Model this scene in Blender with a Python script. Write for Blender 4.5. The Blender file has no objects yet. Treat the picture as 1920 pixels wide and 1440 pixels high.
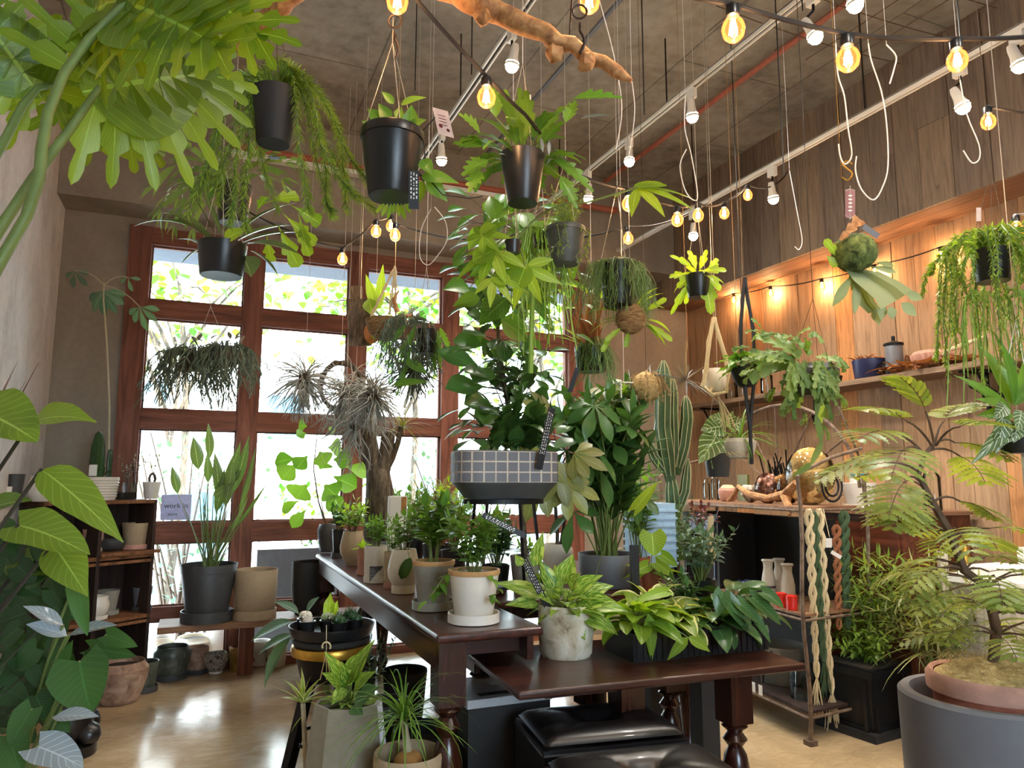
import bpy, math, random
import numpy as np
from math import pi, sin, cos, radians as RAD
S = bpy.context.scene
COL = S.collection
# ------------------------------------------------------------ camera
F0 = 1356.0; YAW = 0.39837; PIT = 0.13208; ROL = 0.00241
CAM = np.array([0.0, 0.0, 1.35])
_f = np.array([sin(YAW)*cos(PIT), cos(YAW)*cos(PIT), sin(PIT)])
_r0 = np.array([cos(YAW), -sin(YAW), 0.0]); _u0 = np.cross(_r0, _f)
_r = cos(ROL)*_r0 + sin(ROL)*_u0; _u = -sin(ROL)*_r0 + cos(ROL)*_u0
cd = bpy.data.cameras.new('camera'); cam = bpy.data.objects.new('camera', cd); COL.objects.link(cam)
cd.sensor_width = 36.0; cd.lens = 36.0*F0/1920.0; cd.clip_start = 0.05; cd.clip_end = 200
from mathutils import Matrix, Vector
cam.matrix_world = Matrix(((_r[0], _u[0], -_f[0], CAM[0]), (_r[1], _u[1], -_f[1], CAM[1]), (_r[2], _u[2], -_f[2], CAM[2]), (0, 0, 0, 1)))
S.camera = cam
# ------------------------------------------------------------ world, sun, exposure
S.view_settings.view_transform = 'Standard'; S.view_settings.look = 'None'
S.view_settings.gamma = 1.0; S.view_settings.use_curve_mapping = False
S.view_settings.exposure = 0.53
W = bpy.data.worlds.new('sky'); S.world = W; W.use_nodes = True
_n = W.node_tree.nodes; _bg = _n['Background']
_bg.inputs[0].default_value = (0.68, 0.84, 1.0, 1); _bg.inputs[1].default_value = 17.0
sun = bpy.data.objects.new('sun', bpy.data.lights.new('sun', 'SUN')); COL.objects.link(sun)
sun.data.energy = 22.0; sun.data.angle = 0.02; sun.data.color = (1.0, 0.95, 0.86)
sun.rotation_euler = (RAD(42), 0, RAD(38))
S.cycles.use_denoising = True
S.cycles.max_bounces = 7; S.cycles.diffuse_bounces = 4; S.cycles.transparent_max_bounces = 14
S.cycles.sample_clamp_indirect = 6.0
# ------------------------------------------------------------ pixel -> place helpers
def ray(x, y): return _f + _r*(x-960)/F0 - _u*(y-720)/F0
def onY(x, y, Y): d = ray(x, y); return CAM + d*(Y/d[1])
def onX(x, y, X): d = ray(x, y); return CAM + d*(X/d[0])
def onZ(x, y, Z): d = ray(x, y); return CAM + d*((Z-CAM[2])/d[2])
def at(x, y, t): return CAM + ray(x, y)*t
A3 = lambda *a: np.array(a, float)
UP = A3(0, 0, 1)
def unit(v): v = np.asarray(v, float); return v/(np.linalg.norm(v)+1e-9)
RNG = random.Random(7)
# ------------------------------------------------------------ objects
ORG = {}
def tag(o, label=None, cat=None, group=None, kind=None):
    if label: o['label'] = label
    if cat: o['category'] = cat
    if group: o['group'] = group
    if kind: o['kind'] = kind
    return o
def thing(name, label, cat, loc, group=None):
    o = bpy.data.objects.new(name, None); COL.objects.link(o); o.empty_display_size = .05
    o.location = [float(c) for c in loc]; ORG[o.name] = A3(*loc)
    return tag(o, label, cat, group)
class M:
    def __init__(s): s.v = []; s.f = []; s.uv = []; s.n = 0
    def add(s, vs, fs, uvs=None):
        vs = np.asarray(vs, float); b = s.n; s.v.append(vs); s.n += len(vs)
        for i, f in enumerate(fs):
            s.f.append(tuple(b+k for k in f))
            s.uv.append(uvs[i] if uvs is not None else [(0.5, 0.5)]*len(f))
    def box(s, c, d, ax=None, taper=1.0):
        """box of full size d centred at c; ax = 3 axes"""
        c = np.asarray(c, float); X, Y, Z = ax if ax is not None else (A3(1,0,0), A3(0,1,0), A3(0,0,1))
        P = []
        for k in (-1, 1):
            t = taper if k < 0 else 1.0
            for i, j in ((-1,-1),(1,-1),(1,1),(-1,1)): P.append(c+X*i*d[0]/2*t+Y*j*d[1]/2*t+Z*k*d[2]/2)
        fs = [(3,2,1,0),(4,5,6,7),(0,1,5,4),(1,2,6,5),(2,3,7,6),(3,0,4,7)]
        s.add(P, fs, [[(0,0),(1,0),(1,1),(0,1)]]*6)
        return s
    def b2(s, a, b):
        a = np.asarray(a, float); b = np.asarray(b, float); return s.box((a+b)/2, np.abs(b-a))
    def tube(s, pts, r, seg=6, closed=False):
        P = [np.asarray(p, float) for p in pts]; n = len(P)
        if not hasattr(r, '__len__'): r = [r]*n
        t = unit(P[1]-P[0]); a = unit(np.cross(t, UP if abs(t[2]) < .9 else A3(1,0,0)))
        vs = []; L = 0
        for i in range(n):
            t2 = unit((P[(i+1) % n]-P[i-1]) if (closed or 0 < i < n-1) else (P[1]-P[0] if i == 0 else P[-1]-P[-2]))
            a = unit(a-t2*np.dot(a, t2)); b = np.cross(t2, a)
            for k in range(seg):
                th = 2*pi*k/seg; vs.append(P[i]+(a*cos(th)+b*sin(th))*r[i])
        fs = []; uv = []
        for i in range(n if closed else n-1):
            j = (i+1) % n
            for k in range(seg):
                k2 = (k+1) % seg
                fs.append((i*seg+k, i*seg+k2, j*seg+k2, j*seg+k))
                u0, u1, v0, v1 = k/seg, (k+1)/seg, i/max(1, n-1), (i+1)/max(1, n-1)
                uv.append([(u0, v0), (u1, v0), (u1, v1), (u0, v1)])
        if not closed:
            fs.append(tuple(range(seg-1, -1, -1))); uv.append([(.5, 0)]*seg)
            fs.append(tuple((n-1)*seg+k for k in range(seg))); uv.append([(.5, 1)]*seg)
        s.add(vs, fs, uv); return s
    def lathe(s, prof, c=(0,0,0), seg=28, rib=0, ribn=0, sq=0, sx=1.0, sy=1.0, ax=None, cap=True):
        """prof [(r,z)]; rib amplitude with ribn lobes; sq = squareness 0..1"""
        c = np.asarray(c, float); n = len(prof); vs = []
        X, Y, Z = ax if ax is not None else (A3(1,0,0), A3(0,1,0), A3(0,0,1))
        for r, z in prof:
            for k in range(seg):
                th = 2*pi*k/seg; q = 1.0
                if sq: q = (1-sq)+sq/max(abs(cos(th)), abs(sin(th)))
                if rib: q *= 1+rib*cos(ribn*th)
                vs.append(c+X*cos(th)*r*q*sx+Y*sin(th)*r*q*sy+Z*z)
        fs = []; uv = []
        for i in range(n-1):
            for k in range(seg):
                k2 = (k+1) % seg
                fs.append((i*seg+k, i*seg+k2, (i+1)*seg+k2, (i+1)*seg+k))
                u0, u1, v0, v1 = k/seg, (k+1)/seg, i/(n-1), (i+1)/(n-1)
                uv.append([(u0, v0), (u1, v0), (u1, v1), (u0, v1)])
        if cap:
            if prof[0][0] > 1e-5: fs.append(tuple(range(seg-1, -1, -1))); uv.append([(.5, .5)]*seg)
            if prof[-1][0] > 1e-5: fs.append(tuple((n-1)*seg+k for k in range(seg))); uv.append([(.5, .5)]*seg)
        s.add(vs, fs, uv); return s
    def ball(s, c, r, seg=12, rings=8, sc=(1,1,1), noise=0, rnd=None):
        prof = []
        c = np.asarray(c, float); vs = []
        for i in range(rings+1):
            ph = pi*i/rings
            for k in range(seg):
                th = 2*pi*k/seg; q = r*(1+(noise*(rnd or RNG).uniform(-1, 1) if 0 < i < rings else 0))
                vs.append(c+A3(sin(ph)*cos(th)*q*sc[0], sin(ph)*sin(th)*q*sc[1], -cos(ph)*q*sc[2]))
        fs = []
        for i in range(rings):
            for k in range(seg):
                k2 = (k+1) % seg; fs.append((i*seg+k, i*seg+k2, (i+1)*seg+k2, (i+1)*seg+k))
        s.add(vs, fs); return s
    def leaf(s, p, d, up, L, Wd, shape='lance', bend=.6, fold=.25, n=6, cross=1, twist=0.0, lobes=0, lobek=.5, wave=0.0, sweep=.0):
        p = np.asarray(p, float).copy(); d = unit(d); sd = np.cross(d, up)
        if np.linalg.norm(sd) < 1e-3: sd = np.cross(d, A3(1, .3, 0))
        sd = unit(sd); nr = np.cross(sd, d)
        if twist: sd = sd*cos(twist)+nr*sin(twist); nr = np.cross(sd, d)
        if lobes: n = lobes*4
        rows = []; st = L/n; cf, sf = cos(fold), sin(fold); us = (-1, 0, 1) if cross == 1 else (-1, -.5, 0, .5, 1)
        for i in range(n+1):
            t = i/n; a = bend*t; dd = d*cos(a)-nr*sin(a); nn = nr*cos(a)+d*sin(a)
            w = prof_w(shape, t)*Wd/2; sh = 0.0
            if shape == 'heart' and t < .3: sh = -L*.2*(1-t/.3)**2
            if shape == 'arrow' and t < .35: sh = -L*.34*(1-t/.35)**1.5
            if lobes:
                ph = (i % 4)/4.0; k = [.0, .75, 1.0, .55][i % 4]
                w *= 1-lobek*(1-k); sh += L*(.10+sweep)*k
            row = []
            for u in us:
                au = abs(u); z = sf*w*au*(au if cross > 1 else 1)
                if wave: z += wave*Wd*sin(t*L/Wd*7+u*2)*au
                row.append(p+sd*u*w*cf+nn*z+dd*sh*au)
            rows += row; p = p+dd*st
        m = len(us); fs = []; uv = []
        for i in range(n):
            for k in range(m-1):
                fs.append((i*m+k, i*m+k+1, (i+1)*m+k+1, (i+1)*m+k))
                u0, u1 = k/(m-1), (k+1)/(m-1); v0, v1 = i/n, (i+1)/n
                uv.append([(u0, v0), (u1, v0), (u1, v1), (u0, v1)])
        s.add(rows, fs, uv); return p
    def l2(s, p0, p1, up, Wd, shape='lance', sag=.3, **k):
        """leaf reaching from p0 to about p1"""
        p0 = np.asarray(p0, float); p1 = np.asarray(p1, float); d = unit(p1-p0); L = np.linalg.norm(p1-p0)
        sd = unit(np.cross(d, up)); nr = np.cross(sd, d); d2 = d*cos(sag/2)+nr*sin(sag/2)
        return s.leaf(p0, d2, up, L*1.02, Wd, shape, bend=sag, **k)
    def build(s, name, mat, parent=None, smooth=True, label=None, sub=None):
        me = bpy.data.meshes.new(name)
        V = np.vstack(s.v) if s.v else np.zeros((0, 3))
        o = bpy.data.objects.new(name, me); COL.objects.link(o)
        if parent is not None:
            V = V-ORG[parent.name]; o.parent = parent; ORG[o.name] = ORG[parent.name]
        else: ORG[o.name] = A3(0, 0, 0)
        me.from_pydata(V.tolist(), [], s.f)
        ul = me.uv_layers.new(name='UVMap'); flat = [c for f in s.uv for p in f for c in p]
        ul.data.foreach_set('uv', flat)
        if smooth: me.polygons.foreach_set('use_smooth', [True]*len(me.polygons))
        me.materials.append(mat); me.update()
        if smooth == 'auto' or smooth is True:
            try: me.set_sharp_from_angle(angle=RAD(40))
            except Exception: pass
        if label: o['label'] = label
        return o
def prof_w(sh, t):
    if t >= 1: return {'wedge': 1.0, 'fork': 1.0}.get(sh, 0.03)
    if sh == 'lance': return max(.06, sin(pi*t**.8))
    if sh == 'ovate': return max(.06, sin(pi*t**.62))
    if sh == 'obov': return max(.08, sin(pi*t**1.5))
    if sh == 'round': return max(.12, math.sqrt(max(0, 1-(2*t-1)**2)))
    if sh == 'heart': return min(1, .62+2.2*t)*max(0, 1-t**2.0)**.75
    if sh == 'arrow': return min(1, .7+1.2*t)*max(0, 1-t)**.62
    if sh == 'strap': return min(1, .45+3*t)*min(1, (1-t)*2.2+.02)
    if sh == 'grass': return (1-t)**.6*min(1, .6+4*t)
    if sh == 'wedge': return .35+.65*t
    if sh == 'fork': return .7+.3*t
    return 1
def dirv(az, el): return A3(cos(az)*cos(el), sin(az)*cos(el), sin(el))
def curve(p0, p1, sag=0.0, n=8, side=None, amp=0.0):
    p0 = np.asarray(p0, float); p1 = np.asarray(p1, float); out = []
    for i in range(n+1):
        t = i/n; q = p0+(p1-p0)*t; q = q+A3(0, 0, 1)*(4*t*(1-t)*sag)
        if side is not None: q = q+np.asarray(side)*amp*sin(pi*t)
        out.append(q)
    return out
# ------------------------------------------------------------ materials
MAT = {}
def srgb(h):
    if isinstance(h, str): h = [int(h[i:i+2], 16)/255 for i in (0, 2, 4)]
    return tuple((c/12.92 if c <= .04045 else ((c+.055)/1.055)**2.4) for c in h[:3])+(1,)
class NT:
    def __init__(s, name):
        s.m = bpy.data.materials.new(name); s.m.use_nodes = True; s.t = s.m.node_tree
        s.b = s.t.nodes['Principled BSDF']; s.o = s.t.nodes['Material Output']; MAT[name] = s.m
    def n(s, ty, **k):
        x = s.t.nodes.new(ty)
        for a, b in k.items(): setattr(x, a, b)
        return x
    def l(s, a, b): s.t.links.new(a, b)
    def tex(s, kind, co, scale, detail=3, rough=.55, dist=0):
        x = s.n(kind); x.inputs['Scale'].default_value = scale
        if 'Detail' in x.inputs: x.inputs['Detail'].default_value = detail
        if 'Roughness' in x.inputs: x.inputs['Roughness'].default_value = rough
        if 'Distortion' in x.inputs: x.inputs['Distortion'].default_value = dist
        s.l(co, x.inputs['Vector']); return x
    def ramp(s, fac, stops):
        r = s.n('ShaderNodeValToRGB'); e = r.color_ramp.elements
        while len(e) < len(stops): e.new(.5)
        for el, (p, c) in zip(e, stops): el.position = p; el.color = c if not isinstance(c, str) else srgb(c)
        s.l(fac, r.inputs[0]); return r.outputs[0]
    def mix(s, fac, a, b, mode='MIX'):
        x = s.n('ShaderNodeMix', data_type='RGBA', blend_type=mode)
        for i, v in ((0, fac), (6, a), (7, b)):
            if isinstance(v, (int, float)): x.inputs[i].default_value = v
            elif isinstance(v, tuple): x.inputs[i].default_value = v
            elif isinstance(v, str): x.inputs[i].default_value = srgb(v)
            else: s.l(v, x.inputs[i])
        return x.outputs[2]
    def math(s, op, a, b=None, c=None):
        x = s.n('ShaderNodeMath', operation=op)
        for i, v in enumerate((a, b, c)):
            if v is None: continue
            if isinstance(v, (int, float)): x.inputs[i].default_value = v
            else: s.l(v, x.inputs[i])
        return x.outputs[0]
    def co(s, which='Object', scale=(1, 1, 1), rot=(0, 0, 0)):
        c = s.n('ShaderNodeTexCoord'); mp = s.n('ShaderNodeMapping'); mp.inputs['Scale'].default_value = scale
        mp.inputs['Rotation'].default_value = rot
        s.l(c.outputs[which], mp.inputs[0]); return mp.outputs[0]
    def bump(s, h, st=.3, dist=.01):
        b = s.n('ShaderNodeBump'); b.inputs['Strength'].default_value = st; b.inputs['Distance'].default_value = dist
        s.l(h, b.inputs['Height']); s.l(b.outputs[0], s.b.inputs['Normal'])
    def set(s, col=None, rough=None, metal=None, spec=None):
        if col is not None:
            if isinstance(col, (str, tuple)): s.b.inputs['Base Color'].default_value = srgb(col) if isinstance(col, str) else col
            else: s.l(col, s.b.inputs['Base Color'])
        if rough is not None:
            if isinstance(rough, (int, float)): s.b.inputs['Roughness'].default_value = rough
            else: s.l(rough, s.b.inputs['Roughness'])
        if metal is not None: s.b.inputs['Metallic'].default_value = metal
        if spec is not None: s.b.inputs['Specular IOR Level'].default_value = spec
        return s
def plain(name, col, rough=.5, metal=0, var=.12, nscale=30, bump=0, spec=None, coat=0):
    m = NT(name); co = m.co(); t = m.tex('ShaderNodeTexNoise', co, nscale, 4)
    c = srgb(col); dk = tuple(x*(1-var) for x in c[:3])+(1,); lt = tuple(min(1, x*(1+var)) for x in c[:3])+(1,)
    m.set(m.ramp(t.outputs[0], [(.3, dk), (.7, lt)]), rough, metal, spec)
    if bump: m.bump(t.outputs[0], bump, .004)
    if coat: m.b.inputs['Coat Weight'].default_value = coat
    return m.m
def mottled(name, stops, scale=12, rough=.6, detail=6, bump=.2, stretch=(1, 1, 1), dist=.6, metal=0):
    m = NT(name); t = m.tex('ShaderNodeTexNoise', m.co(scale=stretch), scale, detail, .6, dist)
    m.set(m.ramp(t.outputs[0], stops), rough, metal); m.bump(t.outputs[0], bump, .004); return m.m
def leafmat(name, c1, c2, vein=None, trans=.35, rough=.38, nv=9, spots=None, edge=None, stripe=None, vk=.5, tc=None):
    def wc(h): c = srgb(h); return (min(1, c[0]*1.08+.004), c[1]*.93, c[2]*1.05, 1)
    c1, c2 = wc(c1), wc(c2)
    m = NT(name); g = m.n('ShaderNodeNewGeometry'); c = m.ramp(g.outputs['Random Per Island'], [(0, c1), (1, c2)])
    uvn = m.n('ShaderNodeTexCoord'); sep = m.n('ShaderNodeSeparateXYZ'); m.l(uvn.outputs['UV'], sep.inputs[0])
    au = m.math('ABSOLUTE', m.math('SUBTRACT', sep.outputs[0], .5))
    if spots:
        v = m.tex('ShaderNodeTexVoronoi', m.co('Object'), spots[1]); k = m.math('LESS_THAN', v.outputs['Distance'], spots[2])
        c = m.mix(k, c, spots[0])
    if stripe:
        ns = m.tex('ShaderNodeTexNoise', m.co('UV', (5, 1.4, 1)), 2.2, 2); k = m.math('GREATER_THAN', ns.outputs[0], .53)
        c = m.mix(k, c, stripe)
    if edge:
        k = m.math('GREATER_THAN', au, .36); c = m.mix(k, c, edge)
    if vein:
        mid = m.math('LESS_THAN', au, .022)
        w = m.math('SINE', m.math('MULTIPLY', m.math('SUBTRACT', sep.outputs[1], m.math('MULTIPLY', au, .55)), 2*pi*nv))
        lat = m.math('MULTIPLY', m.math('GREATER_THAN', w, .90), vk)
        c = m.mix(m.math('MAXIMUM', m.math('MULTIPLY', mid, .85), lat), c, vein)
    m.set(c, rough, spec=.45)
    tr = m.n('ShaderNodeBsdfTranslucent'); hs = m.mix(1.0, c, tc or (1.6, 1.5, .45, 1), 'MULTIPLY')
    m.l(hs, tr.inputs[0]); trans = min(.6, trans*1.05)
    mx = m.n('ShaderNodeMixShader'); mx.inputs[0].default_value = trans
    m.l(m.b.outputs[0], mx.inputs[1]); m.l(tr.outputs[0], mx.inputs[2]); m.l(mx.outputs[0], m.o.inputs[0])
    return m.m
def wood(name, c1, c2, c3, grain=(1, 1, 14), scale=2.2, rough=.55, bump=.25, spec=.4, axis=2):
    st = [9.0, 9.0, 9.0]; st[axis] = .7
    m = NT(name); co = m.co(scale=tuple(st)); t = m.tex('ShaderNodeTexNoise', co, scale, 7, .62, 1.2)
    t2 = m.tex('ShaderNodeTexNoise', m.co(), 3.0, 2)
    c = m.ramp(t.outputs[0], [(.28, c1), (.5, c2), (.72, c3)])
    c = m.mix(m.math('MULTIPLY', t2.outputs[0], .35), c, c1)
    m.set(c, rough, spec=spec); m.bump(t.outputs[0], bump, .004); return m.m
def glassy(name, tint=(1, 1, 1, 1), fres=1.45, rough=0.02, dirt=0.0):
    m = NT(name); tr = m.n('ShaderNodeBsdfTransparent'); tr.inputs[0].default_value = tint
    gl = m.n('ShaderNodeBsdfGlossy'); gl.inputs['Roughness'].default_value = rough
    fr = m.n('ShaderNodeFresnel'); fr.inputs[0].default_value = fres
    mx = m.n('ShaderNodeMixShader'); m.l(fr.outputs[0], mx.inputs[0]); m.l(tr.outputs[0], mx.inputs[1]); m.l(gl.outputs[0], mx.inputs[2])
    m.l(mx.outputs[0], m.o.inputs[0]); return m.m
def emit(name, col, st):
    m = NT(name); m.b.inputs['Base Color'].default_value = col; m.b.inputs['Emission Color'].default_value = col
    m.b.inputs['Emission Strength'].default_value = st; return m.m
# leaves
leafmat('leaf_mid', '47802a', '6fa23c', '7da650', .32)
leafmat('leaf_dark', '2a5428', '457438', '4b7a44', .22, .3)
leafmat('leaf_deep', '1f4222', '345c30', '3b5f3c', .15, .25)
leafmat('leaf_bright', '5f9226', '88b038', 'b4d266', .45)
leafmat('leaf_lime', '78a42a', '9cc23c', 'c8e070', .5)
leafmat('leaf_olive', '5e6a34', '7d8a4a', '98a268', .3)
leafmat('leaf_fern', '5c8836', '92b850', None, .4)
leafmat('leaf_feather', '67883a', '94ac54', None, .35)
leafmat('leaf_silver', '7f9a96', '9db4b4', 'c8d6da', .12, .22, nv=7, vk=.7, tc=(1, 1.2, .9, 1))
leafmat('leaf_bluegreen', '3c6450', '5c8468', '86a890', .2)
leafmat('leaf_pothos', '4a8228', '78a83a', 'a3c664', .35, .3, nv=4, stripe='b8cc6a', vk=.2)
leafmat('leaf_variegated', '6c9438', '88a84a', None, .35, .35, edge='dfe0a0')
leafmat('leaf_spotted', '2f5c2c', '44703a', '6c9460', .22, .3, spots=('b9cc98', 75, .36))
leafmat('leaf_zebra', '42653a', '5c7c4c', 'd5dcc8', .2, .3, nv=6, vk=1.0)
leafmat('leaf_stag', '4c7636', '7c9e54', None, .3, .5)
leafmat('leaf_stagsilver', '7d965e', '93a878', None, .15, .6)
leafmat('leaf_gray', '6d6f66', '90918a', None, .15, .7)
leafmat('leaf_dry', '7a5330', 'a4774a', '6a4628', .15, .7)
leafmat('leaf_red', '4a2020', '6b3a3a', None, .15, .4)
leafmat('leaf_tree', '2f6a24', '6c8c2c', None, .35)
leafmat('leaf_philo', '5c8422', '86a834', '9cc25a', .5, .35, nv=12, vk=.35)
leafmat('leaf_broad', '4c7626', '7a9c38', 'a4be68', .4, .38, nv=9, vk=.3)
leafmat('leaf_jade', '3c5c30', '5f7e48', 'a0b080', .2, .25)
plain('stem_green', '66783c', .5); plain('stem_brown', '5a4634', .7, var=.3); plain('stem_pale', 'b8ab8c', .7)
plain('stem_dark', '2e2a20', .7)
plain('cactus_green', '3f5a3a', .55, var=.25, nscale=14); plain('cactus_rib', 'c0bf98', .8)
plain('string_green', '5f7c3c', .5, var=.2); plain('string_lime', '84a83c', .5)
plain('string_gray', '5c6a55', .6); plain('tillandsia', '9c9e96', .85, var=.2)
# pots and small things
plain('black_plastic', '17181a', .34, var=.1, spec=.5); plain('black_matte', '1c1b1b', .7, var=.2)
plain('gray_plastic', '4a4a46', .5); plain('soil', '2b211a', .95, var=.5, nscale=90, bump=.8)
plain('white_ceramic', 'ddd6c8', .4, var=.04, coat=.3); plain('cream_ceramic', 'd2c8ae', .45, var=.05, coat=.2)
plain('cement_gray', '8a867a', .8, var=.1, nscale=60, bump=.1); plain('cement_tan', 'a79274', .8, var=.08, nscale=80, bump=.15)
plain('gray_glaze', '8c8674', .4, var=.1, coat=.3); plain('dark_gray', '3c3d3e', .5, var=.15)
plain('slate_gray', '62646a', .55, var=.08, nscale=8); plain('terracotta', 'a9604a', .8, var=.12, nscale=40, bump=.1)
plain('terra_pink', 'b98a78', .85, var=.15, nscale=20, bump=.1); plain('terra_rim', 'b98f5c', .7)
plain('stone_pale', 'c9bfae', .7, var=.08, nscale=100, bump=.2)
mottled('mottled_concrete', [(.3, '5a4a34'), (.42, 'b2a387'), (.6, 'd8d0bc'), (.72, 'b9bbb2')], 9, .75)
mottled('mottled_tan', [(.3, '6a4c3c'), (.5, '9a7c66'), (.7, 'b89a84')], 14, .8)
mottled('mottled_green', [(.3, '2b302a'), (.5, '4d5348'), (.7, '6f7465')], 14, .4)
mottled('speckled', [(.40, '2c2a28'), (.47, '8f887c'), (.6, 'a8a092')], 60, .6)
mottled('mustard_glaze', [(.3, '6e4f22'), (.6, 'a07b3c'), (.75, 'bfa063')], 14, .4)
mottled('moss', [(.3, '2c3614'), (.5, '5a6832'), (.7, '84904e')], 40, .95, bump=1.0)
mottled('coir', [(.3, '8a6f42'), (.5, 'b39a66'), (.7, 'd3bf8e')], 40, .95, bump=1.0, stretch=(1, 1, 4))
mottled('coconut', [(.3, '5a3c22'), (.5, '8a6840'), (.7, 'a98d60')], 30, .9, bump=.8, stretch=(1, 1, 5))
mottled('bark', [(.3, '2c241c'), (.5, '54483a'), (.7, '7f735f')], 18, .9, bump=1.0, stretch=(3, 3, .6))
mottled('driftwood', [(.3, '6e4527'), (.5, 'a47242'), (.7, 'c99a66')], 10, .7, bump=.6, stretch=(3, 3, 3))
mottled('rust_iron', [(.3, '4a3a30'), (.5, '6f5c4c'), (.7, '8a7866')], 20, .7, metal=.4)
plain('black_iron', '18181a', .45, metal=.6); plain('steel', 'b4b6b8', .3, metal=1, var=.05); plain('wire', 'cfc9bb', .35, metal=.6, var=.05)
plain('hook_iron', '3a302a', .5, metal=.6); plain('cord_black', '1a1614', .6); plain('cord_brown', '5c4a38', .8)
plain('brass', 'c99a3e', .3, metal=.8); plain('white_enamel', 'e8e6e0', .35, var=.03)
plain('jute', 'cdbb94', .9, var=.15, nscale=200, bump=.5); plain('jute_dark', '9c805a', .9, var=.2, nscale=200, bump=.5)
plain('cord_green', '3c5234', .9, var=.2, nscale=200, bump=.5); plain('cord_rust', '8a5636', .9, var=.2, nscale=200)
plain('card_pink', 'c9b4ac', .8); plain('card_mauve', '8a6466', .8); plain('card_white', 'e4e0d8', .8, var=.03); plain('card_black', '17181a', .5)
plain('ink_red', '7c2f34', .8); plain('ink_dark', '2c2b30', .8); plain('ink_white', 'dedfd8', .7); plain('card_lilac', 'b5b7e0', .6)
plain('leather', '151416', .33, var=.2, nscale=60, bump=.08, coat=.1)
plain('red_plastic', 'c8281c', .4); plain('blue_plastic', '2a6fb0', .4); plain('pale_blue', 'a9cbe6', .4); plain('navy', '20254a', .4)
plain('aluminium', 'd3d6da', .35, metal=.6, var=.05); plain('loofah', 'd6b574', .95, var=.25, nscale=60, bump=1.0)
plain('cork_tan', 'a5763f', .8, var=.25); plain('curtain', '56564a', .9, var=.15)
glassy('clear_glass', (.93, .96, .95, 1)); glassy('window_glass', (.97, .98, .98, 1), 1.35)
glassy('amber_glass', (1.0, .80, .58, 1), 1.4)
_m = MAT['amber_glass']; _nt = _m.node_tree; _e = _nt.nodes.new('ShaderNodeEmission'); _e.inputs[0].default_value = (1, .22, .05, 1); _e.inputs[1].default_value = .75
_ad = _nt.nodes.new('ShaderNodeAddShader'); _out = _nt.nodes['Material Output']; _src = _out.inputs[0].links[0].from_socket
_nt.links.new(_src, _ad.inputs[0]); _nt.links.new(_e.outputs[0], _ad.inputs[1]); _nt.links.new(_ad.outputs[0], _out.inputs[0]); glassy('clear_plastic', (.9, .9, .88, 1), 1.6, .08)
emit('filament', (1, .58, .30, 1), 60); emit('lamp_face', (1.0, .90, .70, 1), 42); emit('bulb_glow', (1, .42, .14, 1), 1.2)
wood('wood_table', '24120c', '42221a', '5c3324', axis=1, rough=.28, bump=.08, spec=.6)
wood('wood_table_x', '24120c', '3e2018', '583022', axis=0, rough=.28, bump=.08, spec=.6)
wood('wood_leg', '1f0f0b', '35190f', '4a251a', axis=2, rough=.25, bump=.05, spec=.6)
wood('wood_frame', '4a2a20', '7c4a38', '9a6450', axis=2, rough=.7)
wood('wood_frame_x', '4a2a20', '7c4a38', '9a6450', axis=0, rough=.7)
wood('wood_sill', '5a3c28', '8a6448', 'a98462', axis=0, rough=.6)
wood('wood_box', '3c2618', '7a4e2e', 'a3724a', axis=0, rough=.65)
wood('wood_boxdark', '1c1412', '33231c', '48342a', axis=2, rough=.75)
wood('wood_shelf', '4c3a2c', '7a6048', '9c8062', axis=1, rough=.7)
wood('wood_cabinet', '341a10', '5e2e1a', '7c4228', axis=1, rough=.5)
wood('wood_white', 'a89c8c', 'cfc6b8', 'e2dccf', axis=2, rough=.6)
# ============================================================ shell materials
def planks(name, axis, stops):
    m = NT(name); g = m.n('ShaderNodeNewGeometry'); st = [10.0]*3; st[axis] = .8
    co = m.n('ShaderNodeTexCoord'); off = m.n('ShaderNodeVectorMath', operation='MULTIPLY_ADD')
    m.l(g.outputs['Random Per Island'], off.inputs[0]); off.inputs[1].default_value = (37, 91, 53); m.l(co.outputs['Object'], off.inputs[2])
    mp = m.n('ShaderNodeMapping'); mp.inputs['Scale'].default_value = st; m.l(off.outputs[0], mp.inputs[0])
    t = m.tex('ShaderNodeTexNoise', mp.outputs[0], 2.6, 8, .65, 1.5)
    base = m.ramp(g.outputs['Random Per Island'], stops)
    gr = m.ramp(t.outputs[0], [(.28, (.5, .47, .45, 1)), (.5, (.92, .92, .92, 1)), (.72, (1.2, 1.2, 1.2, 1))])
    c = m.mix(1.0, base, gr, 'MULTIPLY')
    v = m.tex('ShaderNodeTexVoronoi', mp.outputs[0], .9); k = m.math('LESS_THAN', v.outputs['Distance'], .11)
    c = m.mix(m.math('MULTIPLY', k, .75), c, '2c1c12')
    m.set(c, .75, spec=.3); m.bump(t.outputs[0], .5, .006); return m.m
planks('plank_wall', 2, [(0, 'a08468'), (.25, 'b08a66'), (.5, '8e7660'), (.75, 'c98e5a'), (1, 'a88c70')])
planks('plank_shaded', 2, [(0, '76665a'), (.25, '8a7868'), (.5, '6a5c50'), (.75, '96806a'), (1, '7e6e60')])  # same planks as plank_wall, shade of the upper wall put into the colour
planks('plank_soffit', 1, [(0, '6e5240'), (.5, '7c5a44'), (1, '8c6a50')])
def plaster(name, stops, sc=1.3, rough=.85):
    m = NT(name); t = m.tex('ShaderNodeTexNoise', m.co(scale=(1, 1, .5)), sc, 5, .6, 1.0)
    f = m.tex('ShaderNodeTexNoise', m.co(), 26, 4); h = m.math('ADD', m.math('MULTIPLY', f.outputs[0], .35), t.outputs[0])
    m.set(m.ramp(m.math('MULTIPLY', h, .74), stops), rough); m.bump(f.outputs[0], .15, .004); return m.m
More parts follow.
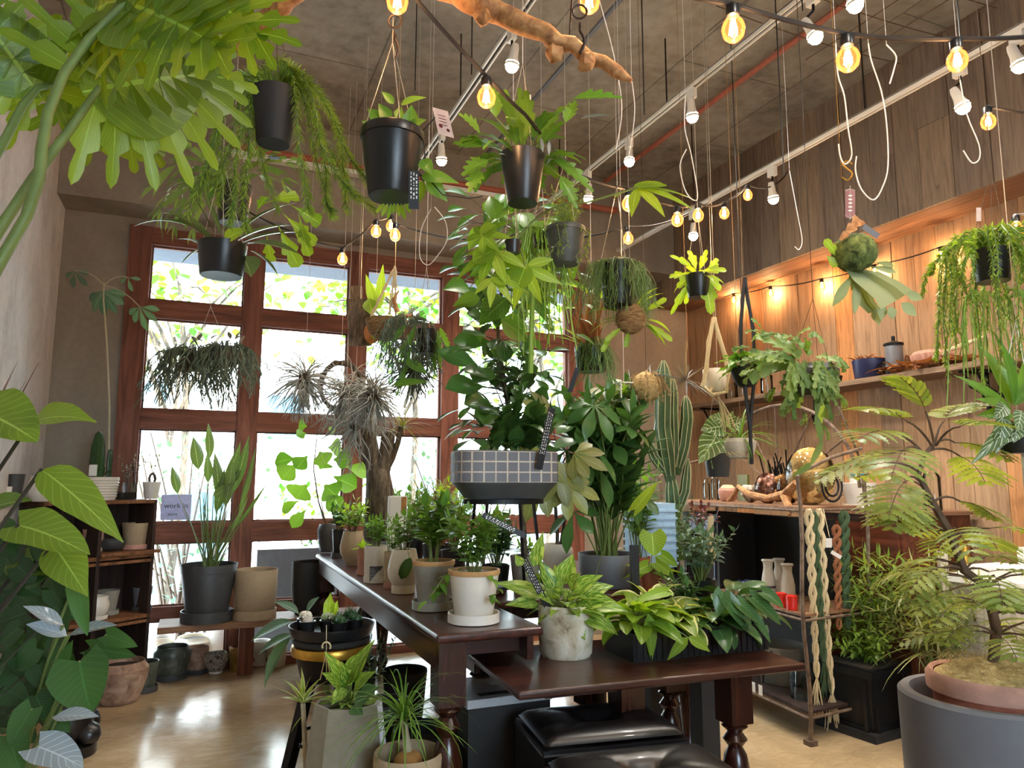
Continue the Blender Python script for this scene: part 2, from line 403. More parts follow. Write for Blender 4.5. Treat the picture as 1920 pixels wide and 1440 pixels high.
plaster('plaster_left', [(.3, 'b4adaa'), (.5, 'd2cdca'), (.65, 'e2dedc')], 2.2)
plaster('plaster_taupe', [(.3, '7f7466'), (.5, '8f8374'), (.65, '9c9082')], 1.6)
m = NT('concrete_ceiling'); t = m.tex('ShaderNodeTexNoise', m.co(), 1.1, 9, .68, .6); f = m.tex('ShaderNodeTexNoise', m.co(), 14, 6)
c = m.ramp(m.math('ADD', m.math('MULTIPLY', t.outputs[0], .7), m.math('MULTIPLY', f.outputs[0], .3)), [(.36, '6e675c'), (.5, '938a7c'), (.62, 'a89f92')])
wv = m.n('ShaderNodeTexBrick'); m.l(m.co(rot=(0, 0, pi/2)), wv.inputs['Vector']); wv.inputs['Scale'].default_value = 1.0
wv.inputs['Brick Width'].default_value = 1.8; wv.inputs['Row Height'].default_value = .9; wv.inputs['Mortar Size'].default_value = .006
wv.inputs['Color1'].default_value = (1, 1, 1, 1); wv.inputs['Color2'].default_value = (.9, .9, .9, 1); wv.inputs['Mortar'].default_value = (.5, .5, .5, 1)
m.set(m.mix(1.0, c, wv.outputs[0], 'MULTIPLY'), .8); m.bump(t.outputs[0], .3, .01)
m = NT('floor_concrete'); t = m.tex('ShaderNodeTexNoise', m.co(), 1.6, 8, .62, .8); f = m.tex('ShaderNodeTexNoise', m.co(scale=(1, 2, 1)), 7, 8, .6, 2)
c = m.ramp(m.math('ADD', m.math('MULTIPLY', t.outputs[0], .6), m.math('MULTIPLY', f.outputs[0], .4)), [(.3, '9c8464'), (.5, 'b69c78'), (.66, 'cab392')])
m.set(c, m.ramp(f.outputs[0], [(.3, (.10, .10, .10, 1)), (.7, (.27, .27, .27, 1))]), spec=.75); m.bump(f.outputs[0], .06, .004)
# ============================================================ setting
XL, XR, YB, YF, ZC, XB = -1.02, 4.31, -2.6, 5.8, 4.05, 3.96
def st(o): return tag(o, kind='structure')
st(M().b2((XL-.2, YB, -.12), (XR+.2, YF+.25, 0)).build('floor', MAT['floor_concrete'], smooth=False))
st(M().b2((XL-.2, YB, ZC), (XR+.2, YF+.4, ZC+.25)).build('ceiling', MAT['concrete_ceiling'], smooth=False))
st(M().b2((XL-.2, YB, 0), (XL, YF+.3, ZC)).build('wall_left', MAT['plaster_left'], smooth=False))
wb = M(); wb.b2((XL-.2, YB-.15, -.12), (.2, YB, ZC+.25)); wb.b2((1.9, YB-.15, -.12), (XR+.2, YB, ZC+.25)); wb.b2((.2, YB-.15, 2.6), (1.9, YB, ZC+.25)); wb.b2((.2, YB-.15, -.12), (1.9, YB, .9))
st(wb.build('wall_back', MAT['plaster_taupe'], smooth=False))
wn = thing('added_fill_window', None, None, (1.6, YB, 0)); wn['kind'] = 'structure'  # added unseen window, opened in the back wall for soft fill light
for a, b in ((.26, 1.02), (1.08, 1.84)): M().b2((a, YB-.08, .9), (b, YB-.075, 2.6)).build('window_pane', MAT['window_glass'], wn, smooth=False)
for x in (.2, 1.02, 1.84): M().b2((x, YB-.12, .9), (x+.06, YB-.02, 2.6)).build('window_post', MAT['wood_frame'], wn, smooth=False)
WX0, WX1, WZ1 = -.60, 3.13, 3.20
wf = M(); wf.b2((XL, YF, 0), (WX0, YF+.25, ZC)); wf.b2((WX1, YF, 0), (XR, YF+.25, ZC)); wf.b2((WX0, YF, WZ1), (WX1, YF+.25, ZC))
st(wf.build('wall_front', MAT['plaster_taupe'], smooth=False))
st(M().b2((XL, 5.48, 3.26), (3.96, YF, ZC)).build('trim_1', MAT['plaster_taupe'], smooth=False))
# right wall: body + plank cladding
st(M().b2((XR+.03, YB, 0), (XR+.2, YF+.25, ZC)).build('wall_right', MAT['plaster_taupe'], smooth=False))
def plank_run(mm, x0, x1, z0, z1, ya, yb, seed, rows=None):
    r = random.Random(seed); y = ya
    while y < yb-.01:
        w = min(r.uniform(.13, .24), yb-y)
        zs = [z0, z1] if not rows else [z0]+[z0+(z1-z0)*r.uniform(.25, .75)]*(r.random() < rows)+[z1]
        for a, b in zip(zs[:-1], zs[1:]):
            mm.b2((x0+r.uniform(0, .008), y+.002, a+.001), (x1, y+w-.002, b-.001))
        y += w
pw = M(); plank_run(pw, XR, XR+.035, 0, 3.03, YB, YF, 3, .35)
st(pw.build('wall_right_cladding', MAT['plank_wall'], smooth=False))
pb = M(); plank_run(pb, XB, XB+.03, 3.0, ZC, YB, YF-.02, 5, .4)
bk = pb.build('trim_2', MAT['plank_shaded'], smooth=False); st(bk)
ps = M()
for k in range(3): ps.b2((XB+.03+k*.107, YB, 3.0), (XB+.03+(k+1)*.107-.004, YF-.02, 3.025))
so = ps.build('trim_3', MAT['plank_soffit'], smooth=False); st(so)
st(M().b2((XL, YB, 0), (XL+.012, YF, .07)).build('baseboard_left', MAT['wood_boxdark'], smooth=False))
# ============================================================ window
wn = thing('window_1', None, None, (1.2, YF, 0)); wn['kind'] = 'structure'
posts = [(-.60, -.45), (.20, .34), (1.00, 1.15), (1.79, 1.94), (2.99, 3.13)]
rails = [(3.07, 3.20), (2.52, 2.66), (1.71, 1.85), (.90, 1.04), (.36, .46), (0.0, .06)]
fr = M()
for a, b in posts: fr.b2((a, YF-.03, 0), (b, YF+.10, 3.2))
fr.build('window_post', MAT['wood_frame'], wn, smooth=False)
fr = M()
for a, b in rails:
    for (p, q) in zip(posts[:-1], posts[1:]): fr.b2((p[1], YF-.02, a), (q[0], YF+.09, b))
fr.build('window_rail', MAT['wood_frame_x'], wn, smooth=False)
for ri in range(5):
    for p, q in zip(posts[:-1], posts[1:]):
        x0, x1, z1, z0 = p[1], q[0], rails[ri][0], rails[ri+1][1]
        M().b2((x0, YF+.035, z0), (x1, YF+.039, z1)).build('window_pane', MAT['window_glass'], wn, smooth=False)
        s = M()
        for a, b in (((x0, z0), (x0+.012, z1)), ((x1-.012, z0), (x1, z1)), ((x0, z0), (x1, z0+.012)), ((x0, z1-.012), (x1, z1))):
            s.b2((a[0], YF+.02, a[1]), (b[0], YF+.033, b[1]))
        s.build('window_bead', MAT['wood_frame'], wn, smooth=False)
# ============================================================ outside
plain('asphalt', '9a9a98', .9); plain('facade_white', 'e6e6e2', .8, var=.03); plain('facade_grey', '8e98a4', .8); plain('slab_grey', 'b4b8c0', .8); plain('eave_grey', '4a525f', .8)
m = NT('blue_glass'); m.set('4a6472', .1, 0, .8)
st(M().b2((-14, YF+.25, -.25), (22, 30, -.12)).build('ground_street', MAT['asphalt'], smooth=False))
st(M().b2((-14, -20, -.25), (22, YB-.15, -.12)).build('ground_back', MAT['asphalt'], smooth=False))
st(M().b2((XL-.2, YF+.25, 3.16), (XR+.4, 6.55, 3.3)).build('roof_eave', MAT['eave_grey'], smooth=False))
def house(name, label, x0, x1, y, z1, dep, mat, wins, seed):
    t = thing(name, label, 'building', ((x0+x1)/2, y, -.12))
    M().b2((x0, y, -.12), (x1, y+dep, z1)).build('facade', MAT[mat], t, smooth=False)
    for (a, b, c, d) in wins:
        w = M().b2((a, y-.04, c), (b, y+.02, d)).build('window', MAT['facade_grey'], t, smooth=False)
        M().b2((a+.06, y-.06, c+.06), (b-.06, y-.03, d-.06)).build('pane', MAT['blue_glass'], w, smooth=False)
    M().b2((x0-.2, y-.4, z1), (x1+.2, y+dep, z1+.25)).build('roof', MAT['slab_grey'], t, smooth=False)
    return t
house('white_house', 'white two-storey house with grey window frames seen through the glass', -6, 2.4, 13.5, 5.2, 4, 'facade_white', [(-1.6, -.6, 1.9, 3.0), (.9, 1.6, 2.0, 2.9), (-3.6, -2.2, .6, 2.8), (-.6, .4, -.1, 1.2)], 1)
house('low_house', 'low pale house with wide grey openings behind the right window panes', 2.8, 12, 14.5, 3.9, 4, 'facade_white', [(3.6, 5.2, .2, 1.8), (6.2, 7.6, .2, 1.9), (8.6, 10.4, .2, 1.8)], 2)
def tree(label, x, y, h, cz, rad, nl, seed, ls=.14):
    r = random.Random(seed); t = thing('street_tree', label, 'tree', (x, y, -.12), 'trees outside the window')
    tr = M(); ml = M(); base = A3(x, y, -.12); top = A3(x+r.uniform(-.3, .3), y, h)
    tr.tube(curve(base, top, n=6, side=A3(1, 0, 0), amp=.15), [.055, .05, .045, .04, .035, .03, .02], 7)
    for b in range(11):
        p0 = base+(top-base)*r.uniform(.5, .98); az = r.uniform(0, 2*pi)
        p1 = A3(x, y, cz)+A3(cos(az)*rad[0], sin(az)*rad[1], r.uniform(-.8, .9)*rad[2])*r.uniform(.5, .95)
        pts = curve(p0, p1, .15, 5, A3(r.uniform(-1, 1), 0, 1), .1); tr.tube(pts, [.025, .022, .018, .014, .010, .006], 5)
        for k in range(nl//11):
            q = pts[r.randint(2, 5)]+A3(r.gauss(0, .32), r.gauss(0, .32), r.gauss(0, .26))
            ml.leaf(q, dirv(r.uniform(0, 2*pi), r.uniform(-.9, .5)), UP, ls*r.uniform(.7, 1.3), ls*.8, 'ovate', .4, .1, 3)
    tr.build('trunk', MAT['bark'], t); ml.build('foliage', MAT['leaf_tree'], t)
tree('leafy street tree with green and yellow leaves high outside the left panes', -.35, 8.6, 3.5, 3.65, (1.3, .8, .55), 620, 11)
tree('leafy street tree with a dark forked trunk outside the second pane column', 2.2, 8.6, 4.0, 3.55, (2.0, .9, .85), 1100, 12)
tree('leafy street tree outside the right end of the window', 4.4, 9.2, 4.0, 3.4, (1.6, .9, 1.1), 1000, 14)
def shrub(label, c, rad, n, seed, mat='leaf_bluegreen', ls=.08):
    r = random.Random(seed); t = thing('street_shrub', label, 'shrub', (c[0], c[1], -.12), 'shrubs outside the window')
    ml = M(); sm = M()
    for k in range(14):
        e = A3(*c)+A3(r.uniform(-1, 1)*rad[0], r.uniform(-1, 1)*rad[1], r.uniform(-.6, 1)*rad[2])
        sm.tube(curve((c[0]+r.uniform(-.2, .2), c[1], -.12), e, .1, 4), [.015, .012, .01, .008, .005], 4)
    for k in range(n):
        e = A3(*c)+A3(r.uniform(-1, 1)*rad[0], r.uniform(-1, 1)*rad[1], r.uniform(-1, 1)*rad[2])
        ml.leaf(e, dirv(r.uniform(0, 2*pi), r.uniform(-.5, 1)), UP, ls*r.uniform(.7, 1.4), ls*.6, 'ovate', .3, .2, 3)
    sm.build('branches', MAT['stem_brown'], t); ml.build('foliage', MAT[mat], t)
shrub('loose shrub with small leaves outside the left third-row pane', (-.1, 7.2, 1.0), (.65, .35, .75), 520, 21)
shrub('dense shrub with small leaves outside the second column of panes', (1.25, 7.3, .7), (.6, .35, .6), 560, 22, 'leaf_tree')
shrub('round shrub with small leaves outside behind the table', (2.6, 7.4, 1.1), (.7, .4, .8), 560, 23)
t = thing('outdoor_planter', 'low dark planter box standing outside beyond the second lowest panes', 'planter', (1.0, 6.9, -.12))
M().b2((.45, 6.7, -.12), (1.35, 7.1, .75)).build('planter_box', MAT['dark_gray'], t, smooth=False)
t = thing('notice_card', 'small lilac notice card with two dark printed lines on the left window pane', 'card', (-.18, YF+.03, 1.1))
M().b2((-.28, YF+.020, 1.06), (-.08, YF+.026, 1.24)).build('card', MAT['card_lilac'], t, smooth=False)
def textmesh(name, txt, p, X, Y, size, mat, parent, align='CENTER'):
    c = bpy.data.curves.new(name, 'FONT'); c.body = txt; c.size = size; c.align_x = align; c.align_y = 'CENTER'; c.extrude = .0004
    o = bpy.data.objects.new(name, c); COL.objects.link(o); X = unit(X); Y = unit(Y); Z = np.cross(X, Y)
    p = np.asarray(p, float)-(ORG[parent.name] if parent else 0)
    o.matrix_world = Matrix(((X[0], Y[0], Z[0], p[0]), (X[1], Y[1], Z[1], p[1]), (X[2], Y[2], Z[2], p[2]), (0, 0, 0, 1)))
    c.materials.append(mat); me = bpy.data.meshes.new_from_object(o); mw = o.matrix_world.copy(); bpy.data.objects.remove(o)
    o = bpy.data.objects.new(name, me); COL.objects.link(o); o.matrix_world = mw
    if parent: o.parent = parent
    return o
textmesh('printed_line', 'work in', (-.18, YF+.0185, 1.16), (1, 0, 0), (0, 0, 1), .05, MAT['ink_dark'], t)
textmesh('printed_line', 'store', (-.20, YF+.0185, 1.10), (1, 0, 0), (0, 0, 1), .03, MAT['ink_dark'], t)
# ============================================================ ceiling fittings
def pipe(name, label, cat, pts, r, mat, hang=(), group=None):
    t = thing(name, label, cat, pts[0], group)
    M().tube(pts, r, 8).build('pipe', MAT[mat], t)
    for p in hang: M().tube([p, (p[0], p[1], ZC)], .006, 5).build('hanger_rod', MAT['steel'], t)
    return t
pipe('conduit_pipe', 'thin rust-orange conduit running along the ceiling near the plank wall', 'pipe', [(3.15, YB+.1, 3.99), (3.15, 5.4, 3.99)], .018, 'terracotta', [(3.15, 1, 3.99), (3.15, 4.4, 3.99)])
pipe('conduit_pipe', 'thin blue-grey conduit running along the middle of the ceiling', 'pipe', [(1.95, YB+.1, 3.95), (1.95, 5.4, 3.95)], .014, 'slate_gray', [(1.95, 2.2, 3.95), (1.95, 4.6, 3.95)])
pa, pb_ = onY(545, 283, 5.4), onY(945, 358, 5.4)
pipe('conduit_pipe', 'red and white pipe running across the beam above the window', 'pipe', [A3(.05, 5.42, pa[2]-.03), A3(3.3, 5.42, pa[2]-.03)], .028, 'terracotta')
M().b2((.05, 5.39, pa[2]-.10), (2.2, 5.46, pa[2]-.066)).build('cable_tray', MAT['white_enamel'])
tag(bpy.data.objects['cable_tray'], 'narrow white cable tray under the red pipe on the window beam', 'cable tray')
# track rails
def rail(label, X, Z, rods, y0=YB+.1, y1=5.4):
    t = thing('track_rail', label, 'track rail', (X, y0, Z), 'lighting track rails')
    m_ = M(); m_.b2((X-.018, y0, Z-.012), (X-.010, y1, Z+.016)); m_.b2((X+.010, y0, Z-.012), (X+.018, y1, Z+.016)); m_.b2((X-.018, y0, Z+.010), (X+.018, y1, Z+.018))
    m_.build('rail', MAT['white_enamel'], t, smooth=False)
    M().b2((X-.009, y0, Z), (X+.009, y1, Z+.009)).build('slot', MAT['black_matte'], t, smooth=False)
    for y in rods: M().tube([(X, y, Z+.018), (X, y, ZC)], .005, 5).build('suspension_rod', MAT['cord_black'], t)
    return t
R1, R2, R3 = (3.30, 3.385), (2.47, 3.60), (1.30, 3.60)
rail('white lighting track rail nearest the plank wall', R1[0], R1[1], (1.6, 2.75, 4.3))
rail('white lighting track rail over the middle of the room', R2[0], R2[1], (2.0, 3.45, 4.9))
rail('white lighting track rail behind the driftwood log', R3[0], R3[1], (2.2, 3.9))
def spot(px_, py_, X, label, aim=(0, 0, -1), Z=None, e=46, face=1.0):
    rx, rz = X; p = onX(px_, py_, rx); 
    t = thing('track_spotlight', label, 'spotlight', (p[0], p[1], rz-.012), 'white spotlights on the ceiling tracks')
    a = unit(aim); top = A3(p[0], p[1], rz-.012)
    M().box(top-A3(0, 0, .03), (.03, .06, .06)).build('adapter', MAT['white_enamel'], t, smooth=False)
    neck = top-A3(0, 0, .06); M().tube([neck, neck-A3(0, 0, .03)], .007, 6).build('neck', MAT['black_iron'], t)
    L = max(.05, np.linalg.norm(p-neck)-.05); a0 = neck-A3(0, 0, .02); dd = unit(p-a0+a*.03); s_ = unit(np.cross(a, A3(.3, 1, 0))); b_ = np.cross(a, s_)
    c0 = p-a*.075
    M().lathe([(.016, -.03), (.021, -.01), (.023, .03), (.030, .055), (.037, .078), (.034, .080), (.030, .060)], c0, 18, ax=(s_, b_, a), cap=False).lathe([(.0, -.03), (.016, -.03)], c0, 18, ax=(s_, b_, a), cap=False).build('lamp_head', MAT['white_enamel'], t)
    M().lathe([(.033, .062), (.034, .078), (.029, .096), (.018, .108), (.0, .113)], c0, 18, ax=(s_, b_, a), cap=False).build('lamp_face', MAT['lamp_face'], t)
    M().tube([neck-A3(0, 0, .03), c0-a*.028], .006, 6).build('arm', MAT['black_iron'], t)
    ld = bpy.data.lights.new('spot', 'SPOT'); ld.energy = e; ld.spot_size = RAD(120); ld.spot_blend = .7; ld.color = (1, .93, .83); ld.shadow_soft_size = .035
    lo = bpy.data.objects.new('spot', ld); COL.objects.link(lo); lo.parent = t; q = c0+a*.125-ORG[t.name]
    lo.location = q.tolist(); lo.rotation_euler = Vector(a.tolist()).to_track_quat('-Z', 'Y').to_euler()
    return t
spot(960, 122, R3, 'spotlight shining under the driftwood log, nearest on the left track', (-.1, .2, -1))
spot(828, 300, R3, 'spotlight glowing beside the pink card, farther along the left track', (.1, .2, -1))
spot(1298, 218, R2, 'spotlight on the middle track above the fatsia leaf', (.15, .1, -1))
spot(1180, 302, R2, 'spotlight on the middle track beside the hanging fern pot', (-.1, -.1, -1))
spot(1103, 372, R2, 'farthest spotlight on the middle track', (0, .2, -1))
spot(1528, 68, R2, 'tilted spotlight at the top near the orange conduit', (.25, -.35, -1))
spot(1450, 372, R1, 'spotlight on the wall-side track above the big hanging staghorn', (.25, .1, -1))
spot(1805, 200, R1, 'tilted spotlight on the wall-side track above the wire hook', (.3, -.2, -1))
spot(1912, 122, R1, 'spotlight flaring at the right edge of the picture', (.2, -.2, -1))
spot(1300, 442, R1, 'farthest small spotlight on the wall-side track', (-.1, -.1, -1))
spot(1603, 8, R2, 'spotlight cut by the top edge above the string bulbs', (.2, -.1, -1))
# added bare spot lamps out of view, without heads, to fill the room's front
for i, (x, y, z, a) in enumerate(((3.30, .3, 3.385, (.2, .4, -1)), (2.47, .2, 3.6, (.1, .5, -1)), (1.30, .4, 3.6, (-.1, .6, -1)))):
    ld = bpy.data.lights.new('spot', 'SPOT'); ld.energy = 46; ld.spot_size = RAD(130); ld.spot_blend = .8; ld.color = (1, .93, .83); ld.shadow_soft_size = .035
    lo = bpy.data.objects.new('added_fill_spot', ld); COL.objects.link(lo); lo.location = (x, y, z-.15); lo.rotation_euler = Vector(a).to_track_quat('-Z', 'Y').to_euler()
# string bulbs
BULB = {}
def bulb(p, s, label, drop=0.0, e=3.2, group='string light bulbs'):
    t = thing('string_bulb', label, 'light bulb', (p[0], p[1], p[2]+.052*s), group)
    p = A3(*p)
    if s not in BULB:
        BULB[s] = t
        M().lathe([(.012*s, .028*s), (.015*s, .030*s), (.015*s, .052*s), (.012*s, .056*s), (.006*s, .062*s)], p, 14).build('socket', MAT['black_plastic'], t)
        M().lathe([(.0, -.03*s), (.012*s, -.028*s), (.022*s, -.018*s), (.026*s, 0), (.022*s, .014*s), (.014*s, .024*s), (.012*s, .030*s)], p, 18).build('glass_globe', MAT['amber_glass'], t)
        f = M()
        for k in range(5):
            a = k*2*pi/5; f.tube([p+A3(cos(a)*.004*s, sin(a)*.004*s, .018*s), p+A3(cos(a)*.009*s, sin(a)*.009*s, -.014*s)], .0022*s, 4)
        f.build('filament', MAT['filament'], t)
    else:
        src = BULB[s]
        for ch in [c for c in src.children if c.type == 'MESH']:
            c = ch.copy(); COL.objects.link(c); c.parent = t; ORG[c.name] = ORG[t.name]
    ld = bpy.data.lights.new('glow', 'POINT'); ld.energy = e; ld.color = (1, .72, .45); ld.shadow_soft_size = .012*s
    lo = bpy.data.objects.new('glow', ld); COL.objects.link(lo); lo.parent = t; lo.location = (0, 0, -.052*s)
    return p+A3(0, 0, .060*s)
def cable(label, pts, r=.005, sag=.04, mat='cord_black', name='light_cable'):
    allp = []
    for a, b in zip(pts[:-1], pts[1:]):
        c = curve(a, b, -sag*np.linalg.norm(np.asarray(b)-np.asarray(a)), 6); allp += c if not allp else c[1:]
    o = M().tube(allp, r, 6).build(name, MAT[mat]); tag(o, label, 'cable'); return o
A = []
bl = [(745, 2, 1.95, 1.15, 'amber bulb cut by the top edge over the left hook'), (912, 182, 2.15, 1.1, 'amber bulb in front of the fern pot leaves')]
c1 = [bulb(at(x, y, d), s, l) for x, y, d, s, l in bl]
bl = [(1178, 382, 3.0, 1.05, 'amber bulb under the fatsia leaf, upper of the pair'), (1270, 412, 3.1, 1.0, 'amber bulb left of the wall-side track end'), (1309, 404, 3.3, 1.0, 'amber bulb just right of the white wire loop'), (1358, 400, 3.7, 1.0, 'clear amber bulb hanging below the wall-side track'), (1402, 366, 4.0, 1.0, 'small amber bulb nearest the track adapter')]
c2 = [bulb(at(x, y, d), s, l) for x, y, d, s, l in bl]
cable('dark light cable sagging from the top edge across the fern pot to the window side', [at(560, -150, 1.9), c1[0], c1[1], at(985, 215, 2.3), at(1090, 330, 2.8), c2[0]], .006, .02)
cable('dark light cable along the end of the wall-side track', [c2[0], c2[1], c2[2], c2[3], c2[4], onX(1480, 318, XB-.01)], .005, .04)
bl = [(1375, 54, 1.9, 1.2, 'large amber bulb at the top, leftmost on the near cable'), (1590, 110, 1.95, 1.2, 'large amber bulb above the hanging moss ball'), (1795, 113, 2.05, 1.1, 'amber bulb directly above the tilted spotlight')]
c3 = [bulb(at(x, y, d), s, l, e=3.5) for x, y, d, s, l in bl]
cable('thick near light cable crossing the top right of the room', [at(1230, -22, 1.85), c3[0], c3[1], c3[2], at(1990, 62, 2.1)], .0065, .02)
b105 = bulb(at(1105, 2, 2.0), 1.15, 'amber bulb cut by the top edge beside the iron ring')
cable('dark light cable along the top edge behind the iron ring', [at(1020, -60, 1.95), b105, at(1230, -22, 1.85)], .006, .02)
bl = [(1853, 228, 2.9, 1.1, 'amber bulb against the grey planks at the right'), (1906, 430, 3.0, 1.05, 'amber bulb above the big string plant')]
c4 = [bulb(at(x, y, d), s, l) for x, y, d, s, l in bl]
cable('light cable entering from the right edge', [c4[0], at(1990, 215, 2.8)], .005, .04); cable('short light cable at the right edge over the string plant', [c4[1], at(1990, 385, 2.8)], .005, .04)
bl = [(1376, 563, 4.9, 1.0, 'small bulb on the plank wall, leftmost under the soffit'), (1445, 550, 4.5, 1.0, 'small bulb on the plank wall, second under the soffit'), (1541, 537, 4.2, 1.0, 'small bulb on the plank wall above the moss ball leaves'), (1640, 512, 4.05, 1.0, 'small bulb on the plank wall behind the moss ball leaves'), (1765, 480, 3.95, 1.0, 'small bulb on the plank wall left of the string plant')]
c5 = [bulb(onX(x, y, XR-.06), s, l, e=9) for x, y, d, s, l in bl]
cable('light cable strung along the plank wall under the soffit', [onX(1335, 560, XR-.06), *c5, onX(1900, 425, XR-.06), onX(1990, 400, XR-.06)], .005, .03)
bl = [(705, 434, 3.9, 1.1, 'clear bulb above the window, left one of three'), (733, 424, 4.1, 1.1, 'clear bulb above the window, top one of three'), (741, 441, 3.8, 1.1, 'clear bulb above the window, lowest of three'), (642, 486, 4.0, 1.1, 'unlit-looking clear bulb in front of the window post'), (1178, 447, 3.6, 1.0, 'amber bulb under the fatsia leaf, lower of the pair')]
c6 = [bulb(at(x, y, d), s, l, e=2.0) for x, y, d, s, l in bl]
cable('light cable looping in front of the window top', [at(330, 300, 4.2), at(560, 440, 4.0), c6[3], c6[0], c6[1], c6[2], at(900, 450, 4.0), c6[4], at(1290, 400, 3.9)], .005, .05)
# mesh grid of ropes under the ceiling at the right
g = M()
for k in range(7): g.tube(curve(A3(2.6+.25*k, 1.0, 3.98), A3(2.6+.25*k, 3.2, 3.98), -.03, 5), .004, 4)
for k in range(7): g.tube(curve(A3(2.5, 1.2+.3*k, 3.985), A3(XB, 1.2+.3*k, 3.985), -.03, 5), .004, 4)
tag(g.build('rope_net', MAT['cord_brown']), 'loose net of brown ropes stretched under the ceiling beside the plank wall', 'net')
# driftwood log over the aisle
t = thing('driftwood_log', 'long peeled driftwood branch hanging across the top of the picture', 'branch', at(1010, 70, 1.9))
def logpath(a, b, n, r0, r1, seed):
    r = random.Random(seed); P = curve(a, b, 0.0, n); P = [q+A3(r.uniform(-1, 1), r.uniform(-1, 1), r.uniform(-1, 1))*r0*.28 for q in P]
    return P, [(r0+(r1-r0)*(i/n))*r.uniform(.85, 1.15) for i in range(n+1)]
P, RR = logpath(at(800, -40, 2.0), at(1182, 147, 1.95), 14, .042, .016, 4); RR[-1] = .006
lg = M().tube(P, RR, 10)
for x, y in ((905, 32), (1040, 100), (1100, 118)): lg.ball(at(x, y, 1.95), .025, 8, 6, noise=.2)
lg.build('log', MAT['driftwood'], t)
M().tube([at(1068, 78, 1.97), at(1080, -120, 2.0)], .003, 5).build('chain', MAT['hook_iron'], t)
M().tube([at(870, -5, 1.98), at(880, -180, 2.0)], .003, 5).build('chain', MAT['hook_iron'], t)
P, RR = logpath(at(395, 120, 2.5), at(520, 20, 2.35), 8, .026, .03, 5); P2, RR2 = logpath(at(520, 20, 2.35), at(640, -90, 2.2), 6, .03, .03, 6)
t = thing('driftwood_log', 'short driftwood branch behind the hanging pots at the top left', 'branch', P[0])
M().tube(P+P2[1:], RR+RR2[1:], 9).build('log', MAT['driftwood'], t)
M().tube([at(510, 25, 2.36), A3(*(at(510, 25, 2.36)[:2]), ZC)], .003, 5).build('chain', MAT['hook_iron'], t)
# iron rings and hooks
def ring(mm, c, r, w, ax, n=14): mm.tube([c+ax[0]*cos(2*pi*i/n)*r+ax[1]*sin(2*pi*i/n)*r for i in range(n)], w, 6, closed=True)
CX = (_r, _u)
def hookset(label, cx, cy, d, up_to=None):
    t = thing('iron_hook', label, 'hook', at(cx, cy, d)); m_ = M(); c = at(cx, cy, d)
    ring(m_, c, .019, .003, CX); ring(m_, c-A3(0, 0, .045), .011, .0025, (_f, _u)); m_.tube(curve(c-A3(0, 0, .055), c-A3(0, 0, .12), 0, 5, _r, .012), .004, 6)
    m_.build('hook', MAT['hook_iron'], t)
    M().tube([c+A3(0, 0, .02), A3(c[0], c[1], ZC)], .002, 4).build('suspension_cord', MAT['cord_black'], t)
hookset('dark iron ring and hook above the driftwood branch', 1087, 22, 1.95)
hookset('dark iron ring hook at the top left over the black plastic pot', 741, 40, 2.05)
# ============================================================ growers
def sz(p, n): return n/F0*float(np.dot(np.asarray(p)-CAM, _f))
def rose(ml, ms, c, n, L, Wd, el=(15, 75), shape='lance', bend=.7, pet=0.0, r=None, pr=.002, az0=None, nseg=6, fold=.25, **k):
    r = r or RNG; c = np.asarray(c, float)
    for i in range(n):
        az = i*2.39996+r.uniform(-.3, .3) if az0 is None else r.uniform(*az0)
        e = RAD(el[0]+(el[1]-el[0])*((i+.5)/n)+r.uniform(-8, 8)); d = dirv(az, e); q = c
        if pet:
            pl = pet*r.uniform(.7, 1.25); q = c+d*pl; q2 = q+A3(cos(az), sin(az), 0)*pl*.25-UP*pl*.05
            if ms is not None: ms.tube([c, (c+q)/2+UP*pl*.06, q, q2], pr, 4)
            d = unit(d+A3(cos(az), sin(az), -.5)*.7); q = q2
        ml.leaf(q, d, UP, L*r.uniform(.75, 1.2), Wd*r.uniform(.85, 1.15), shape, bend*r.uniform(.6, 1.4), fold, nseg, twist=r.uniform(-.35, .35), **k)
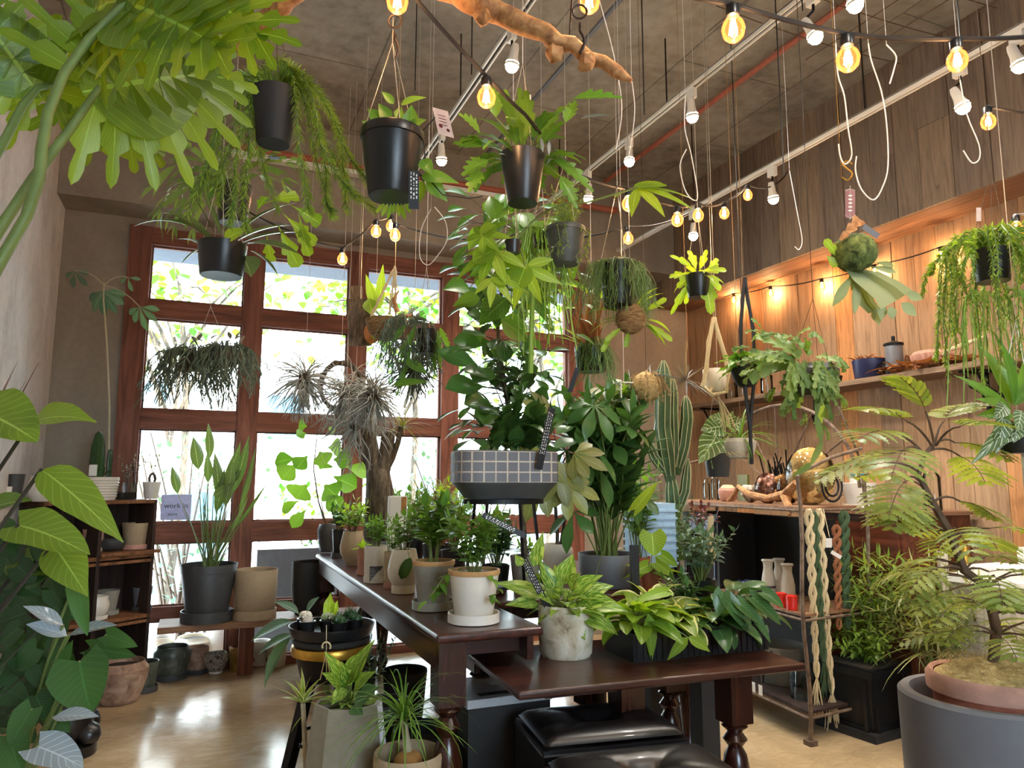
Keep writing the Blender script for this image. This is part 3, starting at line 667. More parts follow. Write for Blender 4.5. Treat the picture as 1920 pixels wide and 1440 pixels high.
def shoots(ml, ms, c, n, h, spread, per, L, Wd, shape='ovate', r=None, sr=.003, t0=.25, base=.02, droop=0.0, bend=.4, opp=False, up=.35, nseg=5, hv=(.7, 1.1), **k):
    r = r or RNG; c = np.asarray(c, float); n = int(n*1.5); L *= 1.15; Wd *= 1.15
    for i in range(n):
        az = i*2.39996+r.uniform(-.4, .4); s = spread*math.sqrt((i+.5)/n)*r.uniform(.8, 1.15); hh = h*r.uniform(*hv)
        b = c+A3(cos(az), sin(az), 0)*base*r.random(); e = c+A3(cos(az)*s, sin(az)*s, hh)
        ctrl = (b+e)/2+UP*(hh*.12+droop*s); pts = [b*(1-t)**2+ctrl*2*t*(1-t)+e*t*t for t in np.linspace(0, 1, 7)]
        if droop: pts[-1] = pts[-1]-UP*droop*s*.4
        if ms is not None: ms.tube(pts, [sr*(1-.6*j/6) for j in range(7)], 5)
        for j in range(per):
            t = t0+(1-t0)*(j+.6)/per; f = t*6; a = min(5, int(f)); q = pts[a]+(pts[a+1]-pts[a])*(f-a); td = unit(pts[a+1]-pts[a])
            for sgn in ((-1, 1) if opp else (1,)):
                th = (j*(pi/2 if opp else 2.4)+(0 if sgn > 0 else pi)) if not (opp == 'flat') else (0 if sgn > 0 else pi)
                s1 = unit(np.cross(td, A3(-sin(az), cos(az), .2))); s2 = np.cross(td, s1)
                if opp == 'flat': o = (A3(-sin(az), cos(az), 0))*sgn
                else: o = s1*cos(th)+s2*sin(th)
                d = unit(o+td*up+UP*.15)
                ml.leaf(q, d, UP if abs(d[2]) < .95 else o, L*r.uniform(.7, 1.15)*(1-.25*t), Wd*r.uniform(.85, 1.15)*(1-.2*t), shape, bend*r.uniform(.5, 1.5), .22, nseg, twist=r.uniform(-.3, .3), **k)
        if not opp or True: ml.leaf(pts[-1], unit(pts[-1]-pts[-2]), A3(cos(az), sin(az), .3), L*.7, Wd*.7, shape, bend, .25, nseg, **k)
def vines(ml, ms, c, R, n, length, per, L, Wd, shape='ovate', r=None, sr=.0018, out=.04, az=(0, 2*pi), lv=(.5, 1.1), wob=.03, **k):
    r = r or RNG; c = np.asarray(c, float)
    for i in range(n):
        a = r.uniform(*az); o = A3(cos(a), sin(a), 0); ln = length*r.uniform(*lv)
        P = [c+o*R*.4, c+o*R*.9+UP*.02, c+o*(R+out*.6), ]
        m_ = max(3, int(ln/.05)); q = c+o*(R+out)-UP*.03
        for j in range(m_): q = q+A3(r.uniform(-1, 1)*wob, r.uniform(-1, 1)*wob, -ln/m_); P.append(q)
        if ms is not None: ms.tube(P, sr, 4)
        for j in range(per):
            f = (j+.5)/per*(len(P)-2)+1; a_ = int(f); q = P[a_]+(P[min(a_+1, len(P)-1)]-P[a_])*(f-a_)
            aa = r.uniform(0, 2*pi); ml.leaf(q, unit(A3(cos(aa), sin(aa), -.5)+o*.5), UP, L*r.uniform(.7, 1.2), Wd*r.uniform(.8, 1.2), shape, .5, .15, 4, **k)
def hairs(mm, c, R, n, length, r=None, rad=.0012, out=.03, rise=.03, fork=0, az=(0, 2*pi), lv=(.4, 1.1), wob=.012, seg=3):
    r = r or RNG; c = np.asarray(c, float)
    for i in range(n):
        a = r.uniform(*az); o = A3(cos(a), sin(a), 0); rr = R*math.sqrt(r.random()); ln = length*r.uniform(*lv); oo = out*r.uniform(.4, 1.4)
        P = [c+o*rr, c+o*(rr+(R-rr)*.6)+UP*rise*r.uniform(.3, 1.3), c+o*(R+oo*.7)+UP*rise*.3]; q = P[-1]; m_ = 4
        for j in range(m_):
            q = q+o*oo*.15+A3(r.uniform(-1, 1)*wob, r.uniform(-1, 1)*wob, -ln/m_); P.append(q)
            if fork and j < 3 and r.random() < fork:
                q2 = q+A3(r.uniform(-1, 1)*.03, r.uniform(-1, 1)*.03, -.04); mm.tube([q, (q+q2)/2+o*.008, q2], rad*.8, seg)
        mm.tube(P, rad, seg)
def bottle(ml, ms, pts, per, L, Wd, r=None, sr=.002, ang=.9, shape='lance'):
    r = r or RNG
    if ms is not None: ms.tube(pts, sr, 4)
    for a, b in zip(pts[:-1], pts[1:]):
        td = unit(b-a); s1 = unit(np.cross(td, A3(.3, .8, .1))); s2 = np.cross(td, s1)
        for j in range(per):
            th = r.uniform(0, 2*pi); o = s1*cos(th)+s2*sin(th)
            ml.leaf(a+(b-a)*(j+r.random())/per, unit(o+td*ang), td, L*r.uniform(.8, 1.2), Wd, shape, -.3, .1, 2)
def hangstrand(c, az, R, out, ln, r, rise=.04, n=7, curl=0.0):
    o = A3(cos(az), sin(az), 0); P = [c+o*R*.3, c+o*R*.8+UP*rise, c+o*(R+out*.5)+UP*rise*1.1, c+o*(R+out)+UP*rise*.2]; q = P[-1]
    for j in range(n): q = q+o*(out*.12)*(1-j/n)+A3(r.uniform(-1, 1)*.01, r.uniform(-1, 1)*.01, -ln/n); P.append(q)
    return P
def stag(ml, p, d, up, L, Wd, depth, r, bend=.5, split=(2, 3)):
    """forking antler frond"""
    d = unit(d); n = 5 if depth else 4; e = ml.leaf(p, d, up, L, Wd, 'fork' if depth else 'lance', bend, .12, n, cross=2)
    if not depth: return
    sd = unit(np.cross(d, up)); nr = np.cross(sd, d); dd = d*cos(bend)-nr*sin(bend); k = r.randint(*split)
    for i in range(k):
        f = (i-(k-1)/2)/max(1, (k-1)/2) if k > 1 else 0
        stag(ml, e+sd*f*Wd*.24-dd*L*.04, unit(dd+sd*f*.55+A3(r.uniform(-.15, .15), r.uniform(-.15, .15), r.uniform(-.2, .05))), up, L*r.uniform(.55, .85), Wd*(.62 if k == 2 else .5), depth-1, r, bend*.8, split)
def selloum(ml, p, d, up, L, Wd, r, nl=9, droop=.5, twist=0):
    d = unit(d); sd = unit(np.cross(d, up)); nr = np.cross(sd, d)
    ml.leaf(p-d*L*.12, d, up, L*1.05, Wd*.74, 'ovate', droop, .1, 12, cross=2)
    for s_ in (-1, 1):
        for i in range(nl):
            t = i/(nl-1); q = p+(d*cos(droop*t*.5)-nr*sin(droop*t*.5))*L*t*.86
            an = RAD(128-102*t); l_ = Wd*.60*(1-.35*abs(t-.3)-.25*t*t)*r.uniform(.9, 1.1)
            dl = d*cos(an)+sd*s_*sin(an)+nr*.05
            ml.leaf(q, dl, nr, l_*1.15, L*.21, 'ovate', droop*r.uniform(.5, 1.3), .12, cross=2, lobes=3, lobek=.5, twist=r.uniform(-.15, .15))
def palm(ml, ms, c, d, up, n, L, Wd, r, shape='obov', spread=2.2, pet=0, bend=.5):
    d = unit(d); sd = unit(np.cross(d, up)); nr = np.cross(sd, d)
    for i in range(n):
        f = (i-(n-1)/2)/((n-1)/2); a = f*spread; dd = unit(d*cos(a)+sd*sin(a)-nr*.25)
        ml.leaf(c+dd*.006, dd, nr, L*(1-.3*abs(f))*r.uniform(.9, 1.1), Wd, shape, bend, .2, 6)
def frond(ml, ms, p, d, up, L, n, ll, lw, r, bend=.6, sub=0, sr=.0016):
    """pinnate frond; sub>0 gives bipinnate feather leaf with sub leaflets per pinna"""
    d = unit(d); sd = unit(np.cross(d, up)); nr = np.cross(sd, d); q = np.asarray(p, float); P = [q]; st = L/n
    for i in range(n):
        t = (i+1)/n; a = bend*t; dd = d*cos(a)-nr*sin(a); nn = nr*cos(a)+d*sin(a); q = q+dd*st; P.append(q)
        k = (sin(pi*min(1, t*.85+.12))**.6)*r.uniform(.9, 1.1)
        for s_ in (-1, 1):
            dl = unit(sd*s_+dd*.55+nn*.06)
            if sub:
                l_ = ll*k; e = q+dl*l_-nn*l_*.12
                if ms is not None: ms.tube([q, e], sr*.5, 3)
                for j in range(sub):
                    w = q+(e-q)*((j+.7)/sub); ss = unit(np.cross(dl, nn))
                    for s2 in (-1, 1): ml.leaf(w, unit(ss*s2+dl*.6), nn, lw*2.6*(1-.3*j/sub), lw, 'lance', .2, .1, 2)
            else: ml.leaf(q, dl, nn, ll*k, lw, 'strap', .45, .1, lobes=7, lobek=.5, twist=r.uniform(-.2, .2))
    if ms is not None: ms.tube(P, sr, 4)
# ============================================================ pots
def potmesh(c, rt, rb, h, style='taper', wall=.006, rim=0.0, seg=32, fill=.86, **k):
    m_ = M(); w = wall
    if style == 'taper': pr = [(rb*.96, 0), (rb, .004), (rt-rim, h*.86 if rim else h*.99)]
    elif style == 'cyl': pr = [(rb*.9, 0), (rb, h*.06), (rt, h*.5), (rt, h*.985)]
    elif style == 'round': pr = [(rb*.8, 0), (rb, .005)]+[(rb+(rt*1.18-rb)*sin(pi*t*.62)/1.0, h*t) for t in (.12, .25, .4, .55, .7, .82)]+[(rt*1.02, h*.93), (rt, h*.985)]
    elif style == 'bowl': pr = [(rb*.8, 0), (rb, .004), (rb+(rt-rb)*.55, h*.22), (rb+(rt-rb)*.85, h*.5), (rt, h*.97)]
    elif style == 'belly': pr = [(rb*.9, 0), (rb, .005), (rt*1.25, h*.3), (rt*1.32, h*.48), (rt*1.2, h*.7), (rt*1.03, h*.92), (rt, h*.985)]
    elif style == 'urn': pr = [(rb*.9, 0), (rb, .006), (rt*1.1, h*.35), (rt*1.15, h*.6), (rt*.98, h*.85), (rt, h*.985)]
    if rim: pr += [(rt, h*.865), (rt, h*.985)]
    pr += [(rt-w*.3, h), (rt-w, h*.99), (rt-w*1.2, h*fill*.97)]
    m_.lathe(pr, c, seg, cap=False, **k); m_.lathe([(.0, .001), (rb*.95, 0)], c, seg, cap=False)
    return m_, rt-w*1.2, h*fill
def pot(t, c, rt, rb, h, mat, style='taper', saucer=None, soil='soil', rimmat=None, sr=None, holes=False, part='pot', **k):
    c = np.asarray(c, float).copy()
    if saucer:
        sr = sr or rt*1.02; sh = max(.018, h*.21)
        M().lathe([(sr*.86, 0), (sr, .003), (sr, sh), (sr*.95, sh), (sr*.93, sh*.45), (0, sh*.45)], c, 32, cap=False).lathe([(0, .0005), (sr*.86, 0)], c, 32, cap=False).build('saucer', MAT[saucer], t)
        c[2] += sh*.45
    pm, ri, zs = potmesh(c, rt, rb, h, style, **k); pm.build(part, MAT[mat], t)
    if rimmat: M().lathe([(rt*1.005, h*.90), (rt*1.03, h*.93), (rt*1.03, h*1.0), (rt*.93, h*1.004), (rt*.92, h*.93)], c, 32, cap=False).build('rim', MAT[rimmat], t)
    if soil:
        kk = {a: b for a, b in k.items() if a in ('sq', 'sx', 'sy')}
        M().lathe([(0, zs+.004), (ri*.5, zs+.003), (ri*1.0, zs)], c, 20, cap=False, **kk).build('soil', MAT[soil], t)
    return c+A3(0, 0, zs)
def ppot(name, label, cat, bx, by, z, wt, wb, hp, mat, style='taper', group=None, dpt=None, **k):
    """pot standing with its base centre at pixel (bx,by) on the plane z; sizes given in pixels there"""
    c = onZ(bx, by, z) if dpt is None else at(bx, by, dpt)
    if dpt is not None and z is not None: c[2] = z
    t = thing(name, label, cat, c, group); u = sz(c, 1)
    s = pot(t, c, wt/2*u, wb/2*u, hp*u, mat, style, **k); return t, s, u
def stick(t, a, b, w=.018, txt=True, mat='card_black', name='plant_label'):
    a = np.asarray(a, float); b = np.asarray(b, float); d = unit(b-a); s_ = unit(np.cross(d, CAM-b)); n_ = np.cross(s_, d)
    o = M().box((a+b)/2, (w, np.linalg.norm(b-a), .0015), (s_, d, n_)).build(name, MAT[mat], t, smooth=False)
    if txt:
        m_ = M(); L = np.linalg.norm(b-a); r = random.Random(int(L*1e5)); n_ = n_ if np.dot(n_, CAM-b) > 0 else -n_
        for row in (-1, 0, 1):
            q = L*.25
            while q < L*.92:
                l_ = r.uniform(.004, .012); m_.box(a+d*(q+l_/2)+s_*row*w*.27+n_*.0014, (w*.11*r.uniform(.5, 1.6), l_*.7, .0006), (s_, d, n_)); q += l_*1.3
        m_.build('handwriting', MAT['ink_white'], t, smooth=False)
    return o
def wires(t, c, R, top, n=3, mat='wire', r=.0012, name='hanger_wire', mid=None):
    """wires from a pot rim to one point and one cord up to top z"""
    c = np.asarray(c, float); mid = np.asarray(mid, float) if mid is not None else c+A3(0, 0, R*3.4); m_ = M()
    for i in range(n):
        a = i*2*pi/n+.5; m_.tube([c+A3(cos(a)*R, sin(a)*R, 0), c+A3(cos(a)*R*.9, sin(a)*R*.9, .03), mid], r, 4)
    m_.tube([mid, mid+UP*.01, A3(mid[0], mid[1], top)], r*1.2, 5); m_.build(name, MAT[mat], t)
# ============================================================ long table, bench, stools
TZ, BZ = .83, .68
def turned(mm, x, y, z0, z1, r):
    h = z1-z0; mm.lathe([(r*.62, 0), (r*.7, .01*h), (r*.55, .05*h), (r*.8, .09*h), (r*.8, .12*h), (r*.5, .15*h), (r*.62, .25*h), (r*.9, .40*h), (r*1.0, .48*h), (r*.8, .56*h), (r*.5, .60*h), (r*.88, .64*h), (r*.5, .68*h), (r*.95, .71*h), (r*.6, .735*h)], (x, y, z0), 24, cap=True)
    mm.box((x, y, z0+h*.865), (r*1.9, r*1.9, h*.27))
def table(label, x0, x1, y0, y1):
    t = thing('long_table', label, 'table', ((x0+x1)/2, (y0+y1)/2, 0))
    tm = M(); tm.b2((x0, y0, TZ-.032), (x1, y1, TZ)); tt = tm.build('tabletop', MAT['wood_table'], t, smooth=False)
    bv = tt.modifiers.new('bevel', 'BEVEL'); bv.width = .012; bv.segments = 3
    for x in (x0+.015, x1-.04): M().b2((x, y0+.06, TZ-.125), (x+.025, y1-.07, TZ-.032)).build('side_apron', MAT['wood_table'], t, smooth=False)
    for y in (y0+.13, y1-.12): M().b2((x0+.04, y, TZ-.105), (x1-.04, y+.02, TZ-.032)).build('end_apron', MAT['wood_table_x'], t, smooth=False)
    for x in (x0+.066, x1-.066):
        for y in (y0+(.46 if x > x0+.2 and y0 < 2.6 else .075), y1-.10): l_ = M(); turned(l_, x, y, 0, TZ-.032, .052); l_.build('leg', MAT['wood_leg'], t)
table('long narrow dark red-brown wooden table with turned legs and a row of pots', .75, 1.15, 2.43, 5.35)
table('second dark wooden table carrying the tiled planter and the stone bowl', 1.152, 2.28, 2.98, 5.35)
t = thing('bench_table', 'low dark wooden side table with turned legs under the pothos tray', 'table', (1.5, 2.4, 0))
bm_ = M(); P0, P1, P2 = onZ(972, 1299, BZ), onZ(1512, 1244, BZ), None
bx = unit(A3(P1[0]-P0[0], P1[1]-P0[1], 0)); by = A3(-bx[1], bx[0], 0); BL = np.linalg.norm(P1-P0); BW = .62
bm_.box((P0+P1)/2+by*BW/2-UP*.013, (BL, BW, .026), (bx, by, UP)); bt = bm_.build('tabletop', MAT['wood_table_x'], t, smooth=False)
bv = bt.modifiers.new('bevel', 'BEVEL'); bv.width = .008; bv.segments = 3
bo = (P0+P1)/2+by*BW/2
for k_ in (-1, 1): M().box(bo+by*k_*(BW/2-.15)-UP*.048, (BL-.30, .02, .045), (bx, by, UP)).build('apron', MAT['wood_table_x'], t, smooth=False)
for i, j in ((-1, -1), (1, -1), (-1, 1), (1, 1)):
    q = bo+bx*i*(BL/2-(.26 if i > 0 else .47))+by*j*(BW/2-(.09 if i > 0 else .16)); l_ = M(); turned(l_, q[0], q[1], 0, BZ-.027, .05); l_.build('leg', MAT['wood_leg'], t)
def ottoman(label, c, a, w, dd, h):
    t = thing('ottoman', label, 'stool', (c[0], c[1], 0), 'black leather ottomans'); X = A3(cos(a), sin(a), 0); Y = A3(-sin(a), cos(a), 0)
    n = 28; vs = []; fs = []; c = A3(c[0], c[1], 0)
    def hz(u, v): return h-.035*((max(abs(u), abs(v)))**6)-.05*math.exp(-((u*u+v*v)*16))-.022*(math.exp(-abs(u-v)*11)*.5+math.exp(-abs(u+v)*11)*.5)*(1-max(abs(u), abs(v)))+.022
    for i in range(n+1):
        for j in range(n+1):
            u, v = 2*i/n-1, 2*j/n-1; e = 1-.03*(max(abs(u), abs(v)) >= 1)
            vs.append(c+X*u*w/2*e+Y*v*dd/2*e+UP*hz(u, v))
    for i in range(n):
        for j in range(n): q = i*(n+1)+j; fs.append((q, q+n+1, q+n+2, q+1))
    b = M(); b.add(vs, fs); b.build('cushion_top', MAT['leather'], t); b = M(); b.box(c+UP*(h-.125), (w, dd, .20), (X, Y, UP)); b.build('cushion', MAT['leather'], t); bv = t.children[-1].modifiers.new('bevel', 'BEVEL'); bv.width = .028; bv.segments = 5
    p = M()
    for s_ in (-1, 1): p.tube([c+X*w/2*s_-Y*dd/2+UP*(h-.04), c+X*w/2*s_+Y*dd/2+UP*(h-.04)], .005, 6); p.tube([c-X*w/2+Y*dd/2*s_+UP*(h-.04), c+X*w/2+Y*dd/2*s_+UP*(h-.04)], .005, 6)
    p.build('piping', MAT['leather'], t)
    M().box(c+UP*(h-.30), (w*.97, dd*.97, .14), (X, Y, UP)).build('base', MAT['black_matte'], t, smooth=False)
    for i in (-1, 1):
        for j in (-1, 1): M().box(c+X*i*(w/2-.05)+Y*j*(dd/2-.05)+UP*.035, (.05, .05, .07), (X, Y, UP), .8).build('leg', MAT['black_matte'], t, smooth=False)
q = onZ(1122, 1350, .53); ottoman('black leather ottoman under the side table, the farther one', q, RAD(-8), .50, .34, .53)
q = onZ(1212, 1440, .50); ottoman('black leather ottoman at the bottom edge, the nearer one', q, RAD(-8), .54, .30, .50)
# silver box under the table
t = thing('metal_box', 'flat silver metal box with handle slots under the table', 'box', (1.18, 2.95, .0))
ca, sa = onZ(925, 1300, .56), None
q = onZ(925, 1298, .56); M().box((q[0]+.05, q[1]+.1, .54), (.34, .30, .03)).build('lid', MAT['aluminium'], t, smooth=False)
M().box((q[0]+.05, q[1]+.1, .2625), (.33, .29, .525)).build('box_body', MAT['black_matte'], t, smooth=False)
M().box((q[0]+.02, q[1]+.0, .5555), (.16, .035, .004)).build('slot', MAT['black_matte'], t, smooth=False)
# ============================================================ pots in a row on the table
r = random.Random(31)
t, s, u = ppot('potted_plant', 'bushy ficus in a white pot and saucer at the table corner', 'potted plant', 888, 1166, TZ, 96, 72, 88, 'white_ceramic', saucer='white_ceramic', rimmat='terra_rim')
ml, ms = M(), M(); shoots(ml, ms, s, 13, 116*u, 64*u, 13, 24*u, 13*u, 'ovate', r, .0018, .2, opp=False); vines(ml, ms, s, 44*u, 4, 26*u, 6, 24*u, 13*u, 'ovate', r)
ml.build('foliage', MAT['leaf_mid'], t); ms.build('stems', MAT['stem_green'], t)
t, s, u = ppot('potted_plant', 'leafy peperomia in a grey-green pot and saucer, second from the table corner', 'potted plant', 812, 1142, TZ, 78, 58, 82, 'cement_gray', saucer='gray_glaze', rimmat='terra_rim')
ml, ms = M(), M(); shoots(ml, ms, s, 11, 112*u, 42*u, 9, 34*u, 20*u, 'ovate', r, .002, .3); ml.build('foliage', MAT['leaf_mid'], t); ms.build('stems', MAT['stem_green'], t)
t, s, u = ppot('potted_plant', 'round cream pot with a single hoya leaf hanging over its side', 'potted plant', 756, 1112, TZ, 46, 34, 74, 'cream_ceramic', style='belly', saucer='cream_ceramic', sr=.055)
ml, ms = M(), M(); shoots(ml, ms, s, 7, 70*u, 34*u, 9, 20*u, 11*u, 'ovate', r); ml.build('foliage', MAT['leaf_mid'], t)
e = at(758, 1072, float(np.dot(s-CAM, _f))-.10); ms.tube(curve(s, at(768, 1048, float(np.dot(s-CAM, _f))-.08), .03, 6), .0015, 4); ms.build('stems', MAT['stem_green'], t)
ml = M(); ml.l2(at(770, 1046, float(np.dot(s-CAM, _f))-.08), at(752, 1085, float(np.dot(s-CAM, _f))-.09), _f*-1, 22*u, 'round'); ml.build('hanging_leaf', MAT['leaf_dark'], t)
t, s, u = ppot('potted_plant', 'tan woven-look pot printed with a dark triangle of writing', 'potted plant', 704, 1092, TZ, 44, 42, 62, 'stone_pale', style='cyl', saucer='stone_pale')
ml, ms = M(), M(); shoots(ml, ms, s, 8, 52*u, 26*u, 8, 17*u, 9*u, 'ovate', r); ml.build('foliage', MAT['leaf_mid'], t); ms.build('stems', MAT['stem_green'], t)
c = onZ(704, 1092, TZ); rr = 23*u; tri = M(); wr = M()
for i in range(10):
    for k in range(12):
        f0, f1 = (i/10), ((i+1)/10); a0, a1 = -2.3+1.2*k/12, -2.3+1.2*(k+1)/12
        if (k+.5)/12 > 1-.95*(1-f0): continue
        z0, z1 = c[2]+.012+f0*.075, c[2]+.012+f1*.075
        tri.add([c*[1, 1, 0]+A3(cos(a_)*rr, sin(a_)*rr, z_) for a_, z_ in ((a0, z0), (a1, z0), (a1, z1), (a0, z1))], [(0, 1, 2, 3)])
tri.build('dark_print', MAT['dark_gray'], t)
for i in range(8):
    z_ = c[2]+.018+i*.008; kk = 11-i
    for k in range(kk):
        a0 = -2.27+1.2*k/12; wr.tube([c*[1, 1, 0]+A3(cos(a0)*(rr+.001), sin(a0)*(rr+.001), z_), c*[1, 1, 0]+A3(cos(a0+.06)*(rr+.001), sin(a0+.06)*(rr+.001), z_)], .0012, 3)
wr.build('printed_writing', MAT['ink_white'], t)
t, s, u = ppot('potted_plant', 'small brown glazed pot between the printed pot and the round cream pot', 'potted plant', 734, 1103, TZ, 30, 24, 62, 'cement_tan', style='cyl', saucer='terra_pink')
ml, ms = M(), M(); shoots(ml, ms, s, 5, 44*u, 16*u, 8, 14*u, 8*u, 'ovate', r); ml.build('foliage', MAT['leaf_mid'], t); ms.build('stems', MAT['stem_green'], t)
t, s, u = ppot('potted_plant', 'small pinkish pot with pale rosette leaves beside the round wooden-looking pot', 'potted plant', 681, 1078, TZ, 26, 20, 46, 'terra_pink', saucer='terra_pink')
ml, ms = M(), M(); rose(ml, ms, s, 16, 24*u, 9*u, (10, 75), 'obov', .4, r=r); ml.build('foliage', MAT['leaf_bright'], t)
t, s, u = ppot('potted_plant', 'rounded carved tan pot holding a low shrub on the table edge', 'potted plant', 660, 1060, TZ, 36, 28, 58, 'cement_tan', style='belly', saucer='cement_tan', sr=.035, rib=.02, ribn=9)
ml, ms = M(), M(); shoots(ml, ms, s, 9, 50*u, 34*u, 9, 18*u, 9*u, 'obov', r); ml.build('foliage', MAT['leaf_bright'], t); ms.build('stems', MAT['stem_brown'], t)
t, s, u = ppot('potted_plant', 'small black pot with a white-edged foot near the far table end', 'potted plant', 634, 1046, TZ, 26, 18, 48, 'black_plastic', saucer='dark_gray')
ml, ms = M(), M(); shoots(ml, ms, s, 6, 44*u, 22*u, 7, 20*u, 10*u, 'lance', r); ml.build('foliage', MAT['leaf_dark'], t); ms.build('stems', MAT['stem_brown'], t)
# ficus with broad light leaves at the far corner
t, s, u = ppot('potted_plant', 'young ficus with broad backlit leaves in a dark pot at the far table corner', 'potted plant', 612, 1034, TZ, 30, 24, 50, 'dark_gray', style='round')
ml, ms = M(), M(); D_ = float(np.dot(s-CAM, _f)); g = lambda x, y, dd=0: at(x, y, D_+dd)
trunk = [s, g(597, 940), g(588, 880), g(592, 840), g(596, 800)]; ms.tube(trunk, [.006, .006, .005, .004, .003], 6)
for (a, b, c_, d_, w, dz) in ((596, 806, 560, 800, 26, 0), (596, 806, 628, 808, 24, .05), (594, 815, 556, 818, 22, -.1), (592, 838, 556, 880, 34, -.08), (590, 850, 528, 900, 42, -.12), (590, 860, 516, 868, 32, .05), (588, 870, 660, 862, 40, -.05), (590, 845, 640, 842, 36, .08), (588, 890, 555, 936, 52, -.1), (589, 895, 632, 932, 46, -.06), (588, 880, 668, 915, 38, .06), (590, 900, 610, 868, 40, .1), (588, 905, 640, 958, 34, -.1), (592, 930, 548, 990, 26, -.1), (592, 925, 530, 960, 22, .08), (590, 830, 612, 872, 36, -.12), (589, 866, 700, 890, 30, .1)):
    b0 = g(a, b); e0 = g((a+c_)/2+r.uniform(-4, 4), (b+d_)/2-4, dz*.5); ms.tube([b0, e0], .0016, 4)
    ml.l2(e0, g(c_, d_, dz), UP*.5-_f, w*u*1.15, 'obov', .4)
ml.build('foliage', MAT['leaf_mid'], t); ms.build('stems', MAT['stem_brown'], t)
# extra bushy plants of the second row on the table
def tpot(label, bx, by, wt, wb, hp, mat, leaf, n, h, sp, per, L, Wd, shape='ovate', style='taper', seed=0, stem='stem_green', sauc=None, opp=False, **k):
    t, s, u = ppot('potted_plant', label, 'potted plant', bx, by, TZ, wt, wb, hp, mat, style=style, saucer=sauc)
    ml, ms = M(), M(); shoots(ml, ms, s, n, h*u, sp*u, per, L*u, Wd*u, shape, random.Random(seed), opp=opp, **k); ml.build('foliage', MAT[leaf], t); ms.build('stems', MAT[stem], t); return t, s, u
tpot('low shrub with yellow-green leaves behind the carved tan pot', 700, 1040, 36, 28, 44, 'dark_gray', 'leaf_bright', 9, 60, 36, 9, 20, 9, 'obov', seed=41)
tpot('bushy jade plant in a dark pot behind the round cream pot', 775, 1060, 44, 34, 50, 'black_plastic', 'leaf_mid', 12, 92, 46, 11, 19, 10, 'ovate', seed=42)
tpot('tall bushy shrub in a dark pot behind the grey-green pot', 850, 1082, 50, 40, 50, 'black_plastic', 'leaf_bright', 16, 120, 52, 12, 20, 11, 'obov', seed=43)
tpot('broad glossy peperomia in a black pot behind the white pot', 930, 1105, 52, 42, 46, 'black_plastic', 'leaf_dark', 14, 88, 46, 9, 26, 15, 'ovate', seed=44)
tpot('small ceramic pot with drooping stems beside the iron stand', 986, 1092, 36, 30, 50, 'cream_ceramic', 'leaf_mid', 6, 30, 24, 5, 16, 8, 'lance', seed=45)
# stump with sawn branches
t, s, u = ppot('potted_plant', 'thick pruned yucca stump with sawn upright branches in a dark pot', 'potted plant', 712, 1010, TZ, 60, 48, 44, 'dark_gray', style='round', dpt=4.65)
D_ = float(np.dot(s-CAM, _f)); tr = M(); tr.tube([s-UP*.02, g(712, 960), g(712, 920), g(708, 880), g(706, 868)], [.105, .100, .09, .075, .04], 12)
tr.tube([g(706, 895), g(697, 850), g(690, 810), g(687, 766)], [.06, .052, .048, .05], 10); tr.tube([g(714, 885), g(724, 850), g(727, 826), g(728, 808)], [.06, .048, .045, .046], 10)
tr.tube([g(718, 890), g(736, 858), g(746, 830), g(752, 800)], [.03, .022, .02, .02], 8); tr.tube([g(700, 890), g(676, 850), g(668, 812)], [.02, .014, .012], 6); tr.build('trunk', MAT['bark'], t)
ml = M(); rose(ml, None, g(755, 800), 26, .22, .012, (-20, 70), 'grass', .8, r=r); ml.build('foliage', MAT['leaf_olive'], t)
# grassy rhapis clump
t, s, u = ppot('potted_plant', 'tall dry-stemmed grassy clump behind the tiled planter', 'potted plant', 822, 1000, TZ, 60, 50, 46, 'black_plastic', dpt=4.3)
ml, ms = M(), M(); rr_ = random.Random(9)
for i in range(34):
    a = rr_.uniform(0, 2*pi); sp = rr_.uniform(.02, .16); e = s+A3(cos(a)*sp, sin(a)*sp, rr_.uniform(.14, .34)); ms.tube(curve(s+A3(cos(a), sin(a), 0)*.03, e, .02, 4), .004, 5)
    for k in range(8): ml.leaf(e-UP*rr_.uniform(0, .08), dirv(rr_.uniform(0, 2*pi), rr_.uniform(.2, 1.4)), UP, rr_.uniform(.12, .24), .009, 'grass', rr_.uniform(.3, 1.4), .1, 5)
ml.build('foliage', MAT['leaf_olive'], t); ms.build('stems', MAT['leaf_dry'], t)
t = thing('seed_packet_box', 'small white and tan card box standing among the shrubs on the table', 'box', at(745, 1000, 4.15)*A3(1, 1, 0)+A3(0, 0, TZ)); q = at(745, 950, 4.15)
M().box((q[0], q[1], (TZ+q[2]+.06)/2), (.10, .06, q[2]+.06-TZ)).build('box_body', MAT['card_white'], t, smooth=False)
M().box((q[0]+.03, q[1]-.0305, q[2]+.01), (.03, .002, .09)).build('printed_panel', MAT['cork_tan'], t, smooth=False)
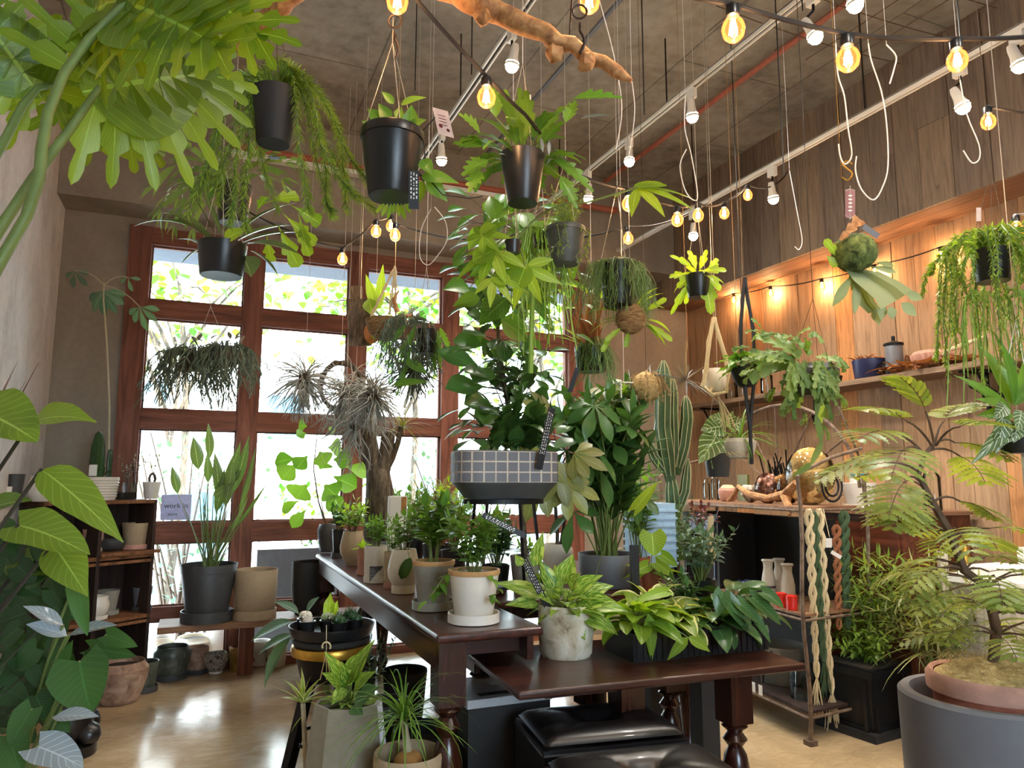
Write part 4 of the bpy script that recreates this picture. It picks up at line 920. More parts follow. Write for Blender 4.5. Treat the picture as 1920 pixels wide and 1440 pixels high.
# iron stand, tiled planter
q = at(945, 934, 2.95); SX, SY, SZ = q; t = thing('plant_stand', 'black iron stand carrying the tiled planter on the table', 'stand', (SX, SY, TZ))
m_ = M()
for i in (-1, 1):
    for j in (-1, 1): M().tube([(SX+i*.14, SY+j*.10, TZ), (SX+i*.10, SY+j*.07, SZ-.02)], .007, 6).build('leg', MAT['black_iron'], t)
M().lathe([(.0, -.022), (.17, -.022), (.17, -.003), (0, -.003)], (SX, SY, SZ), 24, sy=.7, cap=False).build('top_plate', MAT['black_iron'], t)
M().box((SX, SY, TZ+.10), (.22, .16, .012)).build('lower_shelf', MAT['black_iron'], t, smooth=False)
t = thing('tiled_planter', 'oblong grey planter with white-outlined square tiles holding dark zz leaves', 'planter', (SX, SY, SZ)); c = A3(SX, SY, SZ)
X_ = unit(A3(1, -.12, 0)); Y_ = A3(-X_[1], X_[0], 0); AX = (X_, Y_, UP); wx, wy, hh = .215, .13, .19
def rr_prof(th, w, d, n=4): c_, s_ = cos(th), sin(th); k = (abs(c_/w)**n+abs(s_/d)**n)**(-1/n); return k
def oval(mm, prof, seg=56, cap=False):
    vs = []; n = len(prof)
    for (f, z) in prof:
        for k in range(seg):
            th = 2*pi*k/seg; rr = rr_prof(th, wx, wy)*f; vs.append(c+X_*cos(th)*rr+Y_*sin(th)*rr+UP*z)
    fs = [(i*seg+k, i*seg+(k+1) % seg, (i+1)*seg+(k+1) % seg, (i+1)*seg+k) for i in range(n-1) for k in range(seg)]
    mm.add(vs, fs); return mm
pm = oval(M(), [(.0, .001), (.74, 0), (.84, .03), (.95, .055), (.975, .062), (.975, hh-.006), (.965, hh), (.90, hh), (.89, hh-.03), (0, hh-.03)]); pm.build('pot', MAT['dark_gray'], t)
lines = oval(M(), [(.975, .064), (.985, .064), (.985, hh-.004), (.975, hh-.004)]); lines.build('pale_grout', MAT['stone_pale'], t)
tl = M(); nt = 26; per_ = [(rr_prof(2*pi*k/400, wx, wy)*.99, 2*pi*k/400) for k in range(401)]; pp_ = [A3(cos(a)*q_, sin(a)*q_, 0) for q_, a in per_]; cum = [0]
for a, b in zip(pp_[:-1], pp_[1:]): cum.append(cum[-1]+np.linalg.norm(b-a))
for k in range(nt):
    for row in range(3):
        z0 = .066+row*.041; z1 = z0+.035; ids = [np.searchsorted(cum, cum[-1]*(k+f)/nt) for f in (.07, .3, .5, .7, .93)]
        vs = [];
        for z_ in (z0, z1):
            for i_ in ids: q_ = pp_[min(i_, 400)]*1.006; vs.append(c+X_*q_[0]+Y_*q_[1]+UP*z_)
        tl.add(vs, [(i_, i_+1, i_+6, i_+5) for i_ in range(4)])
tl.build('tile', MAT['slate_gray'], t); t.children[-1]['label'] = 'grey square relief tiles around the planter'
rr2 = random.Random(17); ml, ms = M(), M(); s = c+UP*(hh-.03)
M().lathe([(0, .002), (.17, 0)], s, 20, sy=.6, cap=False).build('soil', MAT['soil'], t)
for k in range(15):
    b = s+X_*rr2.uniform(-.13, .13)+Y_*rr2.uniform(-.06, .06); shoots(ml, ms, b, 1, rr2.uniform(.16, .32), .10+.05*rr2.random(), 8, .085, .04, 'ovate', rr2, .005, .15, opp='flat', up=.7)
for k in range(26):
    b = s+X_*rr2.uniform(-.15, .15)+Y_*rr2.uniform(-.08, .08)+UP*rr2.uniform(.02, .22); ml.leaf(b, dirv(rr2.uniform(0, 6.3), rr2.uniform(-.2, 1)), UP, .12, .07, 'ovate', .6, .2, 6)
ml.build('foliage', MAT['leaf_dark'], t); ms.build('stems', MAT['stem_green'], t)
stick(t, at(1010, 880, 2.85), at(1035, 765, 2.83), .028); stick(t, at(985, 1005, 2.5), at(905, 965, 2.5), .02)
# grey pot under the stand + tall ficus tree
t, s, u = ppot('ficus_tree', 'tall ficus tree with large dark leaves rising in front of the window', 'tree', 985, 1006, TZ, 58, 44, 66, 'cement_gray', dpt=3.45)
D_ = 3.5; ml, ms = M(), M(); tk = [s, g(975, 860), g(952, 760), g(940, 680), g(932, 600), g(945, 520), g(935, 440), g(930, 400)]
ms.tube(tk, [.014, .013, .012, .011, .010, .008, .006, .004], 8); rr3 = random.Random(77)
for (x0, y0, x1, y1, w, z_) in ((932, 620, 875, 590, 56, -.2), (935, 640, 868, 625, 50, -.35), (935, 600, 900, 540, 50, 0), (940, 560, 985, 600, 56, .1), (945, 540, 880, 500, 46, -.1), (940, 650, 1000, 660, 50, .2), (938, 680, 890, 720, 60, -.3), (940, 690, 1000, 720, 46, .1), (945, 700, 960, 640, 50, .2), (945, 720, 870, 700, 44, -.4), (940, 470, 990, 440, 46, 0), (935, 450, 905, 400, 42, -.1), (935, 430, 960, 380, 40, 0), (940, 500, 1010, 500, 50, .2), (942, 520, 980, 550, 54, -.2), (936, 480, 880, 450, 44, -.2), (930, 410, 945, 365, 36, .1), (933, 600, 960, 570, 50, -.1), (938, 640, 905, 660, 52, .1), (935, 585, 862, 550, 48, .2), (960, 760, 1030, 750, 60, -.2), (955, 770, 870, 760, 70, -.3), (962, 780, 1060, 790, 60, 0), (958, 740, 1010, 690, 54, -.15), (955, 750, 900, 800, 60, -.35), (950, 730, 835, 730, 58, -.3), (948, 715, 820, 660, 50, -.1), (940, 660, 850, 640, 56, 0), (936, 560, 1010, 560, 46, .1)):
    b0 = g(x0, y0); ms.tube(curve(b0, g((x0*2+x1)/3, (y0*2+y1)/3-4, z_*.5), 0, 2), .003, 4); ml.l2(g((x0*2+x1)/3, (y0*2+y1)/3-4, z_*.5), g(x1, y1, z_), _f*-.8+UP*.5, w*u*.9, 'obov', .35, n=8, cross=2)
for k in range(110):
    f = rr3.uniform(1.2, 6.8); i = int(f); q = tk[i]+(tk[i+1]-tk[i])*(f-i); a = rr3.uniform(0, 6.3); e = q+A3(cos(a), sin(a), rr3.uniform(-.2, .6))*rr3.uniform(.05, .26); ms.tube([q, e], .0018, 4)
    ml.leaf(e, unit(e-q-UP*.05), UP, rr3.uniform(.09, .17), rr3.uniform(.05, .09), 'obov', .6, .2, 6, cross=2)
shoots(ml, ms, g(960, 790), 9, .32, .22, 8, .10, .05, 'lance', rr3, .004, .2, droop=.3)
ml.build('foliage', MAT['leaf_dark'], t); ms.build('stems', MAT['bark'], t)
stick(t, at(1068, 735, 3.1), at(1083, 690, 3.1), .02, False)
# money tree leaves to the right of the planter, in a wide grey bowl
t, s, u = ppot('potted_plant', 'large dark-leaved plant in a wide grey stone bowl behind the pothos', 'potted plant', 1140, 1100, TZ, 112, 92, 62, 'slate_gray', style='bowl')
D_ = float(np.dot(s-CAM, _f)); ml, ms = M(), M(); rr4 = random.Random(5)
shoots(ml, ms, s, 15, 300*u, 95*u, 13, 62*u, 20*u, 'lance', rr4, .006, .25, opp=True, up=.9, base=.06)
for (x0, y0, n, L) in ((1060, 845, 5, 80), (1095, 825, 5, 95), (1115, 760, 6, 70), (1080, 800, 5, 80), (1180, 800, 6, 60), (1120, 870, 5, 80), (1075, 960, 5, 70), (1200, 930, 5, 50), (1150, 830, 5, 75)):
    q = g(x0, y0, rr4.uniform(-.25, 0)); ms.tube(curve(s+A3(rr4.uniform(-.05, .05), 0, 0), q, .05, 6, _r, rr4.uniform(-.04, .04)), .004, 5); palm(ml, ms, q, unit(_r*rr4.uniform(-1, 1)+UP*-.3-_f*.3), UP, n, L*u, L*.36*u, rr4, 'obov', 1.9)
ml.build('foliage', MAT['leaf_dark'], t); ms.build('stems', MAT['stem_green'], t)
t, s, u = ppot('potted_plant', 'light-leaved pachira with drooping five-part leaves overlapping the tiled planter', 'potted plant', 1045, 1080, TZ, 50, 40, 60, 'stone_pale', style='round')
D_ = float(np.dot(s-CAM, _f)); ml, ms = M(), M(); ms.tube([s, g(1045, 1000), g(1040, 930), g(1052, 890), g(1048, 860)], [.013, .011, .010, .008, .005], 8); ms.tube([s+A3(.02, 0, 0), g(1058, 980), g(1060, 930), g(1052, 890)], [.012, .01, .008, .006], 8)
for (x0, y0, L, dx, dy) in ((1022, 845, 74, -.6, -.7), (1015, 900, 66, -.5, -1), (1045, 870, 70, .3, -1), (1062, 905, 60, .7, -.8), (1075, 850, 56, .8, -.2), (1100, 815, 80, .8, -.6), (1090, 740, 70, .5, -.3), (1030, 780, 50, -.4, .4), (1130, 730, 66, .7, -.1)):
    q = g(x0, y0, -.80 if x0 < 1080 else -.25); ms.tube(curve(g(1050, 880, -.05), q, .03, 5), .0022, 5); palm(ml, ms, q, unit(_r*dx+UP*dy-_f*.5), unit(UP*.6-_f), 5, L*u, L*.34*u, rr4, 'obov', 1.2, bend=.35)
ml.build('foliage', MAT['leaf_olive'], t); ms.build('stems', MAT['bark'], t)
for args in (('leafy plant with glossy pointed leaves behind the grey bowl', 1196, 1088, 50, 40, 44, 'terracotta', 'leaf_mid', 8, 170, 40, 10, 34, 14, 'lance'), ('yellow-striped spider plant behind the dark-leaved plant', 1176, 1070, 44, 36, 40, 'stone_pale', 'leaf_variegated', 0, 10, 10, 1, 10, 10, 'grass')):
    t, s, u = tpot(*args, seed=51) if args[8] else (None, None, None)
    if not args[8]:
        t, s, u = ppot('potted_plant', args[0], 'potted plant', args[1], args[2], TZ, args[3], args[4], args[5], args[6]); ml = M(); rose(ml, None, s+UP*.30, 60, .22, .012, (-10, 70), 'grass', 1.3, r=r); ml.build('foliage', MAT[args[7]], t); M().tube([s, s+UP*.30], .02, 8).build('stems', MAT['bark'], t)
# ============================================================ bench: concrete pot, tray of pothos, scindapsus
r = random.Random(63)
t, s, u = ppot('potted_plant', 'lance-leaved pothos in a weathered mottled concrete pot on the side table', 'potted plant', 1061, 1228, BZ, 104, 98, 94, 'mottled_concrete', style='cyl')
D_ = float(np.dot(s-CAM, _f)); ml, ms = M(), M()
for (x0, y0, x1, y1, w, z_) in ((1030, 1140, 948, 1136, 24, -.05), (1040, 1135, 930, 1095, 30, 0), (1045, 1130, 1010, 1050, 26, .05), (1050, 1120, 1075, 1040, 34, .05), (1055, 1130, 1130, 1080, 30, 0), (1070, 1140, 1155, 1130, 34, -.08), (1070, 1145, 1158, 1192, 34, -.1), (1060, 1145, 1096, 1200, 30, -.1), (1050, 1145, 1088, 1155, 26, -.12), (1045, 1140, 1005, 1120, 26, -.1), (1055, 1125, 1040, 1060, 26, .1), (1065, 1130, 1120, 1105, 28, .08), (1060, 1135, 1180, 1150, 30, -.05), (1075, 1130, 1150, 1100, 28, .1), (1050, 1140, 1030, 1100, 28, .1), (1070, 1140, 1110, 1150, 30, -.1), (1050, 1125, 985, 1075, 26, .08), (1062, 1120, 1090, 1075, 28, -.06)):
    m0 = g(x0*.75+x1*.25, y0*.75+y1*.25-6, z_*.5); ms.tube([s+A3(r.uniform(-.02, .02), r.uniform(-.02, .02), 0), m0], .0018, 4); ml.l2(m0, g(x1, y1, z_), UP*.7-_f*.6, w*u*1.25, 'ovate', .5, n=8, cross=2)
rose(ml, ms, s, 26, 62*u, 26*u, (5, 70), 'ovate', .6, pet=22*u, r=r)
q = g(1040, 1140, -.05); e = [q, g(1015, 1085, -.1), g(1000, 1050, -.12)]; ms.tube(e, .002, 4); ml.l2(g(1000, 1062, -.12), g(1018, 998, -.12), -_f, 26*u, 'ovate', .2); ml.l2(g(980, 1060, -.12), g(966, 1040, -.12), -_f, 18*u, 'ovate', .2)
ms.tube([s, g(1110, 1100), g(1135, 1020), g(1150, 950)], .0016, 4)
ml.build('foliage', MAT['leaf_pothos'], t); ms.build('stems', MAT['stem_green'], t); stick(t, g(1028, 1140, -.06), g(980, 1045, -.09), .026)
q0, q1 = onZ(1190, 1243, BZ), onZ(1440, 1218, BZ); tb = unit(A3(q1[0]-q0[0], q1[1]-q0[1], 0)); ty = A3(-tb[1], tb[0], 0); tl_ = np.linalg.norm(q1-q0)
t = thing('nursery_tray', 'long black ribbed plastic tray on the side table', 'tray', (q0+q1)/2); cc = (q0+q1)/2+ty*.11
m_ = M(); m_.box(cc+UP*.008, (tl_*.96, .20, .016), (tb, ty, UP))
for s_ in (-1, 1): m_.box(cc+ty*s_*.105+UP*.05, (tl_, .008, .10), (tb, ty, UP)); m_.box(cc+tb*s_*tl_/2+UP*.05, (.008, .218, .10), (tb, ty, UP)); m_.box(cc+ty*s_*.112+UP*.098, (tl_+.02, .012, .008), (tb, ty, UP))
n_ = 22
for k in range(n_): m_.box(cc-ty*.1105+tb*tl_*((k+.5)/n_-.5)+UP*.045, (.006, .006, .085), (tb, ty, UP))
m_.build('tray', MAT['black_plastic'], t, smooth=False)
def nurse(label, f, g2, rt, h, mat, leaf, fn, cat='potted plant'):
    c = cc+tb*tl_*f+ty*g2+UP*.017; t = thing('nursery_pot_plant', label, cat, c); s = pot(t, c, rt, rt*.75, h, mat, rib=.02, ribn=16, seg=48)
    ml, ms = M(), M(); fn(ml, ms, s); ml.build('foliage', MAT[leaf], t); ms.build('stems', MAT['stem_green'], t); return t, s
def poth(n, L, Wd, pet, el=(0, 75), seed=1, shape='heart'):
    return lambda ml, ms, s: rose(ml, ms, s, n, L, Wd, el, shape, .8, pet=pet, r=random.Random(seed), cross=2, nseg=8)
t, s = nurse('lime-green pothos in a clear ribbed plastic cup at the left of the tray', -.40, -.03, .045, .12, 'clear_plastic', 'leaf_bright', poth(34, .125, .08, .07, (-5, 75), 2))
D_ = float(np.dot(s-CAM, _f)); ml = M(); ml.l2(g(1250, 1110, -.05), g(1190, 1130, -.1), UP-_f, .05, 'heart', .4, cross=2); ml.l2(g(1215, 1150, -.08), g(1220, 1240, -.08), -_f+_r*.3, .055, 'ovate', .3, cross=2); ml.l2(g(1290, 1195, -.12), g(1252, 1238, -.12), UP-_f, .042, 'ovate', .3); ml.l2(g(1290, 1195, -.12), g(1330, 1222, -.12), UP-_f, .05, 'ovate', .3); ml.build('trailing_leaves', MAT['leaf_bright'], t)
M().tube([s, g(1240, 1160, -.1), g(1275, 1185, -.13), g(1292, 1196, -.12)], .0018, 4).build('runner', MAT['stem_green'], t)
M().tube([g(1235, 1090), g(1280, 1140)], .002, 4).build('stake', MAT['stem_green'], t)
nurse('cream-edged pothos in a clear plastic cup in the middle of the tray', -.12, -.03, .042, .11, 'clear_plastic', 'leaf_variegated', poth(34, .09, .065, .065, (0, 80), 3))
nurse('pale yellow and green pothos behind the middle cup of the tray', -.20, .07, .042, .13, 'black_plastic', 'leaf_variegated', poth(30, .10, .065, .08, (10, 80), 4))
t, s = nurse('silver-spotted scindapsus spilling over the front of the tray', .16, -.03, .045, .11, 'black_plastic', 'leaf_spotted', poth(32, .12, .095, .07, (-25, 60), 5))
D_ = float(np.dot(s-CAM, _f)); ml = M()
for (x0, y0, x1, y1, w) in ((1360, 1120, 1395, 1178, .065), (1385, 1130, 1425, 1170, .06), (1410, 1120, 1462, 1172, .06), (1400, 1140, 1443, 1205, .04), (1355, 1110, 1345, 1150, .06), (1430, 1110, 1468, 1140, .055)): ml.l2(g(x0, y0, -.1), g(x1, y1, -.12), UP-_f*.9, w*1.2, 'heart', .4, cross=2, n=8)
ml.build('hanging_leaves', MAT['leaf_spotted'], t)
nurse('second spotted scindapsus at the right end of the tray', .40, .02, .045, .12, 'black_plastic', 'leaf_spotted', poth(28, .11, .085, .085, (-10, 75), 6))
nurse('dark upright plant at the back of the tray', .05, .07, .04, .13, 'black_plastic', 'leaf_dark', lambda ml, ms, s: shoots(ml, ms, s, 8, .14, .08, 7, .05, .028, 'ovate', random.Random(8)))
# tall glass with green stems and a black label box
t = thing('plant_marker', 'tall black rectangular label sign standing behind the tray', 'sign', onZ(1283, 1130, BZ)); D_ = 2.75
sq_ = cc+ty*.16-tb*.14; zz_ = g(1283, 1035)[2]; t.location = (sq_[0], sq_[1], BZ); ORG[t.name] = A3(sq_[0], sq_[1], BZ); M().box(A3(sq_[0], sq_[1], (BZ+zz_)/2), (.035, .02, zz_-BZ), (tb, ty, UP)).build('sign_board', MAT['card_black'], t, smooth=False)
t, s, u = ppot('potted_plant', 'small-leaved bright plant in a clear glass behind the pothos tray', 'potted plant', 1278, 1080, TZ, 30, 28, 66, 'clear_glass', style='cyl', soil=None)
ml, ms = M(), M(); shoots(ml, ms, s-UP*.08, 14, .30, .10, 10, .035, .018, 'ovate', random.Random(12)); ml.build('foliage', MAT['leaf_bluegreen'], t); ms.build('stems', MAT['string_lime'], t)
# ============================================================ sill bench and its planters
t = thing('sill_bench', 'long low wooden plank bench standing along the window', 'bench', (.35, 5.42, 0))
M().b2((-.23, 5.30, .365), (1.30, 5.62, .405)).build('plank', MAT['wood_sill'], t, smooth=False)
for x in (.28, 1.1): M().b2((x, 5.57, 0), (x+.10, 5.615, .365)).build('support', MAT['wood_frame'], t, smooth=False)
c = A3(*onY(388, 1140, 5.44)); c = A3(c[0], 5.44, .405); u = sz(c, 1)
t = thing('potted_plant', 'large dark planter on the window bench with tall paddle leaves', 'potted plant', c); s = pot(t, c, 51*u, 36*u, 96*u, 'dark_gray', 'taper', saucer='dark_gray', sr=46*u, rib=.008, ribn=4)
D_ = float(np.dot(s-CAM, _f)); ml, ms = M(), M(); r = random.Random(3)
g = lambda x, y, dd=0: at(x, y, D_+dd)
for (x0, y0, x1, y1, w, z_) in ((372, 880, 362, 820, 26, 0), (393, 860, 390, 795, 18, .1), (390, 905, 388, 850, 18, .05), (412, 935, 402, 850, 22, 0), (418, 920, 450, 830, 22, .1), (422, 950, 436, 860, 20, -.1), (436, 925, 466, 818, 20, .15), (430, 905, 452, 880, 16, .1), (333, 925, 322, 875, 18, 0), (448, 960, 478, 840, 12, .1), (400, 930, 440, 905, 22, -.1), (405, 960, 420, 880, 22, 0), (440, 990, 500, 905, 8, .15), (430, 1000, 465, 930, 9, .1)):
    b0 = s+A3(r.uniform(-.04, .04), r.uniform(-.04, .04), 0); ms.tube(curve(b0, g(x0, y0, z_), 0, 5, _r, r.uniform(-.02, .02)), [.006, .005, .005, .004, .003, .003], 5)
    ml.l2(g(x0, y0, z_), g(x1, y1, z_), -_f*.8+_r*.7, w*u*1.0, 'lance', .25, n=8)
for k in range(16): ms.tube(curve(s+A3(r.uniform(-.04, .04), r.uniform(-.04, .04), 0), s+A3(r.uniform(-.22, .28), r.uniform(-.1, .1), r.uniform(.25, .6)), .02, 5), [.005, .005, .004, .003, .002, .001], 4)
ml.build('foliage', MAT['leaf_jade'], t); ms.build('stems', MAT['stem_green'], t)
def plainpot(label, bx, by, z, wt, wb, hp, mat, style='taper', dpt=None, yy=None, name='flower_pot', group=None, soil=None, **k):
    c = onZ(bx, by, z) if yy is None else A3(onY(bx, by, yy)[0], yy, z)
    t = thing(name, label, 'pot', c, group); u = sz(c, 1)
    pot(t, c, wt/2*u, wb/2*u, hp*u, mat, style, soil=soil, part='pot_body', **k); return t
plainpot('large plain tan cylinder pot on the window bench', 478, 1130, .405, 78, 72, 82, 'cement_tan', 'cyl', yy=5.43, saucer='cement_tan', sr=.145)
plainpot('tall matte black cylinder pot at the right end of the window bench', 580, 1130, .405, 68, 56, 96, 'black_matte', 'cyl', yy=5.46)
# ============================================================ pots on the floor
for a in (('dark glazed floor pot with a pale rim, front left by the shelf', 320, 1272, 56, 44, 54, 'mottled_green', 'round', dict(saucer='dark_gray', soil='soil')),
          ('small brown floor pot right of the dark glazed one', 368, 1262, 40, 34, 44, 'mottled_tan', 'cyl', dict(saucer='dark_gray')),
          ('small speckled round floor pot with a white foot', 404, 1262, 38, 24, 34, 'speckled', 'round', dict(saucer='white_ceramic', sr=.045)),
          ('mustard glazed floor pot with a crinkled rim', 450, 1256, 42, 36, 44, 'mustard_glaze', 'taper', dict(rib=.02, ribn=14)),
          ('white textured tall floor pot behind the mustard one', 421, 1236, 66, 58, 66, 'stone_pale', 'cyl', dict()),
          ('white floor pot with saucer right of the mustard one', 487, 1246, 36, 32, 40, 'white_ceramic', 'taper', dict(saucer='white_ceramic')),
          ('cream floor pot at the right end of the row', 518, 1248, 38, 32, 38, 'cream_ceramic', 'taper', dict()),
          ('cream-rimmed floor pot filled with soil, back row centre', 362, 1240, 58, 44, 46, 'cream_ceramic', 'round', dict(soil='soil')),
          ('small white-rimmed floor pot between the dark glazed and soil-filled ones', 322, 1242, 42, 34, 34, 'white_ceramic', 'taper', dict()),
          ('white-rimmed floor pot half hidden beside the shelf', 302, 1240, 44, 34, 46, 'white_ceramic', 'taper', dict(soil='soil')),
          ('dark metal-look floor pot with soil beside the tan mottled bowl', 270, 1296, 46, 36, 50, 'mottled_green', 'taper', dict(saucer='dark_gray', soil='soil')),
          ('large tan mottled floor pot with a smaller pot inside', 222, 1316, 82, 64, 74, 'mottled_tan', 'round', dict(soil='soil'))):
    plainpot(a[0], a[1], a[2], 0, a[3], a[4], a[5], a[6], a[7], group='pots on the floor by the window', **a[8])
# ============================================================ box shelf at the left
B0 = A3(-.28, 5.38, 0); bx = unit(A3(.82, .57, 0)); by = A3(-bx[1], bx[0], 0); AXS = (bx, by, UP); BLN = .70
t = thing('box_shelf', 'stacked dark wooden box shelf holding pots in the left corner', 'shelf', B0-bx*BLN/2)
def sbox(x0, x1, y0, y1, z0, z1, mat, nm): return M().box(B0-bx*(x0+x1)/2+by*(y0+y1)/2+UP*(z0+z1)/2, (abs(x1-x0), abs(y1-y0), z1-z0), AXS).build(nm, MAT[mat], t, smooth=False)
_t = float(np.dot(B0-CAM, _f)); ZT = at(305, 938, _t)[2]; Z2 = at(303, 1040, _t)[2]; Z1 = at(300, 1153, _t)[2]; SZS = (0.06, Z1, Z2, ZT)
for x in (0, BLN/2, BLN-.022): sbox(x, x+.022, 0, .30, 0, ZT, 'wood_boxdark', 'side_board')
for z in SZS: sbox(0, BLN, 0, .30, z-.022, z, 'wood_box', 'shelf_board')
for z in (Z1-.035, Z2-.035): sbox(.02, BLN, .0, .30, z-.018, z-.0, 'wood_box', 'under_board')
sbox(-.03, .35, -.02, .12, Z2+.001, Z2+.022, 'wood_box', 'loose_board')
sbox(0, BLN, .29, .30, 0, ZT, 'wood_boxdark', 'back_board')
def shelfpos(px_, py_, y_, z): # point on shelf depth y_ by pixel column
    n = by; o = B0+by*y_; d = ray(px_, py_); k = np.dot(o-CAM, n)/np.dot(d, n); p = CAM+d*k; p[2] = z; return p
def shpot(label, px_, py_, y_, z, rt, rb, h, mat, style='taper', group='pots in the box shelf', **k):
    c = shelfpos(px_, py_, y_, z); t = thing('flower_pot', label, 'pot', c, group); pot(t, c, rt, rb, h, mat, style, soil=k.pop('soil', None), part='pot_body', **k); return t, c
shpot('white and tan pot at the right of the upper shelf compartment', 252, 1030, .13, Z2+.023, .085, .068, .155, 'cement_tan', saucer='terra_pink')
shpot('dark bowl in the middle of the upper shelf compartment', 207, 1035, .14, Z2+.023, .085, .06, .07, 'dark_gray', 'bowl')
shpot('pinkish pot behind the large green leaf on the upper shelf', 172, 1035, .16, Z2+.023, .06, .05, .13, 'terra_pink', saucer='cement_tan')
shpot('dark grey mottled pot at the right of the middle shelf compartment', 265, 1145, .14, Z1+.001, .062, .045, .14, 'slate_gray', saucer='dark_gray')
shpot('white pot with a rolled rim at the front of the middle shelf', 180, 1160, .07, Z1+.001, .062, .048, .13, 'white_ceramic', 'urn', saucer='white_ceramic')
shpot('grey pot behind the white pot on the middle shelf', 200, 1150, .18, Z1+.001, .068, .05, .14, 'cement_gray', saucer='cement_gray')
shpot('brass-coloured shallow bowl on the middle shelf at the left', 110, 1150, .12, Z1+.001, .075, .06, .05, 'mustard_glaze', 'bowl')
shpot('flat dark dish on the lowest shelf', 225, 1230, .12, .061, .08, .07, .05, 'slate_gray', 'bowl')
# on top
tt, c = shpot('white ribbed bowl pot on top of the shelf holding dark pointed succulents', 187, 935, .13, ZT+.001, .105, .088, .145, 'white_ceramic', rib=.0, soil='soil', group=None); tt.name = 'potted_plant'; tt['category'] = 'potted plant'; ORG[tt.name] = c
rg = M()
for k in range(7): rg.lathe([(.0905+.002*k, .018+k*.017), (.0975+.002*k, .024+k*.017), (.0905+.002*k+.001, .030+k*.017)], c, 32, cap=False)
rg.build('throwing_ring', MAT['white_ceramic'], tt)
ml = M(); rose(ml, None, c+UP*.13-bx*.02, 9, .10, .032, (40, 88), 'lance', -.1, r=r); ml.build('foliage', MAT['leaf_deep'], tt)
cm = M(); cm.lathe([(.034, 0), (.040, .10), (.036, .22), (.020, .30), (0, .32)], c+UP*.12-bx*.035, 20, rib=.10, ribn=8); cm.lathe([(.014, 0), (.016, .14), (.012, .20), (0, .205)], c+UP*.12+bx*.045, 12, rib=.1, ribn=6); cm.build('dark_column_cactus', MAT['leaf_deep'], tt)
M().box(c+UP*.20-_f*.10, (.05, .002, .07), (_r, _f, UP)).build('price_card', MAT['card_white'], tt, smooth=False)
tt, c = shpot('white fluted cup on the shelf end with a looped caudex stem', 283, 935, .12, ZT+.001, .058, .040, .115, 'white_ceramic', rib=.03, ribn=18, soil='soil', group=None); tt.name = 'potted_plant'; tt['category'] = 'potted plant'; ORG[tt.name] = c
q = c+UP*.10; M().tube([q+_r*.02*cos(a)+UP*(.035+.035*sin(a)) for a in np.linspace(-1.4, 4.5, 12)], .009, 8).build('trunk', MAT['bark'], tt)
ml, ms = M(), M(); shoots(ml, ms, q+UP*.06, 9, .13, .10, 6, .025, .010, 'lance', r, .0012, .3); ml.build('foliage', MAT['leaf_olive'], tt); ms.build('stems', MAT['stem_brown'], tt)
c = shelfpos(237, 935, .12, ZT+.001); tt = thing('glass_jar', 'square clear glass jar with dark gravel and thin stems on the shelf top', 'jar', c)
M().box(c+UP*.055, (.085, .085, .11), AXS).build('jar', MAT['clear_glass'], tt, smooth=False); M().box(c+UP*.024, (.078, .078, .045), AXS).build('gravel', MAT['soil'], tt, smooth=False)
ml, ms = M(), M(); shoots(ml, ms, c+UP*.04, 6, .22, .08, 7, .03, .016, 'ovate', r, .002, .5); ml.build('foliage', MAT['leaf_gray'], tt); ms.build('stems', MAT['stem_brown'], tt)
M().tube([c+UP*.05+bx*.05, c+UP*.24-bx*.0+bx*.03], .006, 6).build('stake', MAT['stem_dark'], tt)
shpot('rounded white vase at the left of the shelf top', 75, 940, .12, ZT+.001, .055, .045, .15, 'white_ceramic', 'belly', group=None)
c = shelfpos(40, 955, .05, ZT+.001)
for k, (x_, w, h, mt, lb) in enumerate(((22, .09, .16, 'dark_gray', 'dark grey cup among the pots at the left edge'), (8, .07, .09, 'white_ceramic', 'white oval dish standing at the left edge'))):
    shpot(lb, x_, 965, .04, ZT+.001, w*.55, w*.4, h, mt, 'taper', group=None)
# corner seedling with a very long bare stem
c = A3(*onY(198, 1180, 5.62)); c = A3(c[0], 5.62, 0); t = thing('potted_plant', 'spindly long-stemmed seedling with a few palm-shaped leaves in the left corner', 'potted plant', c)
s = pot(t, c, .07, .055, .13, 'black_plastic'); D_ = float(np.dot(s-CAM, _f)); ml, ms = M(), M()
ms.tube([s, at(192, 980, D_), at(203, 880, D_), at(205, 760, D_), at(200, 640, D_), at(194, 560, D_), at(195, 530, D_)], [.012, .010, .008, .007, .006, .005, .004], 6)
g = lambda x, y, dd=0: at(x, y, D_+dd)
for (x0, y0, L, k) in ((193, 545, .19, 6), (262, 575, .15, 5), (140, 508, .13, 4), (240, 520, .10, 3)):
    ms.tube(curve(g(195, 535), g(x0, y0), .03, 4), .003, 4); palm(ml, ms, g(x0, y0), unit(_r*.2-UP), -_f+UP*.5, k, L, L*.30, r, 'obov', 1.3)
ml.build('foliage', MAT['leaf_bluegreen'], t); ms.build('stems', MAT['stem_pale'], t)
